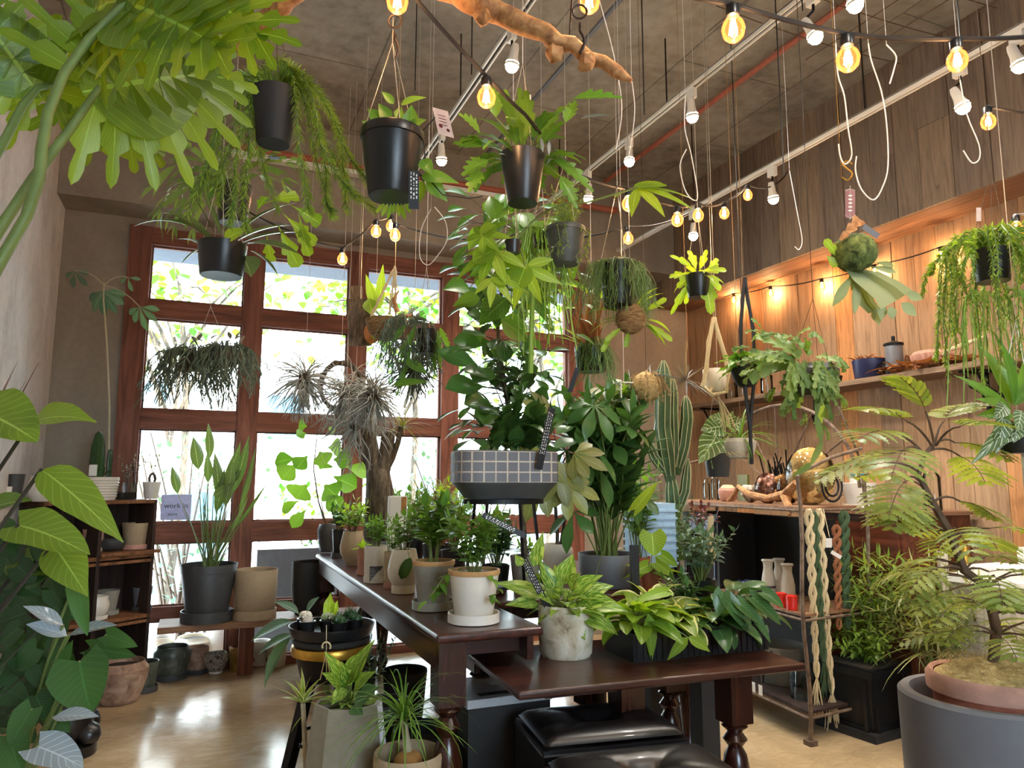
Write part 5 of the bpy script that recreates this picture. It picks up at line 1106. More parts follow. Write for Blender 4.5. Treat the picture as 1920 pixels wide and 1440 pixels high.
# ============================================================ stool with tray of cacti
q = onZ(622, 1190, .60); c = A3(q[0], q[1], 0); t = thing('round_stool', 'dark splayed-leg stool with a brass band carrying the cactus tray', 'stool', c); H_ = .56
SC = at(622, 1192, 3.15); H_ = SC[2]; c = A3(SC[0], SC[1], 0); t.location = c.tolist(); ORG[t.name] = c
M().lathe([(0, H_-.03), (.155, H_-.03), (.165, H_-.02), (.165, H_-.004), (.158, H_), (0, H_)], c, 32, cap=False).build('seat', MAT['black_matte'], t)
M().lathe([(.150, H_-.075), (.168, H_-.068), (.172, H_-.045), (.166, H_-.032), (.150, H_-.030)], c, 32, cap=False).build('brass_band', MAT['brass'], t)
M().lathe([(.125, H_-.17), (.150, H_-.075)], c, 32).build('seat_skirt', MAT['black_iron'], t)
for k in range(4):
    a = k*pi/2+.55; o = A3(cos(a), sin(a), 0); l_ = M(); l_.box(c+o*.18+UP*(H_-.08)/2, (.030, .045, (H_-.06)), (unit(np.cross(unit(UP-o*.30), A3(-o[1], o[0], 0))), A3(-o[1], o[0], 0), unit(UP-o*.30)), .8); l_.build('leg', MAT['black_iron'], t)
M().lathe([(.145, H_*.38), (.152, H_*.38), (.152, H_*.4), (.145, H_*.4), (.145, H_*.38)], c, 28, cap=False).build('footrest_ring', MAT['black_iron'], t)
c = A3(SC[0], SC[1], H_); t = thing('round_tray', 'round black plastic saucer tray full of tiny cactus pots on the stool', 'tray', c)
M().lathe([(0, .002), (.155, .0), (.165, .005), (.178, .050), (.184, .052), (.184, .047), (.172, .012), (0, .008)], c, 36, cap=False).build('tray', MAT['black_plastic'], t)
for k, (x_, y_, kind, lb) in enumerate(((-.095, -.045, 'ball', 'small black pot with one round pale cactus at the front of the tray'), (-.125, .02, 'ball3', 'small black pot with three woolly white cacti at the left of the tray'), (-.03, .06, 'wave', 'small black pot with a crested light green cactus standing tallest in the tray'), (-.015, -.02, 'ball2', 'small black pot with two dark round white-tufted cacti'), (.045, -.065, 'spine', 'small black pot with dark spiny cactus clumps, front right of the tray'), (.10, -.005, 'spine', 'small black pot with dark spiny cactus clumps at the right of the tray'), (.06, .07, 'spine', 'small black pot with dark spiny cactus clumps at the back of the tray'))):
    p = c+_r*x_+A3(_f[0], _f[1], 0)*y_+UP*.009; tp = thing('cactus_pot', lb, 'cactus', p, 'tiny cactus pots on the stool tray'); s = pot(tp, p, .035, .027, .062, 'black_plastic')
    m_ = M()
    if kind.startswith('ball'):
        n = int(kind[4:] or 1)
        for j in range(n): a = j*2*pi/max(1, n); m_.ball(s+A3(cos(a)*.014, sin(a)*.014, .010)*(n > 1)+UP*.012, .022 if n == 1 else .015, 16, 10)
        m_.build('cactus', MAT['stone_pale' if kind != 'ball2' else 'leaf_jade'], tp)
        w_ = M()
        for j in range(30): a = r.uniform(0, 6.3); e = r.uniform(.2, 1.5); q = s+UP*.012+dirv(a, e)*.024; w_.ball(q, .0035, 5, 4)
        w_.build('wool_tuft', MAT['white_ceramic'], tp)
    elif kind == 'wave':
        m_.leaf(s-UP*.01, A3(0, 0, 1), -_f, .12, .055, 'lance', .3, .3, 8, cross=2, wave=.12); m_.leaf(s+_r*.012, unit(UP+_r*.3), -_f, .08, .04, 'lance', .3, .3, 8, cross=2, wave=.12); m_.build('cactus', MAT['leaf_lime'], tp)
    else:
        for j in range(5): a = j*1.3; m_.ball(s+A3(cos(a)*.016, sin(a)*.016, .012+.01*(j % 2)), .015, 12, 8, noise=.1)
        for j in range(60): q = s+UP*.012+dirv(r.uniform(0, 6.3), r.uniform(-.2, 1.5))*.026; m_.tube([q, q+unit(q-s)*.014], .0006, 3)
        m_.build('cactus', MAT['leaf_deep'], tp)
# long dark leaves at the stool's left (hanging orchid-like plant on the floor pot)
p = onZ(560, 1300, 0); p = at(560, 1330, 3.5); p[2] = 0; t = thing('potted_plant', 'dark pot with long drooping glossy leaves left of the stool', 'potted plant', A3(.36, 3.55, 0)); c = A3(.62, 3.62, 0); t.location = c.tolist(); ORG[t.name] = c
s = pot(t, c, .09, .07, .30, 'black_matte'); D_ = 3.5; ml, ms = M(), M(); g = lambda x, y, dd=0: at(x, y, D_+dd)
for (x0, y0, x1, y1, w) in ((548, 1165, 473, 1205, 34), (545, 1195, 500, 1290, 36), (560, 1150, 515, 1130, 22), (548, 1190, 486, 1230, 26), (575, 1150, 600, 1120, 22)):
    ms.tube(curve(s, g(x0, y0), .05, 4), .004, 4); ml.l2(g(x0, y0), g(x1, y1), UP-_f*.5, w*D_/F0, 'lance', .6, n=8, cross=2)
ml.build('foliage', MAT['leaf_bluegreen'], t); ms.build('stems', MAT['stem_green'], t)
# ============================================================ plants on the floor under the table edge
c = at(650, 1430, 2.65); c[2] = .12; t = thing('potted_plant', 'faceted grey-green planter on a small wooden stand, with broad marbled leaves', 'potted plant', A3(c[0], c[1], 0)); u = sz(c, 1)
for k in range(4):
    a = k*pi/2+.3; M().box(A3(c[0]+cos(a)*.15, c[1]+sin(a)*.15, .15), (.022, .022, .30)).build('stand_leg', MAT['wood_frame'], t, smooth=False)
M().box((c[0], c[1], .10), (.30, .022, .025)).build('stand_bar', MAT['wood_frame'], t, smooth=False); M().box((c[0], c[1], .101), (.022, .30, .026)).build('stand_bar', MAT['wood_frame'], t, smooth=False)
zt = at(650, 1318, 2.65)[2]; pm = M(); h_ = zt-c[2]; pm.lathe([(.07, 0), (.12, .02), (.155, h_*.35), (.150, h_*.5), (.125, h_*.97), (.122, h_), (.112, h_), (.108, h_*.9)], c, 8, cap=False); pm.lathe([(0, .001), (.07, 0)], c, 8, cap=False); po = pm.build('pot', MAT['gray_glaze'], t, smooth=False)
s = c+UP*h_*.9; M().lathe([(0, .003), (.11, 0)], s, 16, cap=False).build('soil', MAT['soil'], t); D_ = 2.65
ml, ms = M(), M()
for (x0, y0, x1, y1, w) in ((648, 1280, 608, 1222, 24), (650, 1275, 690, 1222, 36), (655, 1285, 640, 1240, 26), (648, 1290, 622, 1322, 22), (640, 1285, 603, 1262, 22), (660, 1275, 704, 1200, 28), (665, 1290, 705, 1260, 26), (645, 1285, 672, 1248, 24)):
    ms.tube([s, g(x0, y0)], .003, 4); ml.l2(g(x0, y0), g(x1, y1, -.05), UP-_f, w*D_/F0*1.2, 'ovate', .3, n=8, cross=2)
rose(ml, ms, s+UP*.02, 14, .10, .045, (20, 70), 'ovate', .5, pet=.03, r=r)
ml.build('foliage', MAT['leaf_pothos'], t); ml = M()
for (x0, y0, x1, y1, w) in ((665, 1320, 700, 1302, 26), (660, 1325, 680, 1340, 22), (675, 1300, 712, 1290, 20)): ml.l2(g(x0, y0, -.08), g(x1, y1, -.1), UP-_f, w*D_/F0*1.3, 'ovate', .3, n=8, cross=2)
ml.build('spotted_leaves', MAT['leaf_spotted'], t); ms.build('stems', MAT['stem_green'], t)
# plastic hook hanger
t = thing('plastic_hanger', 'cream plastic pot hanger with a hook hanging in front of the stool', 'hanger', at(612, 1205, 2.75)); D_ = 2.75; m_ = M()
m_.tube([g(612+8*cos(a), 1212-8*sin(a)) for a in np.linspace(-.6, 3.6, 9)], .0035, 6)
for x in (600, 612, 620): m_.tube([g(612, 1222), g(x, 1275)], .002, 4)
m_.tube([g(612, 1222), g(612, 1172)], .0015, 4); m_.build('hanger', MAT['jute'], t)
# variegated dyckia-like plant left of planter
c = at(577, 1500, 2.75); c[2] = 0; t = thing('potted_plant', 'slender pink-cream variegated dracaena beside the stool leg', 'potted plant', c); s = pot(t, c, .05, .04, .10, 'black_plastic'); D_ = 2.75; ml, ms = M(), M()
tp = g(568, 1318); ms.tube([s, g(572, 1400), tp], .010, 6); rose(ml, None, tp, 14, .13, .018, (10, 85), 'strap', .5, r=r); ml.l2(g(570, 1340), g(546, 1375), UP, .014, 'strap'); ml.build('foliage', MAT['leaf_variegated'], t); ms.build('stems', MAT['stem_pale'], t)
# ponytail palm
c = at(765, 1455, 2.45); c[2] = 0; zt = at(765, 1410, 2.45)[2]; t = thing('potted_plant', 'wide tan-rimmed pot with a thin-leaved ponytail palm beside the table leg', 'potted plant', c)
s = pot(t, c, .118, .09, zt, 'cement_tan', 'bowl', wall=.012); M().ball(s+UP*.02, .05, 14, 10, (1, 1, .9)).build('swollen_stem', MAT['cork_tan'], t)
ml, ms = M(), M(); D_ = 2.45; e = g(757, 1350); ms.tube([s+UP*.04, e], [.016, .010], 7); ms.build('stems', MAT['stem_pale'], t)
for k in range(90): ml.leaf(e+UP*r.uniform(-.02, .02), dirv(r.uniform(0, 6.3), r.uniform(.0, 1.45)), UP, r.uniform(.16, .34), .0085, 'grass', r.uniform(.6, 2.2), .2, 8)
ml.build('foliage', MAT['leaf_mid'], t)
# black pots under the table
for (lb, x, y, d, rt, rb, h, mt) in (('tall glossy black pot with a bright rim under the long table', 800, 1290, 2.75, .125, .10, .42, 'black_plastic'), ('dark bluish pot farther back under the long table', 728, 1240, 3.3, .11, .085, .36, 'dark_gray'), ('wide black pot behind the stool under the table edge', 668, 1150, 3.9, .12, .10, .40, 'black_plastic'), ('black round pot deep under the long table', 760, 1232, 3.9, .12, .09, .34, 'black_matte')):
    q = at(x, y, d); c = A3(q[0], q[1], 0); t = thing('flower_pot', lb, 'pot', c, 'dark pots under the table'); pot(t, c, rt, rb, h, mt, soil='soil', part='pot_body')
c = at(700, 1180, 3.7); t = thing('potted_plant', 'feathery dark foliage plant in the shade under the table', 'potted plant', A3(c[0], c[1]+.15, 0)); s = pot(t, ORG[t.name], .08, .06, .2, 'black_matte'); ml, ms = M(), M(); shoots(ml, ms, s, 16, .36, .16, 12, .035, .012, 'lance', r); ml.build('foliage', MAT['leaf_bluegreen'], t); ms.build('stems', MAT['stem_green'], t)
# ============================================================ foreground at the left
t = thing('philodendron', 'huge lobed philodendron with thick stems arching in at the upper left', 'potted plant', A3(-.72, .75, 0), None)
s = pot(t, A3(-.72, .75, 0), .17, .13, .34, 'black_matte'); ms = M(); ml = M(); rp = random.Random(8)
ms.tube([s, at(-260, 900, 1.05), at(-80, 560, 1.15), at(0, 430, 1.2), at(63, 333, 1.25), at(133, 240, 1.3), at(187, 163, 1.33)], [0.0144, 0.0115, 0.0101, 0.0094, 0.0086, 0.0079, 0.0058], 10)
ms.tube([s, at(-200, 850, 1.0), at(-60, 600, 1.08), at(0, 492, 1.12), at(50, 405, 1.15), at(74, 335, 1.17), at(78, 280, 1.18), at(90, 212, 1.2), at(120, 138, 1.22), at(170, 70, 1.25), at(238, 2, 1.28)], [0.0144, 0.0115, 0.0101, 0.0094, 0.0090, 0.0090, 0.0090, 0.0086, 0.0083, 0.0079, 0.0065], 10)
ms.tube([s, at(-300, 800, 1.1), at(-90, 420, 1.25), at(0, 280, 1.3), at(43, 197, 1.32), at(70, 166, 1.34), at(100, 160, 1.36)], [0.0130, 0.0101, 0.0086, 0.0079, 0.0072, 0.0058, 0.0043], 8)
fu = -_f*.75+UP*.65
selloum(ml, at(187, 165, 1.34), unit(at(440, 120, 1.5)-at(187, 165, 1.34)), -ray(187, 165)+UP*.35, .27, .30, rp, 9, .35)
selloum(ml, at(238, 5, 1.28), unit(at(420, 60, 1.1)-at(238, 5, 1.28)), -ray(238, 5)+UP*.35, .30, .26, rp, 9, .3)
selloum(ml, at(238, 0, 1.27), unit(at(40, 20, 1.5)-at(238, 0, 1.27)), -ray(238, 0)+UP*.35, .26, .26, rp, 8, .35)
selloum(ml, at(60, 160, 1.36), unit(at(-30, 30, 1.3)-at(60, 160, 1.36)), -ray(60, 160)+UP*.35, .20, .20, rp, 8, .3)
selloum(ml, at(110, 165, 1.55), unit(at(290, 270, 1.7)-at(110, 165, 1.55)), -ray(110, 165)+UP*.35, .25, .19, rp, 8, .4)
selloum(ml, at(330, -50, 1.25), unit(at(490, 50, 1.2)-at(330, -50, 1.25)), -ray(330, -50)+UP*.35, .20, .22, rp, 8, .5)
ml.build('foliage', MAT['leaf_philo'], t); ms.build('leaf_stalks', MAT['stem_green'], t)
# big-leaved plant mid left
t = thing('alocasia', 'large-leaved plant with bright wavy leaves at the left edge', 'potted plant', A3(-.66, 1.35, 0)); s = pot(t, ORG[t.name], .14, .11, .28, 'dark_gray'); ml, ms = M(), M(); D_ = 1.75; u = D_/F0
g = lambda x, y, dd=0: at(x, y, D_+dd)
for (x0, y0, x1, y1, w, sg, z_) in ((-40, 770, 70, 830, 130, .5, 0), (52, 800, 186, 796, 76, .9, .05), (78, 880, 230, 1018, 74, .5, -.02), (35, 985, 168, 1042, 84, .5, -.1), (100, 1020, 164, 1118, 74, .4, 0), (45, 1050, 140, 1075, 96, .4, .1), (-30, 960, 60, 940, 60, .4, .1)):
    ms.tube(curve(s+UP*.1, g(x0, y0, z_), .0, 6, _r, -.05), [.010, .009, .008, .007, .006, .005, .005], 6); ml.l2(g(x0, y0, z_), g(x1, y1, z_-.05), UP*.75-_f*.65, w*u*1.05, 'heart' if w > 80 else 'ovate', sg, n=12, cross=2, wave=.025)
ml.build('foliage', MAT['leaf_broad'], t); ms.build('leaf_stalks', MAT['stem_dark'], t)
# mass of heart-leaved vines lower left
t = thing('potted_plant', 'dark heart-leaved vine mass spilling at the lower left', 'potted plant', A3(-.62, 1.75, 0)); s = pot(t, ORG[t.name], .15, .12, .62, 'slate_gray'); ml, ms = M(), M(); D_ = 2.0; u = D_/F0; rv = random.Random(19)
for k in range(120):
    x, y = rv.uniform(-20, 150), rv.uniform(985, 1350); x = min(x, 150-abs(y-1080)*.25+rv.uniform(0, 10)); z_ = rv.uniform(-.25, .2); q = g(x, y, z_); a = rv.uniform(-1, 1)
    ml.leaf(q, unit(_r*a-UP*rv.uniform(.2, 1)), -_f+UP*.5, rv.uniform(.05, .09), rv.uniform(.045, .08), 'heart', .3, .15, 6, cross=2)
    if k % 6 == 0: ms.tube(curve(s, q, .06, 5), .0016, 4)
ml.build('foliage', MAT['leaf_deep'], t); ms.build('stems', MAT['stem_dark'], t)
t = thing('potted_plant', 'silver-leaved alocasia and large heart leaves reaching over the floor at the left', 'potted plant', A3(-.45, 2.35, 0)); s = pot(t, ORG[t.name], .10, .08, .30, 'black_matte'); ml, ms = M(), M(); D_ = 1.78; u = D_/F0
for (x0, y0, x1, y1, w, z_) in ((118, 1172, 44, 1138, 26, 0), (125, 1192, 50, 1172, 34, 0), (130, 1190, 220, 1174, 28, .05), (100, 1345, 185, 1345, 26, -.1), (72, 1400, 155, 1440, 56, -.15)):
    ms.tube(curve(s, g(x0, y0, z_), .1, 5), .004, 5); ml.l2(g(x0, y0, z_), g(x1, y1, z_-.03), UP-_f*.6, w*u*1.25, 'lance' if w < 50 else 'heart', .3, n=8, cross=2)
ml.build('silver_leaves', MAT['leaf_silver'], t); ml = M()
for (x0, y0, x1, y1, w, z_) in ((150, 1240, 172, 1335, 110, 0), (120, 1215, 100, 1300, 44, .05), (170, 1215, 255, 1230, 36, .05), (200, 1190, 258, 1212, 34, .05), (60, 1330, 20, 1400, 50, -.1), (145, 1080, 165, 1190, 40, 0), (20, 1380, 40, 1450, 70, -.1)):
    ms.tube(curve(s, g(x0, y0, z_), .1, 5), .0035, 5); ml.l2(g(x0, y0, z_), g(x1, y1, z_-.03), UP*.5-_f, w*u*1.1, 'heart', .4, n=10, cross=2)
ml.build('foliage', MAT['leaf_dark'], t); ms.build('stems', MAT['stem_green'], t)
t = thing('potted_plant', 'curly small-leaved vine with dried loops over pale blocks at the lower left corner', 'potted plant', A3(-.40, 1.72, 0)); s = pot(t, ORG[t.name], .09, .08, .42, 'stone_pale', 'cyl'); ml, ms = M(), M()
vines(ml, ms, s, .08, 9, .22, 6, .06, .045, 'heart', rv, .003, .05, wob=.05); rose(ml, ms, s, 12, .08, .06, (10, 70), 'heart', .6, pet=.07, r=rv); ml.build('foliage', MAT['leaf_dark'], t); ms.build('stems', MAT['stem_green'], t)
c = onZ(125, 1415, 0); t = thing('stone_figure', 'glossy black carved stone figure on the floor beside the big leaves', 'figure', c); m_ = M(); rs = random.Random(2)
for k in range(16): a = rs.uniform(0, 6.3); hh = rs.uniform(.06, .34); m_.ball(c+A3(cos(a)*.07, sin(a)*.07, hh), rs.uniform(.045, .085), 12, 9, noise=.12, rnd=rs)
m_.ball(c+UP*.18, .11, 16, 12, (1, 1, 1.5), noise=.06, rnd=rs); m_.ball(c+_r*.10+UP*.10, .06, 12, 9, noise=.1, rnd=rs); m_.lathe([(.13, 0), (.13, .05), (.1, .06)], c, 20)
m_.build('carving', MAT['leather'], t)
# thin dark red leaves by the left wall
t = thing('potted_plant', 'dark red grass-leaved plant whose tips show against the left wall', 'potted plant', A3(-.82, 2.3, 0)); s = pot(t, ORG[t.name], .09, .07, .5, 'dark_gray'); ml = M()
for (x, y) in ((32, 692), (70, 695), (20, 720), (45, 730), (12, 760)): ml.l2(s, at(x, y, 2.4), -_f, .02, 'grass', .15, n=10)
ml.build('foliage', MAT['leaf_red'], t)
# ============================================================ hanging plants
r = random.Random(101)
GG = lambda D: (lambda x, y, dd=0: at(x, y, D+dd))
def hpot(label, cx, ty, wt, wb, hp, D, mat='black_plastic', style='taper', top=None, wire='wire', n=3, midy=None, name='hanging_plant', grp=None, tilt=0, **k):
    """hanging pot: rim centre pixel (cx,ty), widths and height in px at depth D"""
    u = D/F0; rim = at(cx, ty, D); h = hp*u; c = rim-UP*h; t = thing(name, label, 'hanging plant', c, grp)
    s = pot(t, c, wt/2*u, wb/2*u, h, mat, style, **k)
    mid = at(cx, midy, D) if midy is not None else None
    if n: wires(t, rim, wt/2*u, ZC if top is None else top, n, wire, mid=mid)
    return t, s, u
def fin(t, ml, ms, leaf, stem='stem_green'):
    if ml is not None and ml.n: ml.build('foliage', MAT[leaf], t)
    if ms is not None and ms.n: ms.build('stems', MAT[stem], t)
# near black pot with few hoya leaves, pink card
D_ = 2.05; g = GG(D_)
t, s, u = hpot('large black plastic pot hanging nearest, with oval leaves and a pink card', 736, 248, 118, 84, 128, D_, rim=.004, midy=80)
ml, ms = M(), M()
for (x0, y0, x1, y1, w) in ((738, 195, 716, 172, 14), (752, 196, 800, 184, 16), (725, 240, 690, 205, 26), (740, 250, 752, 200, 26), (770, 250, 772, 198, 30), (735, 235, 710, 195, 24), (765, 245, 800, 225, 24), (700, 245, 678, 228, 20), (790, 330, 860, 345, 26), (800, 340, 838, 378, 28), (790, 300, 812, 330, 24), (795, 340, 782, 385, 24)):
    ms.tube([s, g(x0, y0)], .0018, 4); ml.l2(g(x0, y0), g(x1, y1, r.uniform(-.05, .05)), UP*.4-_f, w*u*1.2, 'ovate', .4, n=8, cross=2)
ms.tube([g(795, 270), g(800, 330), g(830, 365), g(880, 372), g(905, 368)], .002, 4)
ml.build('foliage', MAT['leaf_mid'], t); ms.build('stems', MAT['stem_dark'], t); ml = M()
for k in range(7): ml.l2(g(725+k*5, 376, .02), g(705+k*11, 400+(k % 3)*6, .02), -_f, 9*u, 'obov', .2)
ml.build('dangling_leaves', MAT['leaf_bright'], t)
cc_ = g(831, 230); ax = (unit(_r*.9+_u*-.25), unit(_u*.95+_r*-.22), -_f); M().box(cc_, (.046, .078, .0012), ax).build('pink_card', MAT['card_pink'], t, smooth=False)
pr = M(); pr.lathe([(0, 0), (.006, 0)], cc_-ax[1]*.012-ax[0]*.010-_f*.001, 12, ax=(ax[0], ax[1], -_f)); pr.lathe([(0, 0), (.005, 0)], cc_-ax[1]*.02+ax[0]*.010-_f*.001, 12, ax=(ax[0], ax[1], -_f))
for k in range(4): pr.box(cc_+ax[1]*(.020-.009*k)-_f*.001, (.022, .002, .0005), ax)
pr.build('printed_marks', MAT['ink_red'], t); M().tube([g(790, 248), g(816, 220)], .002, 4).build('card_clip', MAT['black_plastic'], t)
stick(t, g(776, 392, -.06), g(776, 320, -.06), .028)
# frond pot in the centre
D_ = 2.45; g = GG(D_)
t, s, u = hpot('black pot overflowing with glossy toothed fronds beneath the driftwood branch', 980, 290, 84, 58, 96, D_, midy=120)
ml, ms = M(), M(); rr = random.Random(4)
for i in range(44):
    az = i*2.39996; e = RAD(rr.uniform(0, 75)); q = s+dirv(az, e)*.07
    ms.tube([s, q], .0015, 4); ml.leaf(q, dirv(az, e+.3), UP, rr.uniform(.09, .19), rr.uniform(.035, .055), 'lance', rr.uniform(.6, 1.5), .2, 8, lobes=4, lobek=.4, twist=rr.uniform(-.5, .5))
for (x0, y0, x1, y1, w) in ((1075, 185, 1165, 185, 34), (1060, 230, 1080, 190, 26), (930, 220, 925, 165, 30), (900, 250, 860, 215, 36), (905, 275, 850, 270, 44), (915, 300, 868, 330, 40), (900, 320, 880, 360, 34), (1040, 300, 1110, 360, 36), (1050, 330, 1080, 390, 30)):
    ms.tube(curve(s, g(x0, y0), .02, 3), .002, 4); ml.l2(g(x0, y0), g(x1, y1, rr.uniform(-.06, .06)), UP*.6-_f*.8, w*u*1.2, 'ovate', .4, lobes=5, lobek=.45, cross=2)
fin(t, ml, ms, 'leaf_mid'); stick(t, g(995, 250, -.03), g(990, 178, -.03), .018, False, 'card_white')
ml = M()
for k in range(14): q = s+dirv(rr.uniform(0, 6.3), rr.uniform(.1, .8))*rr.uniform(.07, .14); ml.leaf(q, dirv(rr.uniform(0, 6.3), rr.uniform(-.8, .8)), UP, .05, .014, 'lance', .8, .3, 4)
ml.l2(g(1090, 222, -.04), g(1152, 218, -.04), UP, .02, 'strap'); ml.build('pale_bracts', MAT['leaf_silver'], t)
# small glowing leaves cluster behind (green bright pot plant)
# lycopodium tassels
D_ = 2.15; g = GG(D_)
t, s, u = hpot('dark pot with long bristly tassel-fern strands hanging at the upper left', 517, 172, 84, 60, 104, D_, 'black_matte', midy=30, n=3, wire='cord_brown', part='pot')
ml, ms = M(), M(); rr = random.Random(14)
for (pts) in (((517, 170), (560, 120), (590, 190), (600, 270), (632, 330), (670, 372)), ((520, 170), (545, 115), (555, 180), (560, 270), (573, 350), (578, 392)), ((520, 170), (585, 150), (620, 210), (640, 280), (645, 330), (650, 395)), ((515, 170), (560, 130), (600, 180), (630, 230), (650, 290), (690, 340)), ((515, 168), (490, 130), (470, 200), (465, 300), (455, 380), (462, 430)), ((512, 168), (470, 140), (430, 160), (408, 230), (395, 300), (372, 380)), ((512, 170), (450, 150), (420, 200), (400, 270), (380, 330), (350, 400)), ((510, 170), (480, 150), (455, 230), (440, 300), (440, 360), (430, 420)), ((520, 172), (500, 120), (540, 110), (575, 200), (592, 300), (620, 390)), ((516, 168), (530, 120), (470, 140), (445, 210), (425, 300), (400, 350)), ((516, 170), (570, 150), (600, 250), (612, 320), (610, 380), (622, 400)), ((516, 168), (480, 140), (470, 180), (480, 260), (500, 330), (520, 395)), ((516, 168), (545, 130), (590, 230), (640, 320), (660, 360), (700, 390)), ((516, 168), (460, 130), (415, 190), (405, 250), (420, 320), (410, 380))):
    z_ = rr.uniform(-.12, .10); P = [g(x, y, z_*(i/5)) for i, (x, y) in enumerate(pts)]; P2 = []
    for i in range(len(P)-1):
        for k in range(3): P2.append(P[i]+(P[i+1]-P[i])*k/3)
    P2 += [P[-1]]; P2 = [P2[0]]+[(P2[i-1]+2*P2[i]+P2[i+1])/4 for i in range(1, len(P2)-1)]+[P2[-1]]
    bottle(ml, ms, P2, 30, .031, .0042, rr)
fin(t, ml, ms, 'leaf_fern', 'string_green'); M().box(g(515, 296), (.028, .002, .028), CX+(_f,)).build('hanging_tag', MAT['card_black'], t, smooth=False)
# staghorn-like lower left pots
D_ = 2.45; g = GG(D_)
t, s, u = hpot('glossy black pot with long arching dark strap leaves hanging in front of the window top', 418, 458, 88, 76, 62, D_, midy=300)
ml, ms = M(), M(); rr = random.Random(24)
for (x0, y0, x1, y1, w, b) in ((400, 445, 250, 432, 22, .9), (395, 450, 300, 405, 24, .8), (405, 445, 345, 345, 12, .2), (415, 440, 380, 355, 10, .2), (435, 450, 560, 385, 24, .6), (440, 455, 545, 425, 30, .5), (450, 460, 560, 480, 34, .5), (455, 455, 575, 440, 20, .5), (380, 460, 330, 450, 18, .5), (400, 460, 340, 500, 14, .6), (455, 480, 470, 520, 50, .5), (470, 470, 520, 520, 26, .6)):
    ml.l2(g(x0, y0), g(x1, y1, rr.uniform(-.15, .15)), UP-_f*.5, w*u*1.1, 'lance' if w < 40 else 'ovate', b, n=10, cross=2)
fin(t, ml, None, 'leaf_jade'); ml = M()
for (x0, y0, x1, y1, w) in ((520, 420, 560, 500, 34), (500, 440, 510, 490, 24), (530, 400, 590, 460, 30), (560, 400, 580, 480, 26), (500, 380, 560, 370, 30), (545, 385, 600, 420, 34), (480, 400, 500, 370, 20)): ml.l2(g(x0, y0, .05), g(x1, y1, .1), -_f+UP*.3, w*u*1.2, 'obov', .5, lobes=3, lobek=.5, cross=2)
ml.build('lobed_leaves', MAT['leaf_bright'], t); ml = M(); ml.l2(g(420, 450, -.05), g(465, 430, -.05), -_f+UP*.3, .05, 'ovate', .4); ml.build('yellow_leaf', MAT['leaf_lime'], t)
D_ = 2.85; g = GG(D_)
t, s, u = hpot('dark pot behind the tassel fern with forked pale leaves to its left', 440, 348, 66, 50, 74, D_, midy=230)
ml, ms = M(), M()
for (x0, y0, x1, y1) in ((420, 345, 350, 290), (415, 350, 300, 340), (420, 345, 290, 370), (430, 340, 370, 270), (450, 335, 470, 260), (455, 340, 510, 300), (425, 350, 330, 320), (430, 345, 345, 380), (450, 330, 500, 270), (420, 345, 290, 300)):
    d = g(x1, y1, rr.uniform(-.2, .2))-g(x0, y0); stag(ml, g(x0, y0), d, -_f+UP*.7, np.linalg.norm(d)*.55, .045, 2, rr, .5)
for (x0, y0, x1, y1, w) in ((310, 268, 345, 272, 16), (320, 290, 365, 280, 18), (330, 310, 290, 370, 26), (290, 350, 265, 375, 18), (480, 320, 540, 330, 22), (470, 300, 480, 262, 16)): ml.l2(g(x0, y0), g(x1, y1), UP-_f, w*u*1.1, 'lance', .5)
for k in range(10): P = [s]+[g(430-k*12, 345-8*(k % 4), .05), g(400-k*15+rr.uniform(-10, 10), 330+rr.uniform(-60, 40), .05)]; ms.tube(P, .0014, 3)
fin(t, ml, ms, 'leaf_stag')
# far right of centre fern-like pot
D_ = 2.85; g = GG(D_)
t, s, u = hpot('dark grey plastic pot with wispy upright fern sprigs right of centre', 1060, 428, 76, 50, 70, D_, 'gray_plastic', midy=300, rim=.003)
ml, ms = M(), M(); shoots(ml, ms, s, 22, .19, .09, 18, .020, .005, 'lance', rr, .0012, .1, hv=(.4, 1.1)); vines(ml, ms, s, .075, 10, .12, 14, .022, .006, 'lance', rr); fin(t, ml, ms, 'leaf_fern')
# rhipsalis lime strands at centre
D_ = 2.95; g = GG(D_)
t, s, u = hpot('small grey pot with a long curtain of lime mistletoe-cactus strands at the centre', 1015, 440, 34, 28, 24, D_, 'gray_plastic', midy=330)
ms = M(); hairs(ms, s, .05, 70, .50, rr, .0022, .07, .03, fork=.6, lv=(.25, 1.0), wob=.016, seg=4)
ms.tube([g(1000, 520), g(997, 600), g(995, 700)], .011, 8); ms.build('strands', MAT['string_lime'], t)
ml = M()
for k in range(16): a = rr.uniform(0, 6.3); q = s+A3(cos(a)*.10, sin(a)*.10, rr.uniform(-.12, .02)); ml.leaf(q, A3(cos(a)*.4, sin(a)*.4, -1), A3(cos(a), sin(a), .3), rr.uniform(.06, .12), .02, 'lance', .2, .3, 5)
ml.build('foliage', MAT['leaf_bright'], t)
# fatsia-like bright lobed leaves at centre
D_ = 2.6; g = GG(D_)
t, s, u = hpot('hanging tree philodendron with glowing deeply lobed leaves above the window centre', 962, 452, 32, 26, 24, D_, 'black_plastic', midy=330)
ml, ms = M(), M()
def lobed(p, d, up, L, n=7, w=.26, sp=2.3, mat=None):
    palm(ml, ms, p, d, up, n, L, L*w, rr, 'lance', sp, bend=.35); ml.leaf(p-unit(d)*L*.06, d, up, L*.55, L*.55, 'round', .2, .1, 8, cross=2)
for (x0, y0, x1, y1, L) in ((925, 470, 850, 500, .17), (905, 440, 940, 410, .12), (985, 500, 960, 560, .16), (925, 520, 1000, 530, .13), (1110, 345, 1060, 350, .0)):
    if L: q = g(x0, y0, rr.uniform(-.1, 0)); ms.tube(curve(s, q, .03, 4), .003, 4); lobed(q, unit(g(x1, y1)-g(x0, y0)), UP*.6-_f*.8, L)
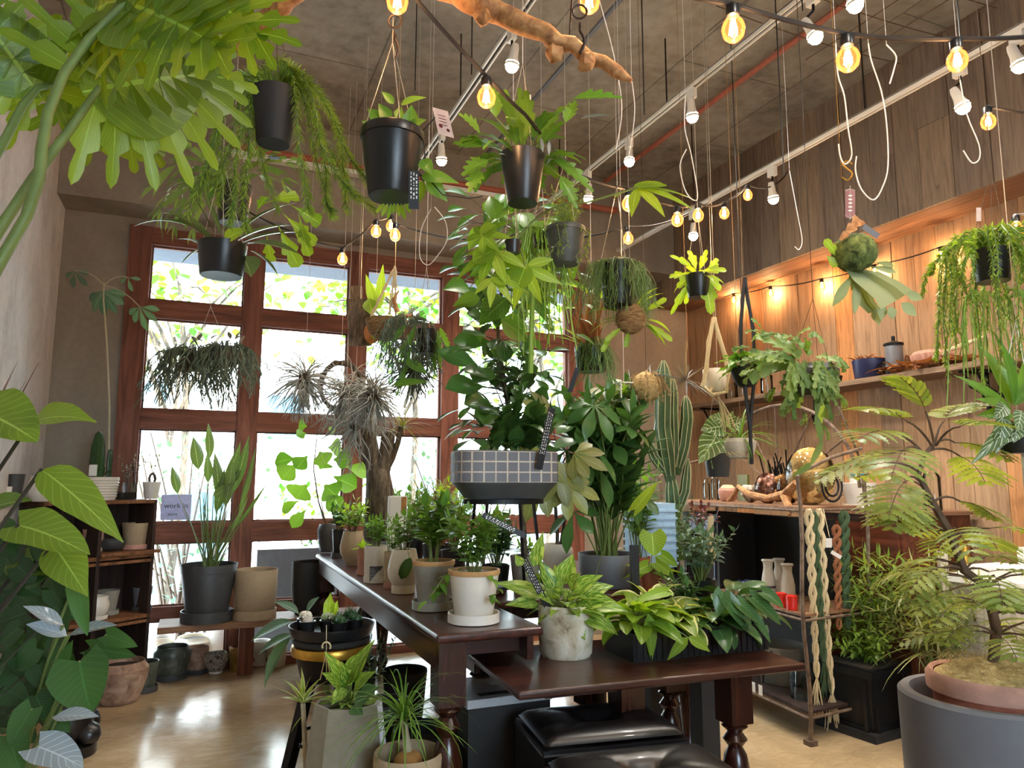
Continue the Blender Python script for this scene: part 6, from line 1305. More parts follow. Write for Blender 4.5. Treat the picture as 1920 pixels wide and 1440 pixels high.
q = g(1195, 352, -.02); ms.tube(curve(s, g(1100, 380), .05, 4)+[q], .004, 5); lobed(q, unit(_r+UP*.2), UP*.8-_f*.5, .22, 7, .2, 2.0)
ml.build('foliage', MAT['leaf_bright'], t); ms.build('stems', MAT['stem_green'], t)
# big soft-leaved mass behind them
D_ = 3.15; g = GG(D_)
t, s, u = hpot('hanging pothos with broad oval leaves climbing above the tall ficus', 985, 450, 34, 28, 26, D_, 'dark_gray', midy=340)
ml, ms = M(), M()
for (x0, y0, x1, y1, w) in ((930, 410, 918, 370, 30), (925, 420, 965, 400, 24), (955, 400, 985, 350, 34), (940, 390, 990, 375, 30), (935, 400, 925, 445, 34), (950, 440, 985, 430, 30), (990, 470, 1030, 450, 30), (975, 400, 1000, 470, 40), (905, 430, 880, 470, 30), (960, 480, 940, 540, 40), (1010, 500, 1040, 560, 34), (880, 540, 830, 545, 40), (900, 560, 850, 575, 30), (985, 520, 1020, 600, 40), (930, 500, 880, 520, 30), (950, 560, 900, 610, 50), (940, 600, 985, 640, 46), (905, 395, 935, 375, 20), (1000, 440, 1035, 415, 24)):
    q = g(x0, y0, rr.uniform(-.1, .1)); ms.tube(curve(s, q, .03, 3), .002, 4); ml.l2(q, g(x1, y1, rr.uniform(-.1, .1)), UP*.5-_f, w*u*1.2, 'ovate', .5, n=8, cross=2)
vines(ml, ms, s, .06, 8, .40, 7, .085, .05, 'ovate', rr, .002, .12, wob=.03)
fin(t, ml, ms, 'leaf_mid')
# rhipsalis in square black pot
D_ = 2.95; g = GG(D_)
t, s, u = hpot('square black pot draped with fine mistletoe-cactus threads right of centre', 1157, 492, 62, 54, 84, D_, 'black_plastic', midy=350)
ms = M(); hairs(ms, s, .06, 190, .22, rr, .0011, .07, .03, fork=.5); ms.build('strands', MAT['string_green'], t)
M().box(g(1130, 540, -.02), (.02, .002, .10), CX+(_f,)).build('reflective_label', MAT['card_lilac'], t, smooth=False)
t = thing('moss_ball_plant', 'small round coconut-fibre ball with a yellow-green orchid hanging right of centre', 'hanging plant', at(1183, 598, 2.95)); D_ = 2.95; g = GG(D_); c = ORG[t.name]
M().ball(c, 29*D_/F0, 20, 14, noise=.03).build('fibre_ball', MAT['coconut'], t); ml, ms = M(), M()
for k in range(16): a = rr.uniform(-.6, 3.3); q = c+_r*cos(a)*.06+_u*sin(a)*.05; ml.leaf(q, unit(_r*cos(a)+_u*sin(a)*.7+_f*rr.uniform(-.5, .5)), UP, rr.uniform(.08, .15), .022, 'lance', .9, .3, 6)
for (x0, y0, x1, y1) in ((1170, 610, 1135, 640), (1180, 615, 1172, 652), (1200, 590, 1250, 560), (1205, 600, 1260, 640), (1150, 620, 1128, 660)): ml.l2(g(x0, y0), g(x1, y1, -.05), -_f+UP*.2, .03, 'obov', .4, lobes=3, lobek=.4)
fin(t, ml, None, 'leaf_bright'); M().tube([c, A3(c[0], c[1], ZC)], .0012, 4).build('hanger_wire', MAT['wire'], t)
# bright epiphyte in black pot
D_ = 3.1; g = GG(D_)
t, s, u = hpot('small black pot with glowing trailing segmented leaves below the white wire loop', 1308, 515, 46, 38, 44, D_, midy=400)
ml, ms = M(), M()
for (x0, y0, x1, y1, w) in ((1300, 505, 1255, 480, 12), (1305, 505, 1290, 470, 14), (1312, 505, 1325, 468, 12), (1318, 508, 1362, 508, 16), (1322, 515, 1350, 545, 20), (1320, 520, 1332, 590, 26), (1298, 515, 1270, 540, 18), (1292, 530, 1258, 590, 12), (1290, 520, 1285, 570, 14), (1285, 515, 1255, 520, 14), (1330, 510, 1345, 485, 14)):
    ms.tube([s, g(x0, y0)], .002, 4); ml.l2(g(x0, y0), g(x1, y1, rr.uniform(-.06, .06)), UP*.4-_f, w*u*1.3, 'lance', .6, lobes=3, lobek=.35, cross=2)
rose(ml, ms, s, 14, .10, .025, (0, 75), 'lance', 1.0, pet=.02, r=rr); fin(t, ml, ms, 'leaf_lime')
# kokedama staghorn
D_ = 2.2; g = GG(D_); u = D_/F0; c = g(1602, 474); t = thing('moss_ball_plant', 'moss ball with pale antler fronds hanging beneath a mauve card', 'hanging plant', c)
mb = M(); mb.ball(c, 40*u, 28, 18, (1, 1, .9), noise=.035); rr = random.Random(44)
for k in range(260): q = c+dirv(rr.uniform(0, 6.3), rr.uniform(-1.5, 1.5))*39*u*A3(1, 1, .9); mb.tube([q, q+unit(q-c)*.006+A3(0, 0, -.004)], .0006, 3)
mb.build('moss_ball', MAT['moss'], t); ml = M()
def poly_frond(pts, mat, name, z=-.0, th=.0):
    """broad irregular frond: rows of (left px, right px) pairs with depth"""
    m_ = M(); vs = []; n = len(pts)
    for i, (x0, y0, x1, y1, dz) in enumerate(pts):
        for k in range(5):
            f = k/4; vs.append(g(x0+(x1-x0)*f, y0+(y1-y0)*f, dz+.02*sin(pi*f)-.012*(k % 2)))
    fs = []; uv = []
    for i in range(n-1):
        for k in range(4): fs.append((i*5+k, i*5+k+1, i*5+k+6, i*5+k+5)); uv.append([(k/4, i/n), ((k+1)/4, i/n), ((k+1)/4, (i+1)/n), (k/4, (i+1)/n)])
    m_.add(vs, fs, uv); return m_
m_ = poly_frond([(1585, 505, 1615, 505, 0), (1600, 525, 1650, 510, -.03), (1640, 560, 1690, 530, -.06), (1652, 580, 1712, 545, -.08)], None, None)
m_.leaf(g(1700, 552, -.08), _r*.9-_u*.25, -_f, .05, .03, 'lance', .1); m_.leaf(g(1690, 568, -.08), _r*.6-_u*.5, -_f, .06, .035, 'lance', .1); m_.leaf(g(1668, 575, -.07), _r*.3-_u*.9, -_f, .04, .03, 'lance', .1); m_.leaf(g(1655, 572, -.06), -_u-_r*.1, -_f, .045, .03, 'lance', .1)
q = poly_frond([(1590, 505, 1625, 508, .0), (1595, 540, 1632, 540, -.0), (1610, 570, 1640, 565, -.01), (1628, 588, 1652, 580, -.02)], None, None); m_.add(np.vstack(q.v), [tuple(f) for f in q.f], q.uv)
m_.leaf(g(1640, 580, -.02), _u*-.9+_r*.3, -_f, .05, .04, 'ovate', .2)
for (x0, y0, x1, y1, w) in ((1600, 510, 1560, 575, 20), (1605, 510, 1600, 590, 18), (1630, 500, 1680, 512, 14), (1640, 492, 1676, 500, 12)): m_.l2(g(x0, y0), g(x1, y1, -.02), -_f+UP*.2, w*u, 'obov', .5, n=8, cross=2)
m_.build('foliage', MAT['leaf_stagsilver'], t); ml = M(); ml.l2(g(1578, 490), g(1545, 450, -.02), -_f, .035, 'obov', .3, lobes=3, lobek=.4, cross=2); ml.l2(g(1570, 500), g(1550, 480), -_f, .03, 'ovate', .3); ml.build('lime_frond', MAT['leaf_bright'], t)
ml = M(); ml.l2(g(1575, 450, -.04), g(1612, 412, -.04), -_f+UP*.4, .05, 'wedge', .5, lobes=3, lobek=.5, cross=2); ml.build('dry_frond', MAT['driftwood'], t)
M().box(g(1594, 382), (.030, .086, .001), CX+(_f,)).build('mauve_card', MAT['card_mauve'], t, smooth=False); pr = M()
for k in range(5): pr.box(g(1594, 367+7*k)-_f*.001, (.011, .004, .0004), CX+(_f,))
for k in (-1, 1): pr.tube([g(1584, 380+23*k)-_f*.001, g(1594, 382+28*k)-_f*.001, g(1604, 380+23*k)-_f*.001], .0009, 3)
pr.build('card_print', MAT['ink_white'], t); M().box(g(1633, 434), (.055, .018, .001), (unit(_r*.8-_u*.55), unit(_u*.8+_r*.55), -_f)).build('plant_label', MAT['slate_gray'], t, smooth=False)
M().tube([g(1594, 412), g(1594, 348)], .001, 4).build('hanger_wire', MAT['wire'], t)
# brass S hook and white wire hooks
def whook(label, pts, D=2.1, w=.0022, name='wire_hook', mat='white_enamel', cat='hook'):
    g_ = GG(D); P = [g_(*p) for p in pts]; Q = []
    for i in range(len(P)-1):
        a, b, c_, d = P[max(0, i-1)], P[i], P[i+1], P[min(len(P)-1, i+2)]
        for k in range(4): tt_ = k/4; Q.append(.5*((2*b)+(-a+c_)*tt_+(2*a-5*b+4*c_-d)*tt_**2+(-a+3*b-3*c_+d)*tt_**3))
    Q.append(P[-1]); o = M().tube(Q, w, 6).tube([Q[0], A3(Q[0][0], Q[0][1], ZC)], .0007, 3).build(name, MAT[mat]); tag(o, label, cat, 'white wire hanging hooks' if mat == 'white_enamel' else None); return o
whook('white wire hook holding the brass S hook over the moss ball', [(1567, 82), (1571, 140), (1583, 180), (1590, 240), (1597, 290), (1585, 308), (1576, 295), (1572, 270)], 2.2)
whook('large empty white U-shaped wire loop hanging right of the moss ball card', [(1628, 82), (1634, 115), (1652, 170), (1662, 230), (1665, 310), (1655, 350), (1638, 375), (1615, 355), (1604, 320), (1606, 293)], 2.2)
whook('brass S hook above the mauve card', [(1578, 332), (1590, 338), (1598, 326), (1588, 316), (1580, 308), (1588, 302), (1598, 308)], 2.2, mat='brass')
whook('short curved white wire below the cable, right of the U-shaped loop', [(1662, 84), (1680, 105), (1676, 130), (1668, 157)], 2.2)
whook('white wire hook holding the big string plant', [(1800, 150), (1813, 215), (1835, 270), (1836, 298), (1822, 305), (1806, 282)], 2.3)
whook('white wire loop left of the epiphyte pot', [(1285, 180), (1284, 240), (1296, 290), (1308, 365), (1300, 375), (1284, 355), (1275, 310), (1287, 280)], 2.8)
whook('thin white wire loop hanging over the window centre', [(808, 392), (790, 430), (787, 480), (802, 497), (820, 480), (838, 450), (835, 415), (815, 388)], 3.2)
whook('pale wire hanging beside the fern pot', [(1125, 5), (1150, 100), (1166, 200), (1155, 280)], 2.6, w=.0018)
whook('second pale wire hanging beside the fern pot', [(1184, 148), (1190, 200), (1186, 250), (1177, 300)], 2.6, w=.0018)
whook('thin white wire ending in a curl on the dark cord', [(1480, 320), (1495, 400), (1504, 450), (1498, 468), (1490, 462)], 3.4, w=.002)
for i, (x, y0, y1, d) in enumerate(((1208, -30, 215, 3.0), (778, 88, 170, 3.4), (884, 20, 140, 3.2), (1470, 75, 330, 3.2), (1804, -20, 110, 2.6), (1390, 400, 560, 4.0), (1505, -20, 20, 3.0))):
    q0, q1 = at(x, y0, d), at(x, y1, d); o = M().tube([A3(q1[0], q1[1], ZC), q1], .003, 5).build('hanging_rod', MAT['cord_black']); tag(o, ['dark cord bundle hanging between the two track rails', 'thin dark rod left of the first track rail', 'thin dark rod just right of the black-pot cable', 'long thin dark cord in front of the plank wall', 'dark cord by the right bulbs at the top edge', 'thin cord over the left part of the plank wall', 'short dark rod at the top edge near the tilted spotlight'][i], 'cord')
# big string plant right
D_ = 2.4; g = GG(D_)
t, s, u = hpot('big bushy tassel plant with dense bristly strands pouring down at the right', 1858, 470, 70, 56, 60, D_, 'black_plastic', midy=320, wire='cord_brown')
ml, ms = M(), M(); rr = random.Random(70)
for k in range(46):
    az = k*2.39996; P = hangstrand(s+UP*.01, az, .06, rr.uniform(.05, .12), rr.uniform(.06, .44), rr, .05); bottle(ml, ms, P, 20, .020, .005, rr)
for k in range(90): ml.leaf(s+dirv(rr.uniform(0, 6.3), rr.uniform(0, 1.4))*rr.uniform(.03, .09), dirv(rr.uniform(0, 6.3), rr.uniform(-.3, 1)), UP, .035, .006, 'lance', .3, .1, 2)
fin(t, ml, ms, 'leaf_fern', 'string_green'); ms = M(); hairs(ms, s-UP*.15, .07, 60, .34, rr, .0018, .04, .02); ms.build('trailing_strands', MAT['string_lime'], t)
M().box(g(1835, 402), (.016, .045, .001), CX+(_f,)).build('white_tag', MAT['card_pink'], t, smooth=False)
# large staghorn pot
D_ = 3.05; g = GG(D_)
t, s, u = hpot('large grey pot with wavy crested fern fronds spilling far to its left', 1524, 685, 78, 58, 58, D_, 'dark_gray', 'round', midy=560, wire='cord_black', rim=0)
ml, ms = M(), M(); rr = random.Random(33)
for (x0, y0, x1, y1, w) in ((1500, 670, 1400, 600, 22), (1490, 675, 1370, 640, 26), (1490, 680, 1380, 700, 26), (1500, 665, 1440, 610, 22), (1510, 660, 1530, 605, 14), (1530, 668, 1585, 668, 22), (1550, 685, 1580, 760, 26), (1480, 690, 1420, 690, 24), (1495, 700, 1470, 760, 26), (1500, 705, 1510, 800, 20), (1535, 700, 1560, 780, 26), (1485, 695, 1440, 740, 22), (1480, 680, 1420, 660, 20), (1470, 690, 1400, 670, 20), (1500, 690, 1455, 650, 20), (1520, 665, 1480, 620, 18), (1500, 720, 1480, 770, 20), (1555, 690, 1540, 840, 18)):
    d = g(x1, y1, rr.uniform(-.2, .15))-g(x0, y0); ml.leaf(g(x0, y0), d, -_f+UP*.8, np.linalg.norm(d)*.75, w*u*1.1, 'fork', rr.uniform(.2, .7), .2, cross=2, lobes=5, lobek=.25, wave=.12); e = g(x0, y0)+d*.7
    for j in range(3): ml.leaf(e, unit(unit(d)+A3(rr.uniform(-.8, .8), rr.uniform(-.8, .8), rr.uniform(-.9, .1))), -_f+UP, .075, .03, 'wedge', .8, .3, lobes=2, lobek=.4, wave=.15, cross=2)
P = [g(1535, 720, -.1), g(1530, 780, -.1), g(1540, 830, -.1), g(1520, 870, -.1), g(1490, 890, -.1)]
for a, b in zip(P[:-1], P[1:]): ml.l2(a, b+(b-a)*.15, -_f, .028, 'strap', .1)
for k in range(26): q = g(1524+rr.uniform(-42, 40), 680+rr.uniform(-6, 4), -.06-rr.random()*.04); ml.leaf(q, unit(-UP+_r*rr.uniform(-.5, .5)-_f*.3), -_f, rr.uniform(.08, .22), rr.uniform(.03, .05), 'strap', rr.uniform(-.3, .3), .2, cross=2, lobes=4, lobek=.3, wave=.15)
fin(t, ml, None, 'leaf_stag')
# dark braided macrame
t = thing('macrame_hanger', 'dark brown braided hanger holding small leafy plant left of the crested fern', 'hanging plant', at(1402, 700, 3.2)); D_ = 3.2; g = GG(D_); m_ = M()
for k, (x0, x1) in enumerate(((1396, 1388), (1396, 1412))):
    P = [g(x0, 520), g(x0+(x1-x0)*.4, 560), g(x1, 620), g(x1+4, 690), g(1406, 800), g(1410, 870)]
    m_.tube(P, .008, 6); m_.tube([p+_r*.006*(-1)**i for i, p in enumerate(P)], .006, 5)
m_.build('braid', MAT['cord_black'], t); mm = M().tube([g(1392, 515), g(1390, 430), A3(*g(1390, 430)[:2], ZC)], .0015, 4); mm.build('hanger_wire', MAT['jute_dark'], t); pt = M(); pm, _, _ = potmesh(g(1400, 725), .055, .035, .09, 'round'); pm.build('pot', MAT['black_matte'], t)
ml, ms = M(), M(); rose(ml, ms, g(1400, 690), 26, .09, .05, (-10, 80), 'ovate', .8, pet=.04, r=rr, wave=.1, cross=2); fin(t, ml, ms, 'leaf_mid')
# white macrame with cream bowl
t = thing('macrame_hanger', 'cream braided hanger with a white bowl and a dangling tassel on the right', 'hanging plant', at(1345, 735, 3.5)); D_ = 3.5; g = GG(D_); m_ = M()
for pts in (((1338, 595), (1330, 640), (1324, 690), (1318, 725)), ((1338, 595), (1348, 630), (1360, 670), (1366, 700)), ((1318, 725), (1335, 740), (1360, 735), (1366, 700)), ((1338, 690), (1345, 715), (1330, 735)), ((1366, 700), (1345, 715))):
    P = [g(*p, -.03) for p in pts]; m_.tube(P, .010, 6); m_.tube([p+_r*.008*(-1)**i for i, p in enumerate(P)], .007, 5)
for k in range(8): m_.tube(curve(g(1345, 742), g(1352+k*4, 800+k % 3*5), 0, 3, _r, .01), .003, 4)
m_.build('braid', MAT['jute'], t); M().tube([g(1338, 597), g(1336, 560), A3(*g(1336, 560)[:2], ZC)], .0015, 4).build('hanger_wire', MAT['wire'], t)
pm, _, _ = potmesh(g(1343, 735), .062, .04, .11, 'bowl'); pm.build('bowl', MAT['white_ceramic'], t)
D_ = 3.3; g = GG(D_)
t, s, u = hpot('small cream lattice-patterned pot hanging on jute strings with arching stems', 1387, 822, 50, 38, 38, D_, 'stone_pale', 'round', midy=775, wire='jute_dark', n=4)
lat = M(); c = ORG[t.name]
for k in range(14):
    for sg in (-1, 1): lat.tube([c+A3(cos(k*2*pi/14+sg*f*.9)*(.058+.004*sin(pi*f)), sin(k*2*pi/14+sg*f*.9)*(.058+.004*sin(pi*f)), .015+.07*f) for f in np.linspace(0, 1, 6)], .0022, 4)
lat.build('lattice_relief', MAT['jute'], t); ml, ms = M(), M(); rose(ml, None, s, 30, .20, .012, (-10, 70), 'grass', 1.4, r=rr); fin(t, ml, ms, 'leaf_mid')
# zebra calathea behind
D_ = 3.6; g = GG(D_)
t, s, u = hpot('hanging plant with large silver-striped leaves left of the lattice pot', 1345, 850, 50, 40, 44, D_, 'dark_gray', midy=700)
ml, ms = M(), M()
for (x0, y0, x1, y1, w) in ((1355, 800, 1313, 808, 44), (1345, 815, 1310, 870, 46), (1360, 795, 1330, 780, 30), (1370, 800, 1400, 790, 30), (1350, 830, 1335, 880, 30), (1360, 800, 1375, 770, 26)): ms.tube([s, g(x0, y0)], .002, 4); ml.l2(g(x0, y0), g(x1, y1, -.05), UP*.5-_f, w*u*1.1, 'ovate', .6, n=8, cross=2)
fin(t, ml, ms, 'leaf_zebra')
# dark pot with dried stalks and hair
D_ = 3.3; g = GG(D_)
t, s, u = hpot('dark pot with dried tan stalks and a mop of green threads right of the ficus', 1108, 652, 62, 54, 46, D_, 'black_plastic', midy=480)
ml, ms = M(), M()
for k in range(40): e = g(1108+rr.uniform(-45, 35), 652-rr.uniform(20, 120), rr.uniform(-.1, .1)); ml.l2(s+A3(rr.uniform(-.04, .04), rr.uniform(-.04, .04), 0), e, -_f, .016, 'lance', rr.uniform(-.6, .6))
ml.build('dried_stalks', MAT['leaf_dry'], t); ms = M(); hairs(ms, s, .06, 120, .16, rr, .0013, .03, .05, az=(3.4, 6.2)); ms.build('threads', MAT['string_green'], t); ml = M()
for k in range(7): ml.l2(s, g(1108+rr.choice([-1, 1])*rr.uniform(40, 110), 640+rr.uniform(-50, 30), rr.uniform(-.1, .1)), UP, .012, 'strap', .7)
for (x, y) in ((1085, 540), (1070, 560), (1100, 550), (1125, 560), (1090, 580)): ml.leaf(g(x, y), dirv(rr.uniform(0, 6.3), .3), UP, .13, .05, 'ovate', .4, lobes=3, lobek=.5, cross=2)
ml.build('foliage', MAT['leaf_bright'], t)
# pleated clear cube terrarium and fibre ball
t = thing('hanging_terrarium', 'small clear cube terrarium hanging left of the cactus', 'terrarium', at(1170, 745, 3.6)); D_ = 3.6; g = GG(D_); c = g(1170, 735)
M().box(c, (.085, .085, .085)).build('glass_cube', MAT['clear_glass'], t, smooth=False); m_ = M()
for i in (-1, 1):
    for j in (-1, 1): m_.box(c+A3(i*.043, j*.043, 0), (.005, .005, .09)); m_.box(c+A3(i*.043, 0, j*.043), (.005, .09, .005)); m_.box(c+A3(0, i*.043, j*.043), (.09, .005, .005))
m_.tube([c+UP*.043, A3(c[0], c[1], ZC)], .0015, 4); m_.build('frame', MAT['white_enamel'], t); ml = M(); rose(ml, None, c-UP*.02, 22, .08, .014, (10, 80), 'strap', .9, r=rr); fin(t, ml, None, 'leaf_bright')
t = thing('fibre_ball', 'tan coconut-fibre ball with wiry roots hanging beside the clear cube', 'hanging plant', at(1212, 725, 3.6)); c = ORG[t.name]; M().ball(c, .07, 18, 12, (1.1, 1, 1.05), noise=.05).build('ball', MAT['coir'], t)
ms = M(); hairs(ms, c+UP*.04, .06, 50, .14, rr, .0015, .03, .03); ms.build('roots', MAT['jute_dark'], t); M().tube([c, A3(c[0], c[1], ZC)], .0012, 4).build('hanger_wire', MAT['cord_black'], t); ml = M()
for k in range(6): ml.l2(c+UP*.05, c+_r*(.05+.05*k)+UP*(.12-.05*k)-_f*.05*k, UP, .02, 'strap', .9)
fin(t, ml, None, 'leaf_silver')
# hanging agave-like pod behind cactus
t = thing('air_plant', 'dried grey air plant hanging by a cord right of the cactus columns', 'hanging plant', at(1287, 720, 3.4)); c = ORG[t.name]; ml = M()
for k in range(44): ml.leaf(c+UP*.02, dirv(rr.uniform(0, 6.3), rr.uniform(-1.2, .9)), UP, rr.uniform(.07, .14), .010, 'grass', rr.uniform(-.5, .8), .2, 5)
ml.build('foliage', MAT['leaf_gray'], t); ms = M(); ms.tube([c, at(1285, 665, 3.4), at(1288, 640, 3.4)], .006, 5); ms.tube([at(1288, 640, 3.4), A3(*at(1288, 640, 3.4)[:2], ZC)], .0013, 4); ms.build('cord', MAT['jute_dark'], t)
# ============================================================ window-side hanging things
D_ = 4.5; g = GG(D_)
t = thing('driftwood_planter', 'driftwood planter with grey-green drooping strands hanging in the left middle pane', 'hanging plant', g(395, 680)); P = [g(335, 690), g(362, 680), g(400, 672), g(435, 668), g(452, 672)]
M().tube(P, [.03, .06, .085, .07, .035], 12).build('driftwood', MAT['bark'], t); ms = M(); rr = random.Random(6)
hairs(ms, g(362, 668), .10, 150, .32, rr, .0035, .10, .05, fork=.7, wob=.03); hairs(ms, g(425, 660), .09, 90, .26, rr, .0035, .07, .05, fork=.6, wob=.03); ms.build('strands', MAT['string_gray'], t)
ml = M()
for k in range(50): ml.leaf(g(rr.uniform(350, 450), rr.uniform(635, 690)), dirv(rr.uniform(0, 6.3), rr.uniform(-.5, 1.2)), UP, .07, .03, 'lance', .5, .2, 4)
ml.build('foliage', MAT['leaf_gray'], t); mm = M().tube([g(360, 665), g(395, 575)], .0015, 4).tube([g(430, 660), g(395, 575), A3(*g(395, 575)[:2], 3.8)], .0015, 4); mm.build('hanger_wire', MAT['wire'], t); M().box(g(340, 672, -.1), (.045, .002, .06), CX+(_f,)).build('tag', MAT['cork_tan'], t, smooth=False)
def tilly(label, cx, cy, R, D, n, ln, mat='tillandsia', fork=.5):
    c = at(cx, cy, D); t = thing('air_plant', label, 'hanging plant', c, 'grey air plants in front of the window'); ms = M()
    for k in range(n):
        d = dirv(rr.uniform(0, 6.3), rr.uniform(-1.5, 1.4)); q = c+d*R*.3; P = [q]; v = d
        for j in range(4): v = unit(v+A3(rr.uniform(-.5, .5), rr.uniform(-.5, .5), rr.uniform(-.7, .1))); q = q+v*ln/4; P.append(q)
        ms.tube(P, [.0045, .004, .0034, .0024, .001], 4)
    ms.build('strands', MAT[mat], t); M().ball(c, R*.35, 10, 8, noise=.2).build('core', MAT['bark'], t); M().tube([c, A3(c[0], c[1], 3.9)], .0012, 4).build('hanger_wire', MAT['wire'], t)
tilly('grey stringy air plant hanging at the left of the second pane', 572, 712, .12, 4.4, 150, .24)
tilly('tangled grey air plant cluster on a vine ring in the second pane', 650, 740, .12, 4.4, 150, .26)
tilly('dense pale grey air plant hanging lowest in front of the post', 700, 745, .12, 4.2, 170, .20)
tilly('thin grey air plant hanging under the tangled cluster', 665, 800, .08, 4.3, 60, .28)
t = thing('vine_wreath', 'twisted grey vine wreath hanging among the air plants', 'wreath', at(640, 725, 4.5)); c = ORG[t.name]; m_ = M()
for k in range(7): a0 = rr.uniform(0, 6.3); m_.tube([c+_r*cos(a+a0)*(.13+rr.uniform(-.012, .012))+_u*sin(a+a0)*(.15+rr.uniform(-.015, .015))+_f*rr.uniform(-.015, .015) for a in np.linspace(0, 6.1, 18)], .010, 5)
m_.build('vines', MAT['bark'], t); M().tube([c+_u*.15, A3(*(c+_u*.15)[:2], 3.9)], .0015, 4).build('hanger_wire', MAT['wire'], t)
D_ = 4.0; g = GG(D_); t = thing('mounted_staghorn', 'staghorn fern with two upright bright lobes mounted on dark bark by the post', 'hanging plant', g(682, 600)); M().box(g(676, 605, .05), (.15, .05, .26), (_r, _f, _u), .8).box(g(668, 560, .06), (.06, .04, .14), (_r, _f, _u)).build('bark_board', MAT['bark'], t)
ml = M(); ml.l2(g(700, 595), g(692, 560), -_f, .09, 'obov', .2, cross=2); ml.l2(g(704, 580), g(686, 515), -_f, .055, 'strap', -.3, cross=2); ml.l2(g(710, 578), g(718, 497), -_f, .055, 'strap', -.1, cross=2); ml.l2(g(698, 600), g(715, 640), -_f, .08, 'obov', .3); ml.build('foliage', MAT['leaf_bright'], t); mm = M().tube([g(676, 560), A3(*g(676, 560)[:2], 3.9)], .0015, 4); mm.build('hanger_wire', MAT['wire'], t)
ml = M(); ml.l2(g(695, 645), g(705, 600), -_f, .1, 'round', .3, cross=2); ml.build('shield_frond', MAT['leaf_dry'], t)
D_ = 3.8; g = GG(D_); t = thing('coconut_basket', 'half coconut-husk basket hanging on twisted ropes with a driftwood piece', 'basket', g(725, 640)); c = g(725, 600)
M().lathe([(0, -.115), (.05, -.105), (.09, -.07), (.108, -.02), (.112, 0), (.104, 0), (.1, -.02), (.08, -.065), (0, -.1)], c, 24, cap=False).build('husk', MAT['coconut'], t); m_ = M()
for (x, y) in ((690, 605), (742, 600), (730, 590)):
    P = curve(g(x, y), g(741, 500), 0, 9); m_.tube([p+_r*.006*cos(i*1.6)+_u*.004*sin(i*1.6) for i, p in enumerate(P)], .005, 5); m_.tube([p-_r*.006*cos(i*1.6)-_u*.004*sin(i*1.6) for i, p in enumerate(P)], .005, 5)
m_.tube([g(741, 502), A3(*g(741, 500)[:2], 3.9)], .0015, 4); m_.build('rope', MAT['jute'], t); m_ = M(); P, RR = logpath(g(735, 600), g(775, 590), 6, .02, .008, 9); m_.tube(P, RR, 7); m_.tube([g(745, 585), g(738, 560), g(748, 545)], [.014, .010, .004], 6); m_.build('driftwood_piece', MAT['driftwood'], t)
D_ = 3.6; g = GG(D_)
t, s, u = hpot('black pot with zigzag fishbone-cactus leaves and green threads left of the ficus', 800, 618, 40, 34, 46, D_, midy=500)
ml, ms = M(), M(); hairs(ms, g(765, 610), .05, 90, .24, rr, .002, .08, .05, fork=.5); hairs(ms, g(770, 660), .05, 60, .16, rr, .002, .08, .05, fork=.5); ms.build('threads', MAT['string_gray'], t)
for (x0, y0, x1, y1) in ((820, 620, 826, 690), (812, 625, 815, 700), (825, 615, 845, 660), (780, 610, 750, 680), (770, 650, 745, 740), (760, 610, 735, 640)): ml.l2(g(x0, y0), g(x1, y1), -_f, .04, 'strap', .2, lobes=6, lobek=.55, cross=2)
for (x0, y0, x1, y1, w) in ((758, 675, 800, 702, 22), (735, 722, 802, 718, 18), (750, 660, 765, 640, 12)): ml.l2(g(x0, y0, -.1), g(x1, y1, -.1), -_f+UP*.7, w*u, 'lance', .4, cross=2)
fin(t, ml, None, 'leaf_mid')
tilly('greenish thread plant hanging lowest left of the tiled planter', 775, 690, .08, 3.7, 80, .17, 'string_gray')
# ============================================================ cactus columns
c = onZ(1262, 1020, TZ); c = A3(c[0], c[1], 0); q = at(1262, 1000, 4.15); t = thing('column_cactus', 'tall branching green column cactus with pale ribs between the macrame and dark foliage', 'cactus', A3(q[0], q[1], .62))
ps = thing('display_block', 'dark low display block standing behind the side table', 'display block', A3(q[0], q[1], 0)); M().box(A3(q[0], q[1], .31), (.16, .16, .62)).build('block', MAT['black_matte'], ps, smooth=False)
s = pot(t, ORG[t.name], .12, .10, .22, 'dark_gray'); D_ = float(np.dot(s-CAM, _f)); g = GG(D_); cm = M(); rb = M()
def col(path, rad, ribs=8):
    P = [g(*p) for p in path]; n = len(P); Q = []; 
    for i in range(n-1):
        for k in range(4): Q.append(P[i]+(P[i+1]-P[i])*k/4)
    Q.append(P[-1]); m_ = len(Q); rs_ = [rad*min(1, .55+i/(m_)*2.2)*(1 if i < m_-4 else (.97, .88, .66, .2)[i-(m_-4)]) for i in range(m_)]
    seg = ribs*2; tt_ = unit(Q[1]-Q[0]); a = unit(np.cross(tt_, _f)); vs = []
    for i in range(m_):
        t2 = unit(Q[min(i+1, m_-1)]-Q[max(0, i-1)]); a = unit(a-t2*np.dot(a, t2)); b = np.cross(t2, a)
        for k in range(seg): th = 2*pi*k/seg; vs.append(Q[i]+(a*cos(th)+b*sin(th))*rs_[i]*(1.08 if k % 2 == 0 else .86))
    cm.add(vs, [(i*seg+k, i*seg+(k+1) % seg, (i+1)*seg+(k+1) % seg, (i+1)*seg+k) for i in range(m_-1) for k in range(seg)])
    for k in range(0, seg, 2): rb.tube([np.asarray(vs[i*seg+k]) for i in range(1, m_)], .0022, 4)
s_ = s
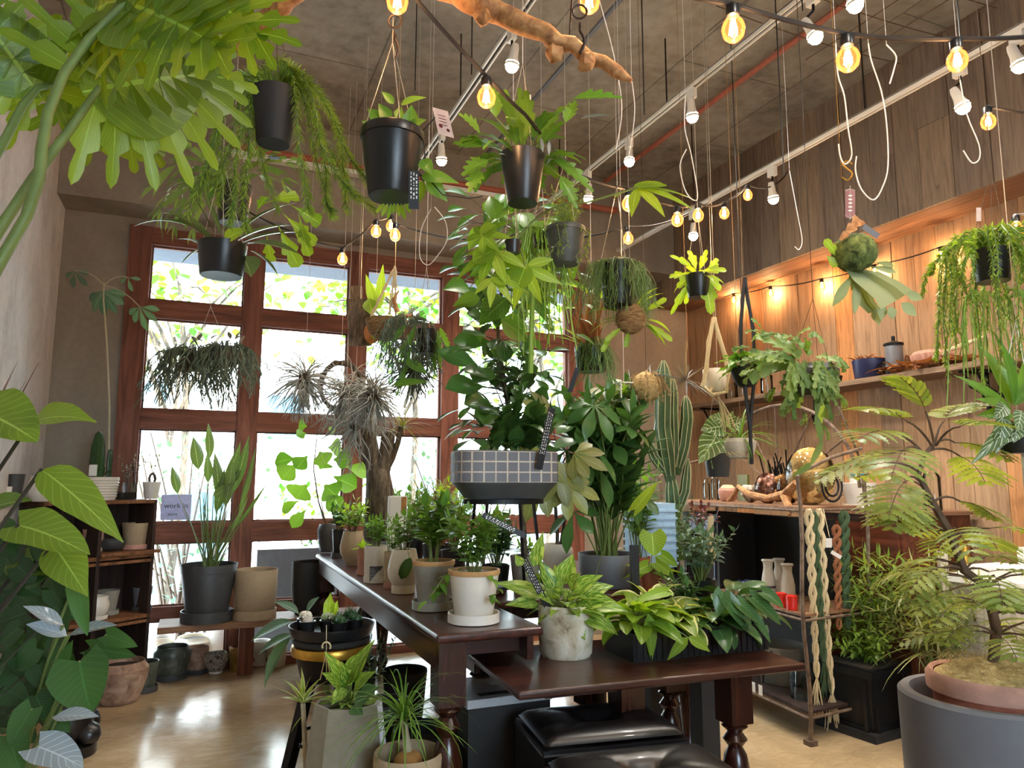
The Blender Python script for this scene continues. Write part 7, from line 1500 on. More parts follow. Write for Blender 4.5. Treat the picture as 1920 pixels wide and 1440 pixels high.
for path, rad in (([(1258, 905), (1250, 850), (1243, 800), (1244, 740), (1244, 676)], 15), ([(1262, 890), (1262, 830), (1260, 770), (1262, 710)], 11), ([(1268, 890), (1282, 835), (1288, 785), (1286, 742)], 11), ([(1252, 890), (1226, 855), (1214, 822)], 9), ([(1262, 990), (1262, 940), (1258, 890)], 13), ([(1264, 975), (1284, 920), (1290, 860)], 9)): col(path, rad*D_/F0)
cm.build('columns', MAT['cactus_green'], t); rb.build('pale_ribs', MAT['cactus_rib'], t); ms = M(); ms.tube([s, s-UP*.02+A3(.0, 0, .30)], .035, 8); ms.build('woody_base', MAT['bark'], t)
for k, (x, y, w, h, mt, lb) in enumerate(((1218, 960, .16, .40, 'aluminium', 'pale blue-white ridged plastic crate behind the plants'),)):
    c = at(x, y, 4.0); t = thing('storage_crate', lb, 'crate', A3(c[0], c[1], 0)); m_ = M(); m_.box(A3(c[0], c[1], c[2]-.12), (.20, .20, .34))
    for j in range(8): m_.box(A3(c[0], c[1], c[2]-.27+.04*j), (.215, .215, .012))
    m_.build('crate', MAT['pale_blue'], t, smooth=False); M().box(A3(c[0], c[1], (c[2]-.32)/2), (.12, .12, c[2]-.32)).build('base', MAT['black_matte'], t, smooth=False)
t, s, u = ppot('potted_plant', 'broad yellow-green heart-leaved plant in a small terracotta pot behind the tray', 'potted plant', 1222, 1100, TZ, 40, 30, 40, 'terracotta', dpt=3.35)
D_ = 3.3; g = GG(D_); ml, ms = M(), M()
for (x0, y0, x1, y1, w) in ((1222, 1000, 1226, 1042, 46), (1190, 955, 1232, 905, 20), (1240, 1040, 1270, 1062, 20), (1215, 1060, 1185, 1075, 22), (1230, 1055, 1262, 1080, 22)): ms.tube([s, g(x0, y0)], .002, 4); ml.l2(g(x0, y0), g(x1, y1, -.04), -_f+UP*.4, w*u*1.2, 'heart', .3, n=8, cross=2)
rose(ml, ms, s, 14, .09, .04, (5, 70), 'ovate', .7, pet=.04, r=rr); fin(t, ml, ms, 'leaf_bright')
# jade and wispy plants near the rack's left
for (lb, x, y, d, z, leaf, n, h, sp, per, L, W_, sh) in (('bushy small-leaved shrub in a dark pot left of the iron rack', 1310, 985, 3.3, .78, 'leaf_bluegreen', 14, .24, .15, 9, .05, .026, 'ovate'), ('red-leaved aeonium in a dark pot at the back left of the rack', 1310, 900, 3.9, .95, 'leaf_red', 6, .14, .10, 7, .05, .022, 'obov')):
    q = at(x, y, d); c = A3(q[0], q[1], z); t = thing('potted_plant', lb, 'potted plant', A3(q[0], q[1], 0)); M().box(A3(q[0], q[1], z/2), (.09, .09, z)).build('pedestal', MAT['black_matte'], t, smooth=False)
    M().lathe([(.05, 0), (.07, .13), (.065, .13), (.06, .11)], c, 20).build('pot', MAT['black_plastic'], t); ml, ms = M(), M(); shoots(ml, ms, c+UP*.11, n, h, sp, per, L, W_, sh, rr); fin(t, ml, ms, leaf)
# ============================================================ wall shelf on the planks
r = random.Random(202); SHX = 4.02; sz0 = onX(1830, 676, SHX)[2]
t = thing('wall_shelf', 'long plank shelf on black brackets along the wooden wall', 'shelf', (4.17, 3.9, sz0-.03)); M().b2((SHX, 2.50, sz0-.035), (XR-.002, 5.55, sz0)).build('plank', MAT['wood_shelf'], t, smooth=False)
for y in (2.78, 2.86, 4.2, 5.3):
    m_ = M(); m_.b2((XR-.02, y-.010, sz0-.26), (XR-.003, y+.010, sz0-.036)); m_.b2((SHX+.05, y-.010, sz0-.05), (XR-.003, y+.010, sz0-.036)); m_.tube([(SHX+.08, y, sz0-.05), (SHX+.13, y, sz0-.13), (XR-.06, y, sz0-.16), (XR-.02, y, sz0-.24)], .008, 6); m_.build('bracket', MAT['black_iron'], t)
def onshelf(x, off=.13): q = onX(x, 600, SHX+off); return A3(SHX+off, q[1], sz0+.001)
c = onshelf(1626); t = thing('cooking_pot', 'dark navy enamel pot filled with dried leaves on the wall shelf', 'pot', c); pm, _, _ = potmesh(c, .115, .10, .135, 'taper'); pm.build('pot', MAT['navy'], t)
M().lathe([(0, .118), (.108, .115)], c, 20, cap=False).build('filling', MAT['leaf_dry'], t); ml = M()
for k in range(34): ml.leaf(c+UP*.13+A3(r.uniform(-.08, .08), r.uniform(-.08, .08), 0), dirv(r.uniform(0, 6.3), r.uniform(-.2, .9)), UP, r.uniform(.05, .10), .03, 'ovate', r.uniform(-.6, 1), .4, 4)
ml.build('dried_leaves', MAT['leaf_dry'], t)
c = onshelf(1672, .15); t = thing('glass_siphon', 'black-lidded glass canister with a round glass bulb on the wall shelf', 'canister', c); M().lathe([(.05, 0), (.055, .01), (.055, .20), (.04, .22)], c, 24).build('cylinder', MAT['slate_gray'], t)
M().lathe([(.062, .21), (.062, .222), (.03, .232), (.012, .24), (.012, .27), (0, .275)], c, 24).build('lid', MAT['black_iron'], t); M().ball(c+A3(-.05, .03, .055), .05, 18, 12).build('glass_bulb', MAT['clear_glass'], t)
c = onshelf(1742, .13); t = thing('ribbed_bowl', 'brown-grey ribbed ceramic bowl on the wall shelf', 'bowl', c); pm, _, _ = potmesh(c, .10, .06, .12, 'round', rib=.035, ribn=22, seg=88); pm.build('bowl', MAT['terra_pink'], t)
c = onshelf(1560, .13); t = thing('flower_pot', 'small dark pot on the wall shelf beside the navy pot', 'pot', c); pot(t, c, .05, .035, .065, 'black_matte', soil='soil', part='pot_body')
def pile(label, xa, xb, n, off, mat='leaf_dry'):
    ml = M(); q = None
    for k in range(n):
        c = onshelf(r.uniform(xa, xb), off+r.uniform(-.07, .06))+UP*r.uniform(.005, .05); ml.leaf(c, dirv(r.uniform(0, 6.3), r.uniform(-.1, .25)), UP, r.uniform(.07, .15), r.uniform(.03, .06), r.choice(['ovate', 'lance', 'heart']), r.uniform(-.8, .4), .4, 6)
    o = ml.build('dried_leaf_pile', MAT[mat]); tag(o, label, 'dried leaves', kind='stuff')
pile('heap of dried tan leaves spread along the wall shelf', 1640, 1790, 60, .06); pile('large curled brown dried leaves at the right end of the wall shelf', 1760, 1835, 26, .12)
t = thing('dried_branch', 'tangled dried root branches behind the ribbed bowl on the wall shelf', 'branch', onshelf(1705, .22)); m_ = M()
for k in range(7): a = onshelf(r.uniform(1690, 1740), .22); m_.tube([a, a+UP*.08+A3(0, r.uniform(-.05, .05), 0), a+UP*.14+A3(0, r.uniform(-.1, .1), 0), a+UP*.06+A3(0, r.uniform(-.12, .12), 0)], .006, 5)
m_.build('twigs', MAT['leaf_dry'], t)
c = onshelf(1800, .10)+UP*.10; t = thing('bleached_branch', 'pale bleached wood piece lying on the dried leaves at the shelf end', 'branch', c); M().tube([c+A3(0, .12, -.0), c+A3(0, .0, .02), c+A3(0, -.14, .05)], [.008, .016, .006], 7).build('branch', MAT['jute'], t)
for k, (x, lb) in enumerate(((1385, 'clear glass jar with a twig on the left of the wall shelf'), (1365, 'second clear glass jar at the left end of the wall shelf'), (1432, 'small jar with white lettering card on the wall shelf'))):
    c = onshelf(x, .10); t = thing('glass_jar', lb, 'jar', c); M().lathe([(.045, 0), (.048, .005), (.048, .15), (.046, .155), (.043, .15), (.043, .01), (0, .008)], c, 20).build('jar', MAT['clear_glass'], t); M().tube([c+UP*.01, c+UP*.12+A3(.02, 0, 0)], .004, 5).build('twig', MAT['leaf_dry'], t)
# ============================================================ iron rack with shelves
YR = 3.06; c0 = onZ(1508, 1395, 0); t = thing('iron_rack', 'arched wrought-iron rack with curled ends standing before the plank wall', 'rack', A3(3.3, 3.6, 0))
E1 = c0.copy(); E2 = onZ(1322, 1250, 0); 
A_ = A3(2.95, 3.03, 0); B_ = A3(3.10, 4.55, 0); W2 = A3(.55, .06, 0)  # front foot near, front foot far, depth vector
L_ = lambda p, z: A3(p[0], p[1], z)
zr = at(1495, 895, float(np.dot(L_(A_, 1)-CAM, _f)))[2]; zt_ = at(1495, 958, float(np.dot(L_(A_, 1)-CAM, _f)))[2]
for nm, a in (('upright', A_), ('upright', B_), ('upright', A_+W2), ('upright', B_+W2)):
    wv = .012; P = [L_(a, 0)+A3(0, 0, .01)]+[L_(a, z)+A3(wv*sin(z*7), 0, 0) for z in np.linspace(.1, zr, 9)]
    M().tube(P, .011, 8).build(nm, MAT['rust_iron'], t)
    M().box(L_(a, .012), (.05, .05, .024)).build('foot', MAT['rust_iron'], t, smooth=False)
for a in (A_, B_): M().tube([L_(a, zr), L_(a, zr+.03)+W2*.06, L_(a+W2*.5, zr+.11), L_(a+W2, zr+.17)], .010, 8).build('curved_arm', MAT['rust_iron'], t)
m_ = M()
for z in (.13, .62, zt_):
    for p, q in ((A_, B_), (A_+W2, B_+W2), (A_, A_+W2), (B_, B_+W2)): m_.tube([L_(p, z), L_(q, z)], .008, 6)
m_.build('shelf_rail', MAT['rust_iron'], t)
for z, mt in ((.15, 'wood_boxdark'), (.64, 'wood_sill'), (zt_+.012, 'wood_sill')): 
    ctr = (A_+B_+W2)/2; yv = unit(B_-A_); M().box(L_(ctr, z), (np.linalg.norm(B_-A_)-.03, np.linalg.norm(W2)-.03, .014), (yv, unit(W2), UP)).build('shelf_board', MAT[mt], t, smooth=False)
m_ = M(); bc = (L_(A_+W2, zt_)+L_(B_+W2, zt_))/2; R_ = np.linalg.norm(B_-A_)/2*.96; yv = unit(B_-A_)
m_.tube([bc+yv*cos(a)*R_+UP*(.12+sin(a)*R_*.75) for a in np.linspace(0, pi, 22)], .010, 8)
for a in (.6, 1.1, 1.57, 2.1, 2.6): m_.tube([bc+UP*.1, bc+yv*cos(a)*R_+UP*(.12+sin(a)*R_*.75)], .005, 6)
m_.build('arched_back', MAT['rust_iron'], t)
ring_ = M(); q = at(1540, 925, 3.55)
for rad in (.085, .055): ring(ring_, L_(A_+W2*.5, zt_+.13), rad, .006, (unit(W2), UP), 20)
ring_.build('scroll', MAT['black_iron'], t)
D_ = 3.75; g = GG(D_)
def onrack(x, y, off, z=None, zz=None):
    """point over the rack's depth fraction off at pixel column x"""
    o = A_+W2*off; n = A3(-(B_-A_)[1], (B_-A_)[0], 0); d = ray(x, y); k = np.dot(o-CAM, n)/np.dot(d, n); p = CAM+d*k; p[2] = zt_+.02 if zz is None else zz; return p
# things on the rack top
P = [onrack(1372, 938, .15)+UP*.03, onrack(1385, 915, .15)+UP*.10, onrack(1402, 935, .15)+UP*.06, onrack(1440, 945, .15)+UP*.035, onrack(1470, 930, .15)+UP*.06, onrack(1492, 900, .15)+UP*.13]
t = thing('driftwood_piece', 'smooth forked tan driftwood lying along the front of the rack top', 'driftwood', P[2]); m_ = M(); m_.tube([onrack(1365, 945, .15)+UP*.012]+P, [.010, .014, .016, .020, .022, .026, .018], 9); m_.tube([P[4], onrack(1478, 950, .1)-UP*.0, onrack(1480, 965, .02)-UP*.05], [.026, .02, .010], 7); m_.build('wood', MAT['driftwood'], t)
c = onrack(1365, 935, .45); t = thing('wooden_pot', 'small turned wooden pot with a lid at the left of the rack top', 'pot', c); pm, _, _ = potmesh(c, .055, .045, .09, 'round'); pm.build('pot', MAT['terra_pink'], t); M().lathe([(0, .112), (.03, .110), (.045, .095), (.05, .088)], c, 18, cap=False).build('lid', MAT['jute'], t)
def bag(label, x, off, w, h, mat, bumps=40, fill='coconut'):
    c = onrack(x, 930, off); t = thing('clear_bag', label, 'bag', c, None); m_ = M()
    for k in range(bumps): m_.ball(c+A3(r.uniform(-.3, .3)*w, r.uniform(-.4, .4)*w, r.uniform(.03, h*.85)), r.uniform(.012, .024), 7, 5, noise=.2)
    m_.build('contents', MAT[mat], t); b = M(); b.ball(c+UP*h*.5, h*.5, 14, 12, (w/h*.85, w/h*1.0, 1.0), noise=.05); b.build('plastic_film', MAT['clear_plastic'], t)
bag('clear plastic bag of light brown bark pieces on the rack top', 1440, .45, .17, .19, 'terra_pink', 60)
bag('clear bag with a tan fibre block leaning beside the loofah', 1478, .5, .15, .19, 'cork_tan', 50)
bag('small clear bag of pale green-white stones on the rack top', 1408, .4, .11, .11, 'stone_pale', 30)
c = onrack(1520, 930, .62); t = thing('fibre_bag', 'big bag of golden natural fibre standing at the right of the rack top', 'bag', c); M().ball(c+UP*.25, .10, 20, 14, (1, 1.05, .85), noise=.05).ball(c+UP*.12, .12, 20, 14, (1, 1.1, 1.0), noise=.05).build('fibre', MAT['loofah'], t); M().ball(c+UP*.17, .14, 16, 12, (1, 1.05, 1.2), noise=.04).build('plastic_film', MAT['clear_plastic'], t)
c = onrack(1395, 925, .7); t = thing('seed_packet', 'small green-printed card packet standing behind the pale stones', 'packet', c); M().box(c+UP*.09, (.02, .10, .18)).build('packet', MAT['leaf_olive'], t, smooth=False)
for k, (x, h, lb) in enumerate(((1325, .16, 'narrow clear glass tube vase at the left end of the rack top'), (1340, .20, 'taller clear bottle vase beside the narrow tube'), (1352, .15, 'third clear glass vase next to the lidded pot'))):
    c = onrack(x, 925, .5+.1*k); t = thing('glass_vase', lb, 'vase', c); M().lathe([(.022, 0), (.024, .01), (.024, h*.7), (.012, h*.82), (.013, h), (.010, h), (.020, h*.68), (.020, .015), (0, .012)], c, 16).build('vase', MAT['clear_glass'], t)
for k, (x, lb) in enumerate(((1450, 'dark iron plant holder rods standing at the back of the rack'), (1470, 'bundle of dark twisted vines behind the fibre bag'))):
    c = onrack(x, 920, .9); t = thing('iron_holder', lb, 'holder', c); m_ = M()
    for j in range(9): m_.tube([c+A3(r.uniform(-.03, .03), r.uniform(-.06, .06), 0), c+A3(r.uniform(-.05, .05), r.uniform(-.10, .10), r.uniform(.2, .34))], .005, 5)
    m_.build('rods', MAT['black_iron'], t)
# middle shelf of the rack
zm = .648
def onmid(x, off): return onrack(x, 1090, off, zz=zm)
for k, (x, off, h, lb) in enumerate(((1441, .25, .235, 'pale stoneware bottle, front one of three on the rack shelf'), (1462, .5, .23, 'pale stoneware bottle, middle one of three on the rack shelf'), (1477, .35, .22, 'pale stoneware bottle, rightmost of three on the rack shelf'))):
    c = onmid(x, off); t = thing('stone_bottle', lb, 'bottle', c, 'pale stoneware bottles on the rack'); M().lathe([(.036, 0), (.040, .01), (.040, h*.45), (.034, h*.62), (.026, h*.78), (.028, h*.92), (.037, h*.97), (.035, h), (.024, h), (.022, h*.9)], c, 22).build('bottle', MAT['stone_pale'], t)
    if k == 0: M().lathe([(.041, h*.30), (.041, h*.36)], c, 22, cap=False).build('dark_band', MAT['dark_gray'], t)
for k, (x, lb) in enumerate(((1463, 'red capped jar, left of the pair before the stoneware bottles'), (1483, 'red capped jar, right of the pair before the stoneware bottles'))):
    c = onmid(x, .08); t = thing('red_jar', lb, 'jar', c); M().lathe([(.028, 0), (.030, .05), (.028, .055)], c, 18).build('jar', MAT['red_plastic'], t); M().lathe([(.031, .05), (.031, .075), (.02, .08)], c, 18, rib=.03, ribn=9).build('cap', MAT['red_plastic'], t)
c = onmid(1405, .2)+UP*.05; t = thing('navy_bottle', 'dark navy bottle lying on its side on the rack shelf', 'bottle', c); M().lathe([(.0, -.11), (.045, -.105), (.048, .03), (.03, .07), (.03, .09), (.04, .10), (.0, .105)], c, 18, ax=(UP, unit(W2), -yv*-1)).build('bottle', MAT['navy'], t)
c = onmid(1350, .5); t = thing('black_cabinet', 'black glass-fronted box cabinet standing on the rack shelf', 'cabinet', c); M().box(c+UP*.24, (.34, .44, .48), (unit(W2), yv, UP)).build('body', MAT['black_matte'], t, smooth=False); M().box(c+UP*.24-unit(W2)*.176, (.008, .36, .40), (unit(W2), yv, UP)).build('door', MAT['navy'], t, smooth=False); M().box(c+UP*.44-unit(W2)*.178, (.010, .42, .02), (unit(W2), yv, UP)).build('trim_strip', MAT['slate_gray'], t, smooth=False)
c = onmid(1478, .93)-yv*.0; t = thing('dark_backing', 'tall dark case standing behind the stoneware bottles on the rack', 'case', c); M().box(c+UP*.235+yv*.02, (.10, .86, .47), (unit(W2), yv, UP)).build('body', MAT['black_matte'], t, smooth=False)  # added dark slab that stands in for the gloom behind the bottles
c = onrack(1440, 1250, .92, zz=.158); t = thing('dark_backing', 'long dark crate at the back of the lowest rack shelf', 'case', c); M().box(c+UP*.21, (.10, 1.1, .42), (unit(W2), yv, UP)).build('body', MAT['black_matte'], t, smooth=False)  # another added slab, darkening the back of the low shelf
t = thing('cord_bundle', 'short bundle of twisted cream cord hanging before the black cabinet', 'cord', onrack(1335, 1000, -.05, zz=.9)); D_ = 3.7; m_ = M()
for k in range(5): m_.tube([at(1330+k*1.5, 968, 3.75), at(1326+k*3+3*sin(k), 1010, 3.74), at(1333+2*k, 1040, 3.74), at(1338-k, 1058, 3.74)], .006, 5)
m_.build('cord', MAT['jute'], t)
# low shelf goods: pots, tagged tools
c = onrack(1465, 1250, .45, zz=.158); t = thing('flower_pot', 'big olive-grey planter on the lowest rack shelf', 'pot', c); pot(t, c, .15, .11, .22, 'cement_gray', part='pot_body', soil=None)
c = onrack(1508, 1260, .3, zz=.158); t = thing('glass_dome', 'clear glass dome on the lowest rack shelf', 'glass dome', c); M().lathe([(.08, 0), (.08, .12), (.05, .18), (0, .20)], c, 20).build('dome', MAT['clear_glass'], t)
def tools():
    for k in range(7):
        x = 1352+k*13; q = onrack(x, 1280, -.03, zz=.28+.02*(k % 3)); t = thing('tagged_tool', ['black pruning tool with a tan tag, far left under the side table', 'black pruning tool with a small white tag beside the turned leg', 'black-handled tool with a cream tag hanging low', 'pink-tagged black tool under the table edge', 'long-handled black trowel with a white paper tag', 'black shears with a big white tag near the floor', 'black-handled scoop with a tag curled at its end'][k], 'tool', q)
        M().tube([q+UP*.10+unit(W2)*.08, q+UP*.03, q-UP*.06], [.010, .014, .008], 7).build('handle', MAT['black_plastic'], t); M().box(q-UP*(.10+.02*(k % 3))-unit(W2)*.02, (.002, .035, .055), (unit(W2+A3(0, .2, 0)), yv, UP)).build('paper_tag', MAT['card_white'], t, smooth=False)
tools()
# macrame cords hanging from the rack corner
def mac(label, x0, y0, x1, y1, D, mat, w=.013, tassel=True, knots=9):
    nn_ = A3(-W2[1], W2[0], 0); d_ = ray(x0, y0); D = np.dot(L_(A_, 0)-CAM*A3(1, 1, 0), nn_)/np.dot(d_*A3(1, 1, 0), nn_)-.03; g = GG(D); t = thing('macrame_hanging', label, 'macrame', g(x0, y0)); m_ = M(); n = 26
    for sgn in (-1, 1):
        P = []
        for i in range(n+1): f = i/n; x = x0+(x1-x0)*f; y = y0+(y1-y0)*f; am = 6.5*(1-.45*f); P.append(g(x+sgn*am*sin(f*pi*knots), y, .006*sgn*cos(f*pi*knots)))
        m_.tube(P, [w*(1-.35*i/n) for i in range(n+1)], 7)
    for k in range(1, knots): f = k/knots; m_.ball(g(x0+(x1-x0)*f, y0+(y1-y0)*f), w*1.05, 10, 8, (1, 1, 1.5), noise=.1)
    m_.build('braid', MAT[mat], t)
    if tassel:
        ts = M()
        for k in range(16): ts.tube(curve(g(x1, y1-4), g(x1+r.uniform(-14, 14), y1+r.uniform(45, 72), r.uniform(-.01, .01)), 0, 3, _r, r.uniform(-.01, .01)), .0026, 4)
        ts.build('tassel', MAT[mat], t)
    return t
mac('cream macrame cord with small knots, left of the hanging bundle', 1516, 955, 1532, 1270, 3.62, 'jute'); mac('cream macrame cord with a long tassel, right of the hanging bundle', 1535, 955, 1560, 1300, 3.60, 'jute'); mac('dark green cord entwined between the two cream macrame cords', 1524, 960, 1545, 1240, 3.66, 'cord_green', .015); mac('dark green thick braided cord hanging from the shelf edge', 1582, 960, 1590, 1180, 3.72, 'cord_green', .017, False); mac('rust-brown braided cord beside the dark green one', 1568, 985, 1573, 1180, 3.70, 'cord_rust', .012, False)
t = thing('white_tag_pair', 'two small white paper tags dangling among the macrame cords', 'tag', at(1558, 1020, 3.5)); M().box(at(1554, 1018, 3.5), (.030, .045, .001), (_r, _u, -_f)).build('tag', MAT['card_white'], t, smooth=False); M().box(at(1568, 1040, 3.5), (.055, .018, .001), (unit(_r-_u*.6), unit(_u+_r*.6), -_f)).build('tag', MAT['card_white'], t, smooth=False); M().tube([at(1544, 955, 3.76), at(1555, 1005, 3.5), at(1566, 1034, 3.5)], .0012, 3).build('string', MAT['jute'], t)
# plank box cabinet, white bowl, and wall goods at the right
c = A3(3.95, 3.05, 0); q0 = at(1585, 965, 4.3); t = thing('wooden_chest', 'tall dark reddish wooden chest behind the black square planter', 'cabinet', A3(3.85, 3.35, 0)); zc = q0[2]
M().b2((3.70, 3.02, 0), (4.28, 3.62, zc)).build('body', MAT['wood_cabinet'], t, smooth=False); M().b2((3.685, 3.04, zc-.38), (3.70, 3.60, zc-.02)).build('upper_panel', MAT['wood_cabinet'], t, smooth=False); M().b2((3.685, 3.04, .04), (3.70, 3.60, zc-.40)).build('lower_panel', MAT['wood_cabinet'], t, smooth=False)
M().b2((3.66, 2.98, zc), (4.29, 3.66, zc+.022)).build('top_board', MAT['wood_sill'], t, smooth=False)
c = A3(3.82, 3.3, zc+.023); q = onX(1613, 945, 3.82); c[1] = max(3.1, min(3.55, q[1])); t = thing('flower_pot', 'white ribbed bowl holding a blue and white tub on the chest top', 'pot', c); pot(t, c, .10, .078, .15, 'white_ceramic', soil=None, part='pot_body', saucer='white_ceramic'); M().lathe([(.05, .09), (.055, .18), (.054, .21)], c, 20).build('tub', MAT['white_enamel'], t); M().lathe([(.056, .205), (.057, .225), (0, .228)], c, 20, cap=False).build('blue_lid', MAT['blue_plastic'], t)
c = A3(4.1, 3.12, zc+.023); t = thing('glass_jar', 'tall clear jar standing beside the white ribbed bowl', 'jar', c); M().lathe([(.05, 0), (.05, .2), (.035, .23)], c, 18).build('jar', MAT['clear_glass'], t)
# vines around the arched rack
t = thing('climbing_vine', 'thin vine with small dark leaves climbing the right side of the arched rack', 'plant', L_(A_+W2, zt_)); ml, ms = M(), M(); P = [L_(A_+W2, zt_+.02), L_(A_+W2, zt_+.2)+A3(.02, 0, 0), L_(A_+W2, zt_+.42)-A3(.02, -.05, 0), L_(A_+W2, zt_+.60)-A3(.03, -.12, 0)]; ms.tube(P, .006, 6)
for k in range(34): f = r.uniform(0, 2.99); i = int(f); q = P[i]+(P[i+1]-P[i])*(f-i); ml.leaf(q, dirv(r.uniform(0, 6.3), r.uniform(-.4, .8)), UP, .045, .028, 'ovate', .4, .2, 4)
fin(t, ml, ms, 'leaf_jade', 'stem_brown')
# ============================================================ floor plants at the right
def sqpot(label, c, w, h, mat, leaf, fn, a=0.12):
    t = thing('potted_plant', label, 'potted plant', c); X = A3(cos(a), sin(a), 0); Y = A3(-sin(a), cos(a), 0); AX = (X, Y, UP)
    M().box(c+UP*.02, (w*1.12, w*1.12, .04), AX).build('saucer', MAT['black_matte'], t, smooth=False); b = M(); b.box(c+UP*(.02+h/2), (w, w, h), AX, .86); b.build('pot', MAT[mat], t, smooth=False)
    f = M()
    for s_ in (-1, 1): f.box(c+UP*(h*.97)+X*s_*w/2, (.02, w*1.06, .035), AX); f.box(c+UP*(h*.97)+Y*s_*w/2, (w*1.06, .02, .035), AX)
    for s_ in (-1, 1):
        for q_ in (X, Y):
            o_ = Y if q_ is X else X
            f.box(c+q_*s_*w*.475+o_*w*.36+UP*h*.5, (.02, .02, h*.8), AX); f.box(c+q_*s_*w*.475-o_*w*.36+UP*h*.5, (.02, .02, h*.8), AX); f.box(c+q_*s_*w*.45+UP*h*.14, (w*.7 if q_ is Y else .02, w*.7 if q_ is X else .02, .02), AX)
    f.build('rim_and_panel', MAT[mat], t, smooth=False); M().box(c+UP*(h+.018), (w*.9, w*.9, .01), AX).build('soil', MAT['soil'], t, smooth=False); ml, ms = M(), M(); fn(ml, ms, c+UP*(h+.02)); fin(t, ml, ms, leaf); return t
c = onZ(1648, 1378, 0); c = A3(c[0]+.02, c[1]+.10, 0)
def f1(ml, ms, s):
    shoots(ml, ms, s, 34, .26, .24, 13, .055, .018, 'lance', random.Random(3), .002, .1, hv=(.3, 1.1)); shoots(ml, ms, s+_r*.10, 22, .55, .26, 12, .10, .016, 'lance', random.Random(4), .003, .35, droop=.25, hv=(.6, 1.1))
sqpot('square black planter on the floor filled with low feathery green foliage', c, .33, .34, 'black_plastic', 'leaf_fern', f1)
c2 = A3(3.52, 2.72, 0); t = thing('potted_plant', 'narrow-leaved bushy plant behind the black square planter', 'potted plant', c2); s = pot(t, c2, .14, .11, .32, 'black_matte'); ml, ms = M(), M(); shoots(ml, ms, s, 30, .62, .30, 12, .12, .014, 'grass', random.Random(5), .003, .3, droop=.3, hv=(.5, 1.1)); rose(ml, None, s+UP*.2, 60, .34, .012, (0, 80), 'grass', 1.4, r=r); fin(t, ml, ms, 'leaf_olive')
# big round grey planter with terracotta pot and feather tree
c = onZ(1860, 1560, 0); u0 = at(1850, 1330, 2.35); c = A3(u0[0], u0[1], 0); zt2 = at(1860, 1300, 2.35)[2]; t = thing('round_planter', 'large smooth grey round planter at the lower right corner', 'planter', c); R_ = .255
pm = M(); pm.lathe([(R_*.80, 0), (R_*.86, .02), (R_*.98, zt2*.55), (R_, zt2*.9), (R_, zt2-.01), (R_-.01, zt2), (R_-.035, zt2), (R_-.045, zt2-.02), (R_-.05, .06), (0, .05)], c, 56, cap=False); pm.build('planter', MAT['slate_gray'], t)
cp = A3(c[0]+.045, c[1]+.0, .12); t = thing('feather_tree', 'feathery-leaved evergreen tree in a terracotta pot covered with coconut fibre', 'tree', cp); hpz = zt2+.055-cp[2]; s = pot(t, cp, .185, .13, hpz, 'terracotta', 'taper', soil=None)
pmr = M(); pmr.lathe([(.178, hpz-.06), (.196, hpz-.055), (.198, hpz-.012), (.186, hpz+.004), (.172, hpz-.004)], cp, 40, cap=False); pmr.build('rim', MAT['terra_pink'], t)
ff = M(); ff.lathe([(0, hpz+.045), (.06, hpz+.04), (.12, hpz+.022), (.17, hpz-.008)], cp, 28, cap=False); rf = random.Random(9)
for k in range(240): a = rf.uniform(0, 6.3); q = cp+A3(cos(a)*rf.uniform(.02, .17), sin(a)*rf.uniform(.02, .17), hpz+.02); b = rf.uniform(0, 6.3); ff.tube([q, q+A3(cos(b)*.03, sin(b)*.03, .025), q+A3(cos(b)*.07, sin(b)*.07, .0)], .0008, 3)
ff.build('coconut_fibre', MAT['coir'], t)
D_ = 2.32; g = GG(D_); ml, ms = M(), M(); T = [cp+UP*(hpz+.02), g(1868, 1180), g(1850, 1100), g(1808, 1070), g(1782, 1000), g(1745, 935), g(1722, 890), g(1735, 850), g(1752, 830)]
ms.tube(T, [.017, .016, .014, .014, .013, .011, .009, .007, .005], 9); rf = random.Random(12)
def fr(x0, y0, x1, y1, L, z=0, lw=.027, ll=.12, n=9, sub=9):
    b = g(x0, y0); e = g(x1, y1, z); ms.tube(curve(b, e, .015, 4), [.005, .004, .004, .003, .003], 5); d = unit(e-b); d = unit(d+_r*rf.uniform(-.1, .1)-UP*.05)
    frond(ml, ms, e, d, unit(UP+_r*rf.uniform(-.25, .25)-_f*.12), L, 8, ll*1.0, lw, rf, .7, 0, .0014)
for a in ((1752, 835, 1735, 770, .14, 0), (1752, 835, 1770, 790, .16, .05), (1750, 840, 1700, 790, .20, -.05), (1752, 835, 1790, 830, .18, 0), (1735, 855, 1680, 815, .22, -.1), (1735, 855, 1670, 850, .24, .02), (1725, 885, 1655, 870, .22, 0), (1740, 845, 1800, 855, .18, .1), (1755, 835, 1800, 800, .12, -.1), (1722, 900, 1695, 905, .20, -.12), (1745, 930, 1700, 900, .22, .1), (1750, 940, 1800, 940, .13, .0), (1735, 855, 1700, 840, .24, -.2), (1760, 960, 1715, 950, .17, -.15), (1790, 1010, 1835, 1000, .16, .1)): fr(*a)
for (x, y, k) in ((1785, 1005, 5), (1808, 1070, 6), (1850, 1100, 9), (1866, 1150, 8), (1868, 1190, 7)):
    for j in range(k):
        b_ = g(x, y); az = rf.uniform(0, 6.3); e = b_+A3(cos(az), sin(az), rf.uniform(-.1, .5))*rf.uniform(.06, .16); ms.tube(curve(b_, e, .01, 3), [.004, .004, .003, .003], 5)
        frond(ml, ms, e, unit(A3(cos(az), sin(az), rf.uniform(-.1, .35))), unit(UP+_r*rf.uniform(-.3, .3)), rf.uniform(.14, .20), 7, .09, .020, rf, .8, 0, .0012)
ml.build('foliage', MAT['leaf_feather'], t); ms.build('trunk_and_branches', MAT['stem_brown'], t)
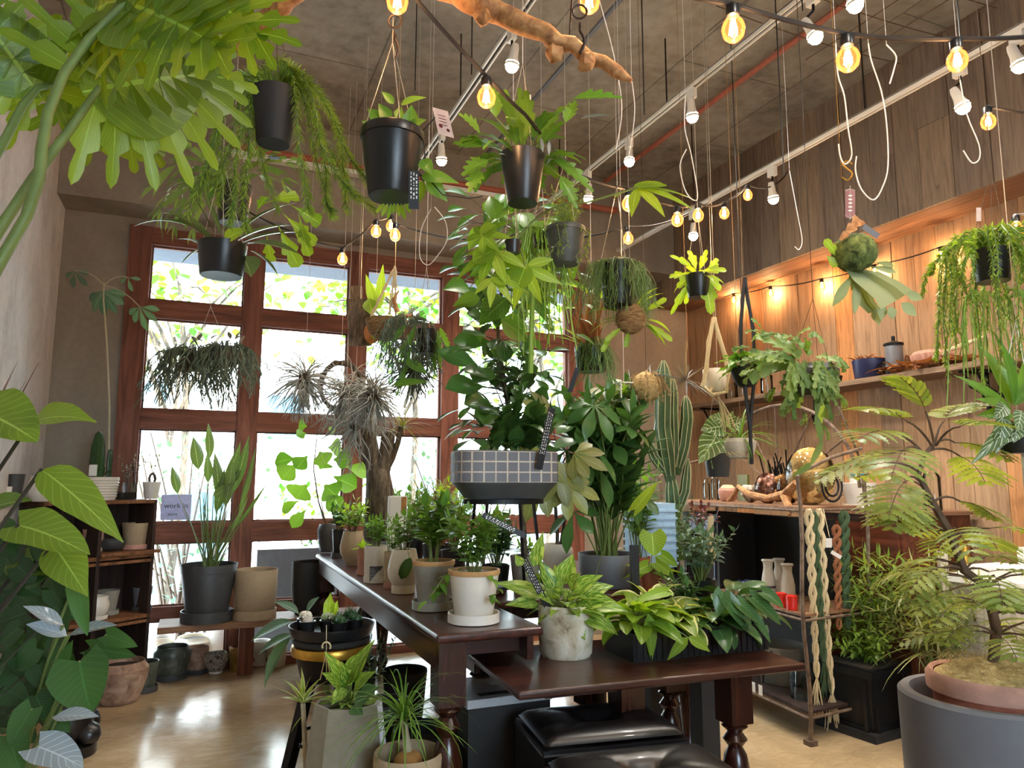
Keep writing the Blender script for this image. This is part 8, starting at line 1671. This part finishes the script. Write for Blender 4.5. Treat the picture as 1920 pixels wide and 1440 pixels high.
# hanging long-leaved plant at the right edge
D_ = 2.3; g = GG(D_)
t, s, u = hpot('hanging plant with long strap and striped leaves at the right edge', 1905, 790, 70, 56, 60, D_, 'black_plastic', midy=600)
ml = M()
for (x0, y0, x1, y1, w, z_) in ((1895, 770, 1785, 705, 12, 0), (1895, 760, 1835, 650, 20, .05), (1900, 760, 1858, 622, 16, -.05), (1890, 770, 1810, 720, 14, .1), (1900, 780, 1830, 780, 18, 0), (1905, 760, 1930, 640, 20, 0), (1890, 775, 1825, 750, 16, -.1), (1900, 760, 1950, 690, 20, 0), (1895, 790, 1850, 790, 18, .1)): ml.l2(g(x0, y0), g(x1, y1, z_), -_f+UP*.5, w*u*1.5, 'strap' if w < 16 else 'lance', .6, n=10, cross=2)
fin(t, ml, None, 'leaf_mid'); ml = M()
for (x0, y0, x1, y1, w) in ((1880, 780, 1866, 850, 30), (1895, 790, 1820, 870, 26), (1900, 800, 1865, 835, 30), (1905, 790, 1900, 830, 34), (1890, 800, 1858, 845, 28), (1885, 760, 1862, 785, 26), (1915, 770, 1905, 810, 30)): ml.l2(g(x0, y0, -.08), g(x1, y1, -.1), -_f+UP*.3, w*u*1.1, 'ovate', .4, n=8, cross=2)
ml.build('striped_leaves', MAT['leaf_zebra'], t)
# curtain and clutter behind the tree
t = thing('grey_curtain', 'grey-green pleated curtain hanging at the right edge behind the tree', 'curtain', A3(4.15, 2.1, .1)); m_ = M(); vs = []; n = 60
for z in (.1, .8, 1.52):
    for k in range(n+1): vs.append(A3(4.16+.035*sin(k*.9)+.01*sin(k*2.3+z), 2.62-k*.022, z))
fs = [(j*(n+1)+k, j*(n+1)+k+1, (j+1)*(n+1)+k+1, (j+1)*(n+1)+k) for j in range(2) for k in range(n)]
m_.add(vs, fs); o = m_.build('cloth', MAT['curtain'], t); sd = o.modifiers.new('thick', 'SOLIDIFY'); sd.thickness = .006
M().tube([(4.16, 2.66, 1.53), (4.16, 1.2, 1.53)], .01, 8).build('rod', MAT['black_iron'], t)
t = thing('wrapping_rolls', 'upright pale and gold wrapping rolls standing behind the tree', 'rolls', A3(3.95, 2.82, 0))
for k, (x, y, h, mt) in enumerate(((3.92, 2.95, .95, 'stone_pale'), (3.98, 2.86, 1.0, 'brass'), (4.05, 2.92, .9, 'cement_tan'))): M().tube([(x, y, 0), (x, y, h)], .03, 14).build('roll', MAT[mt], t)
for k, (x, y, w, h, z, mt, lb) in enumerate(((3.90, 2.35, .20, .14, .88, 'white_enamel', 'white boxy machine on the counter behind the tree'), (3.85, 2.55, .30, .05, .86, 'card_white', 'loose white papers on the counter behind the tree'))):
    c = A3(x, y, z); t = thing('white_box', lb, 'box', c); M().box(c+UP*h/2, (w, w, h)).build('body', MAT[mt], t, smooth=False); M().box(c+UP*(h+.004), (w*.7, w*.7, .008)).build('lid', MAT['card_white'], t, smooth=False)
t = thing('counter', 'pale low counter behind the feather-leaved tree', 'counter', A3(3.92, 2.35, 0)); M().b2((3.66, 2.0, .825), (4.10, 2.78, .86)).build('worktop', MAT['white_enamel'], t, smooth=False); M().b2((3.70, 2.03, 0), (4.08, 2.75, .825)).build('body', MAT['wood_white'], t, smooth=False)
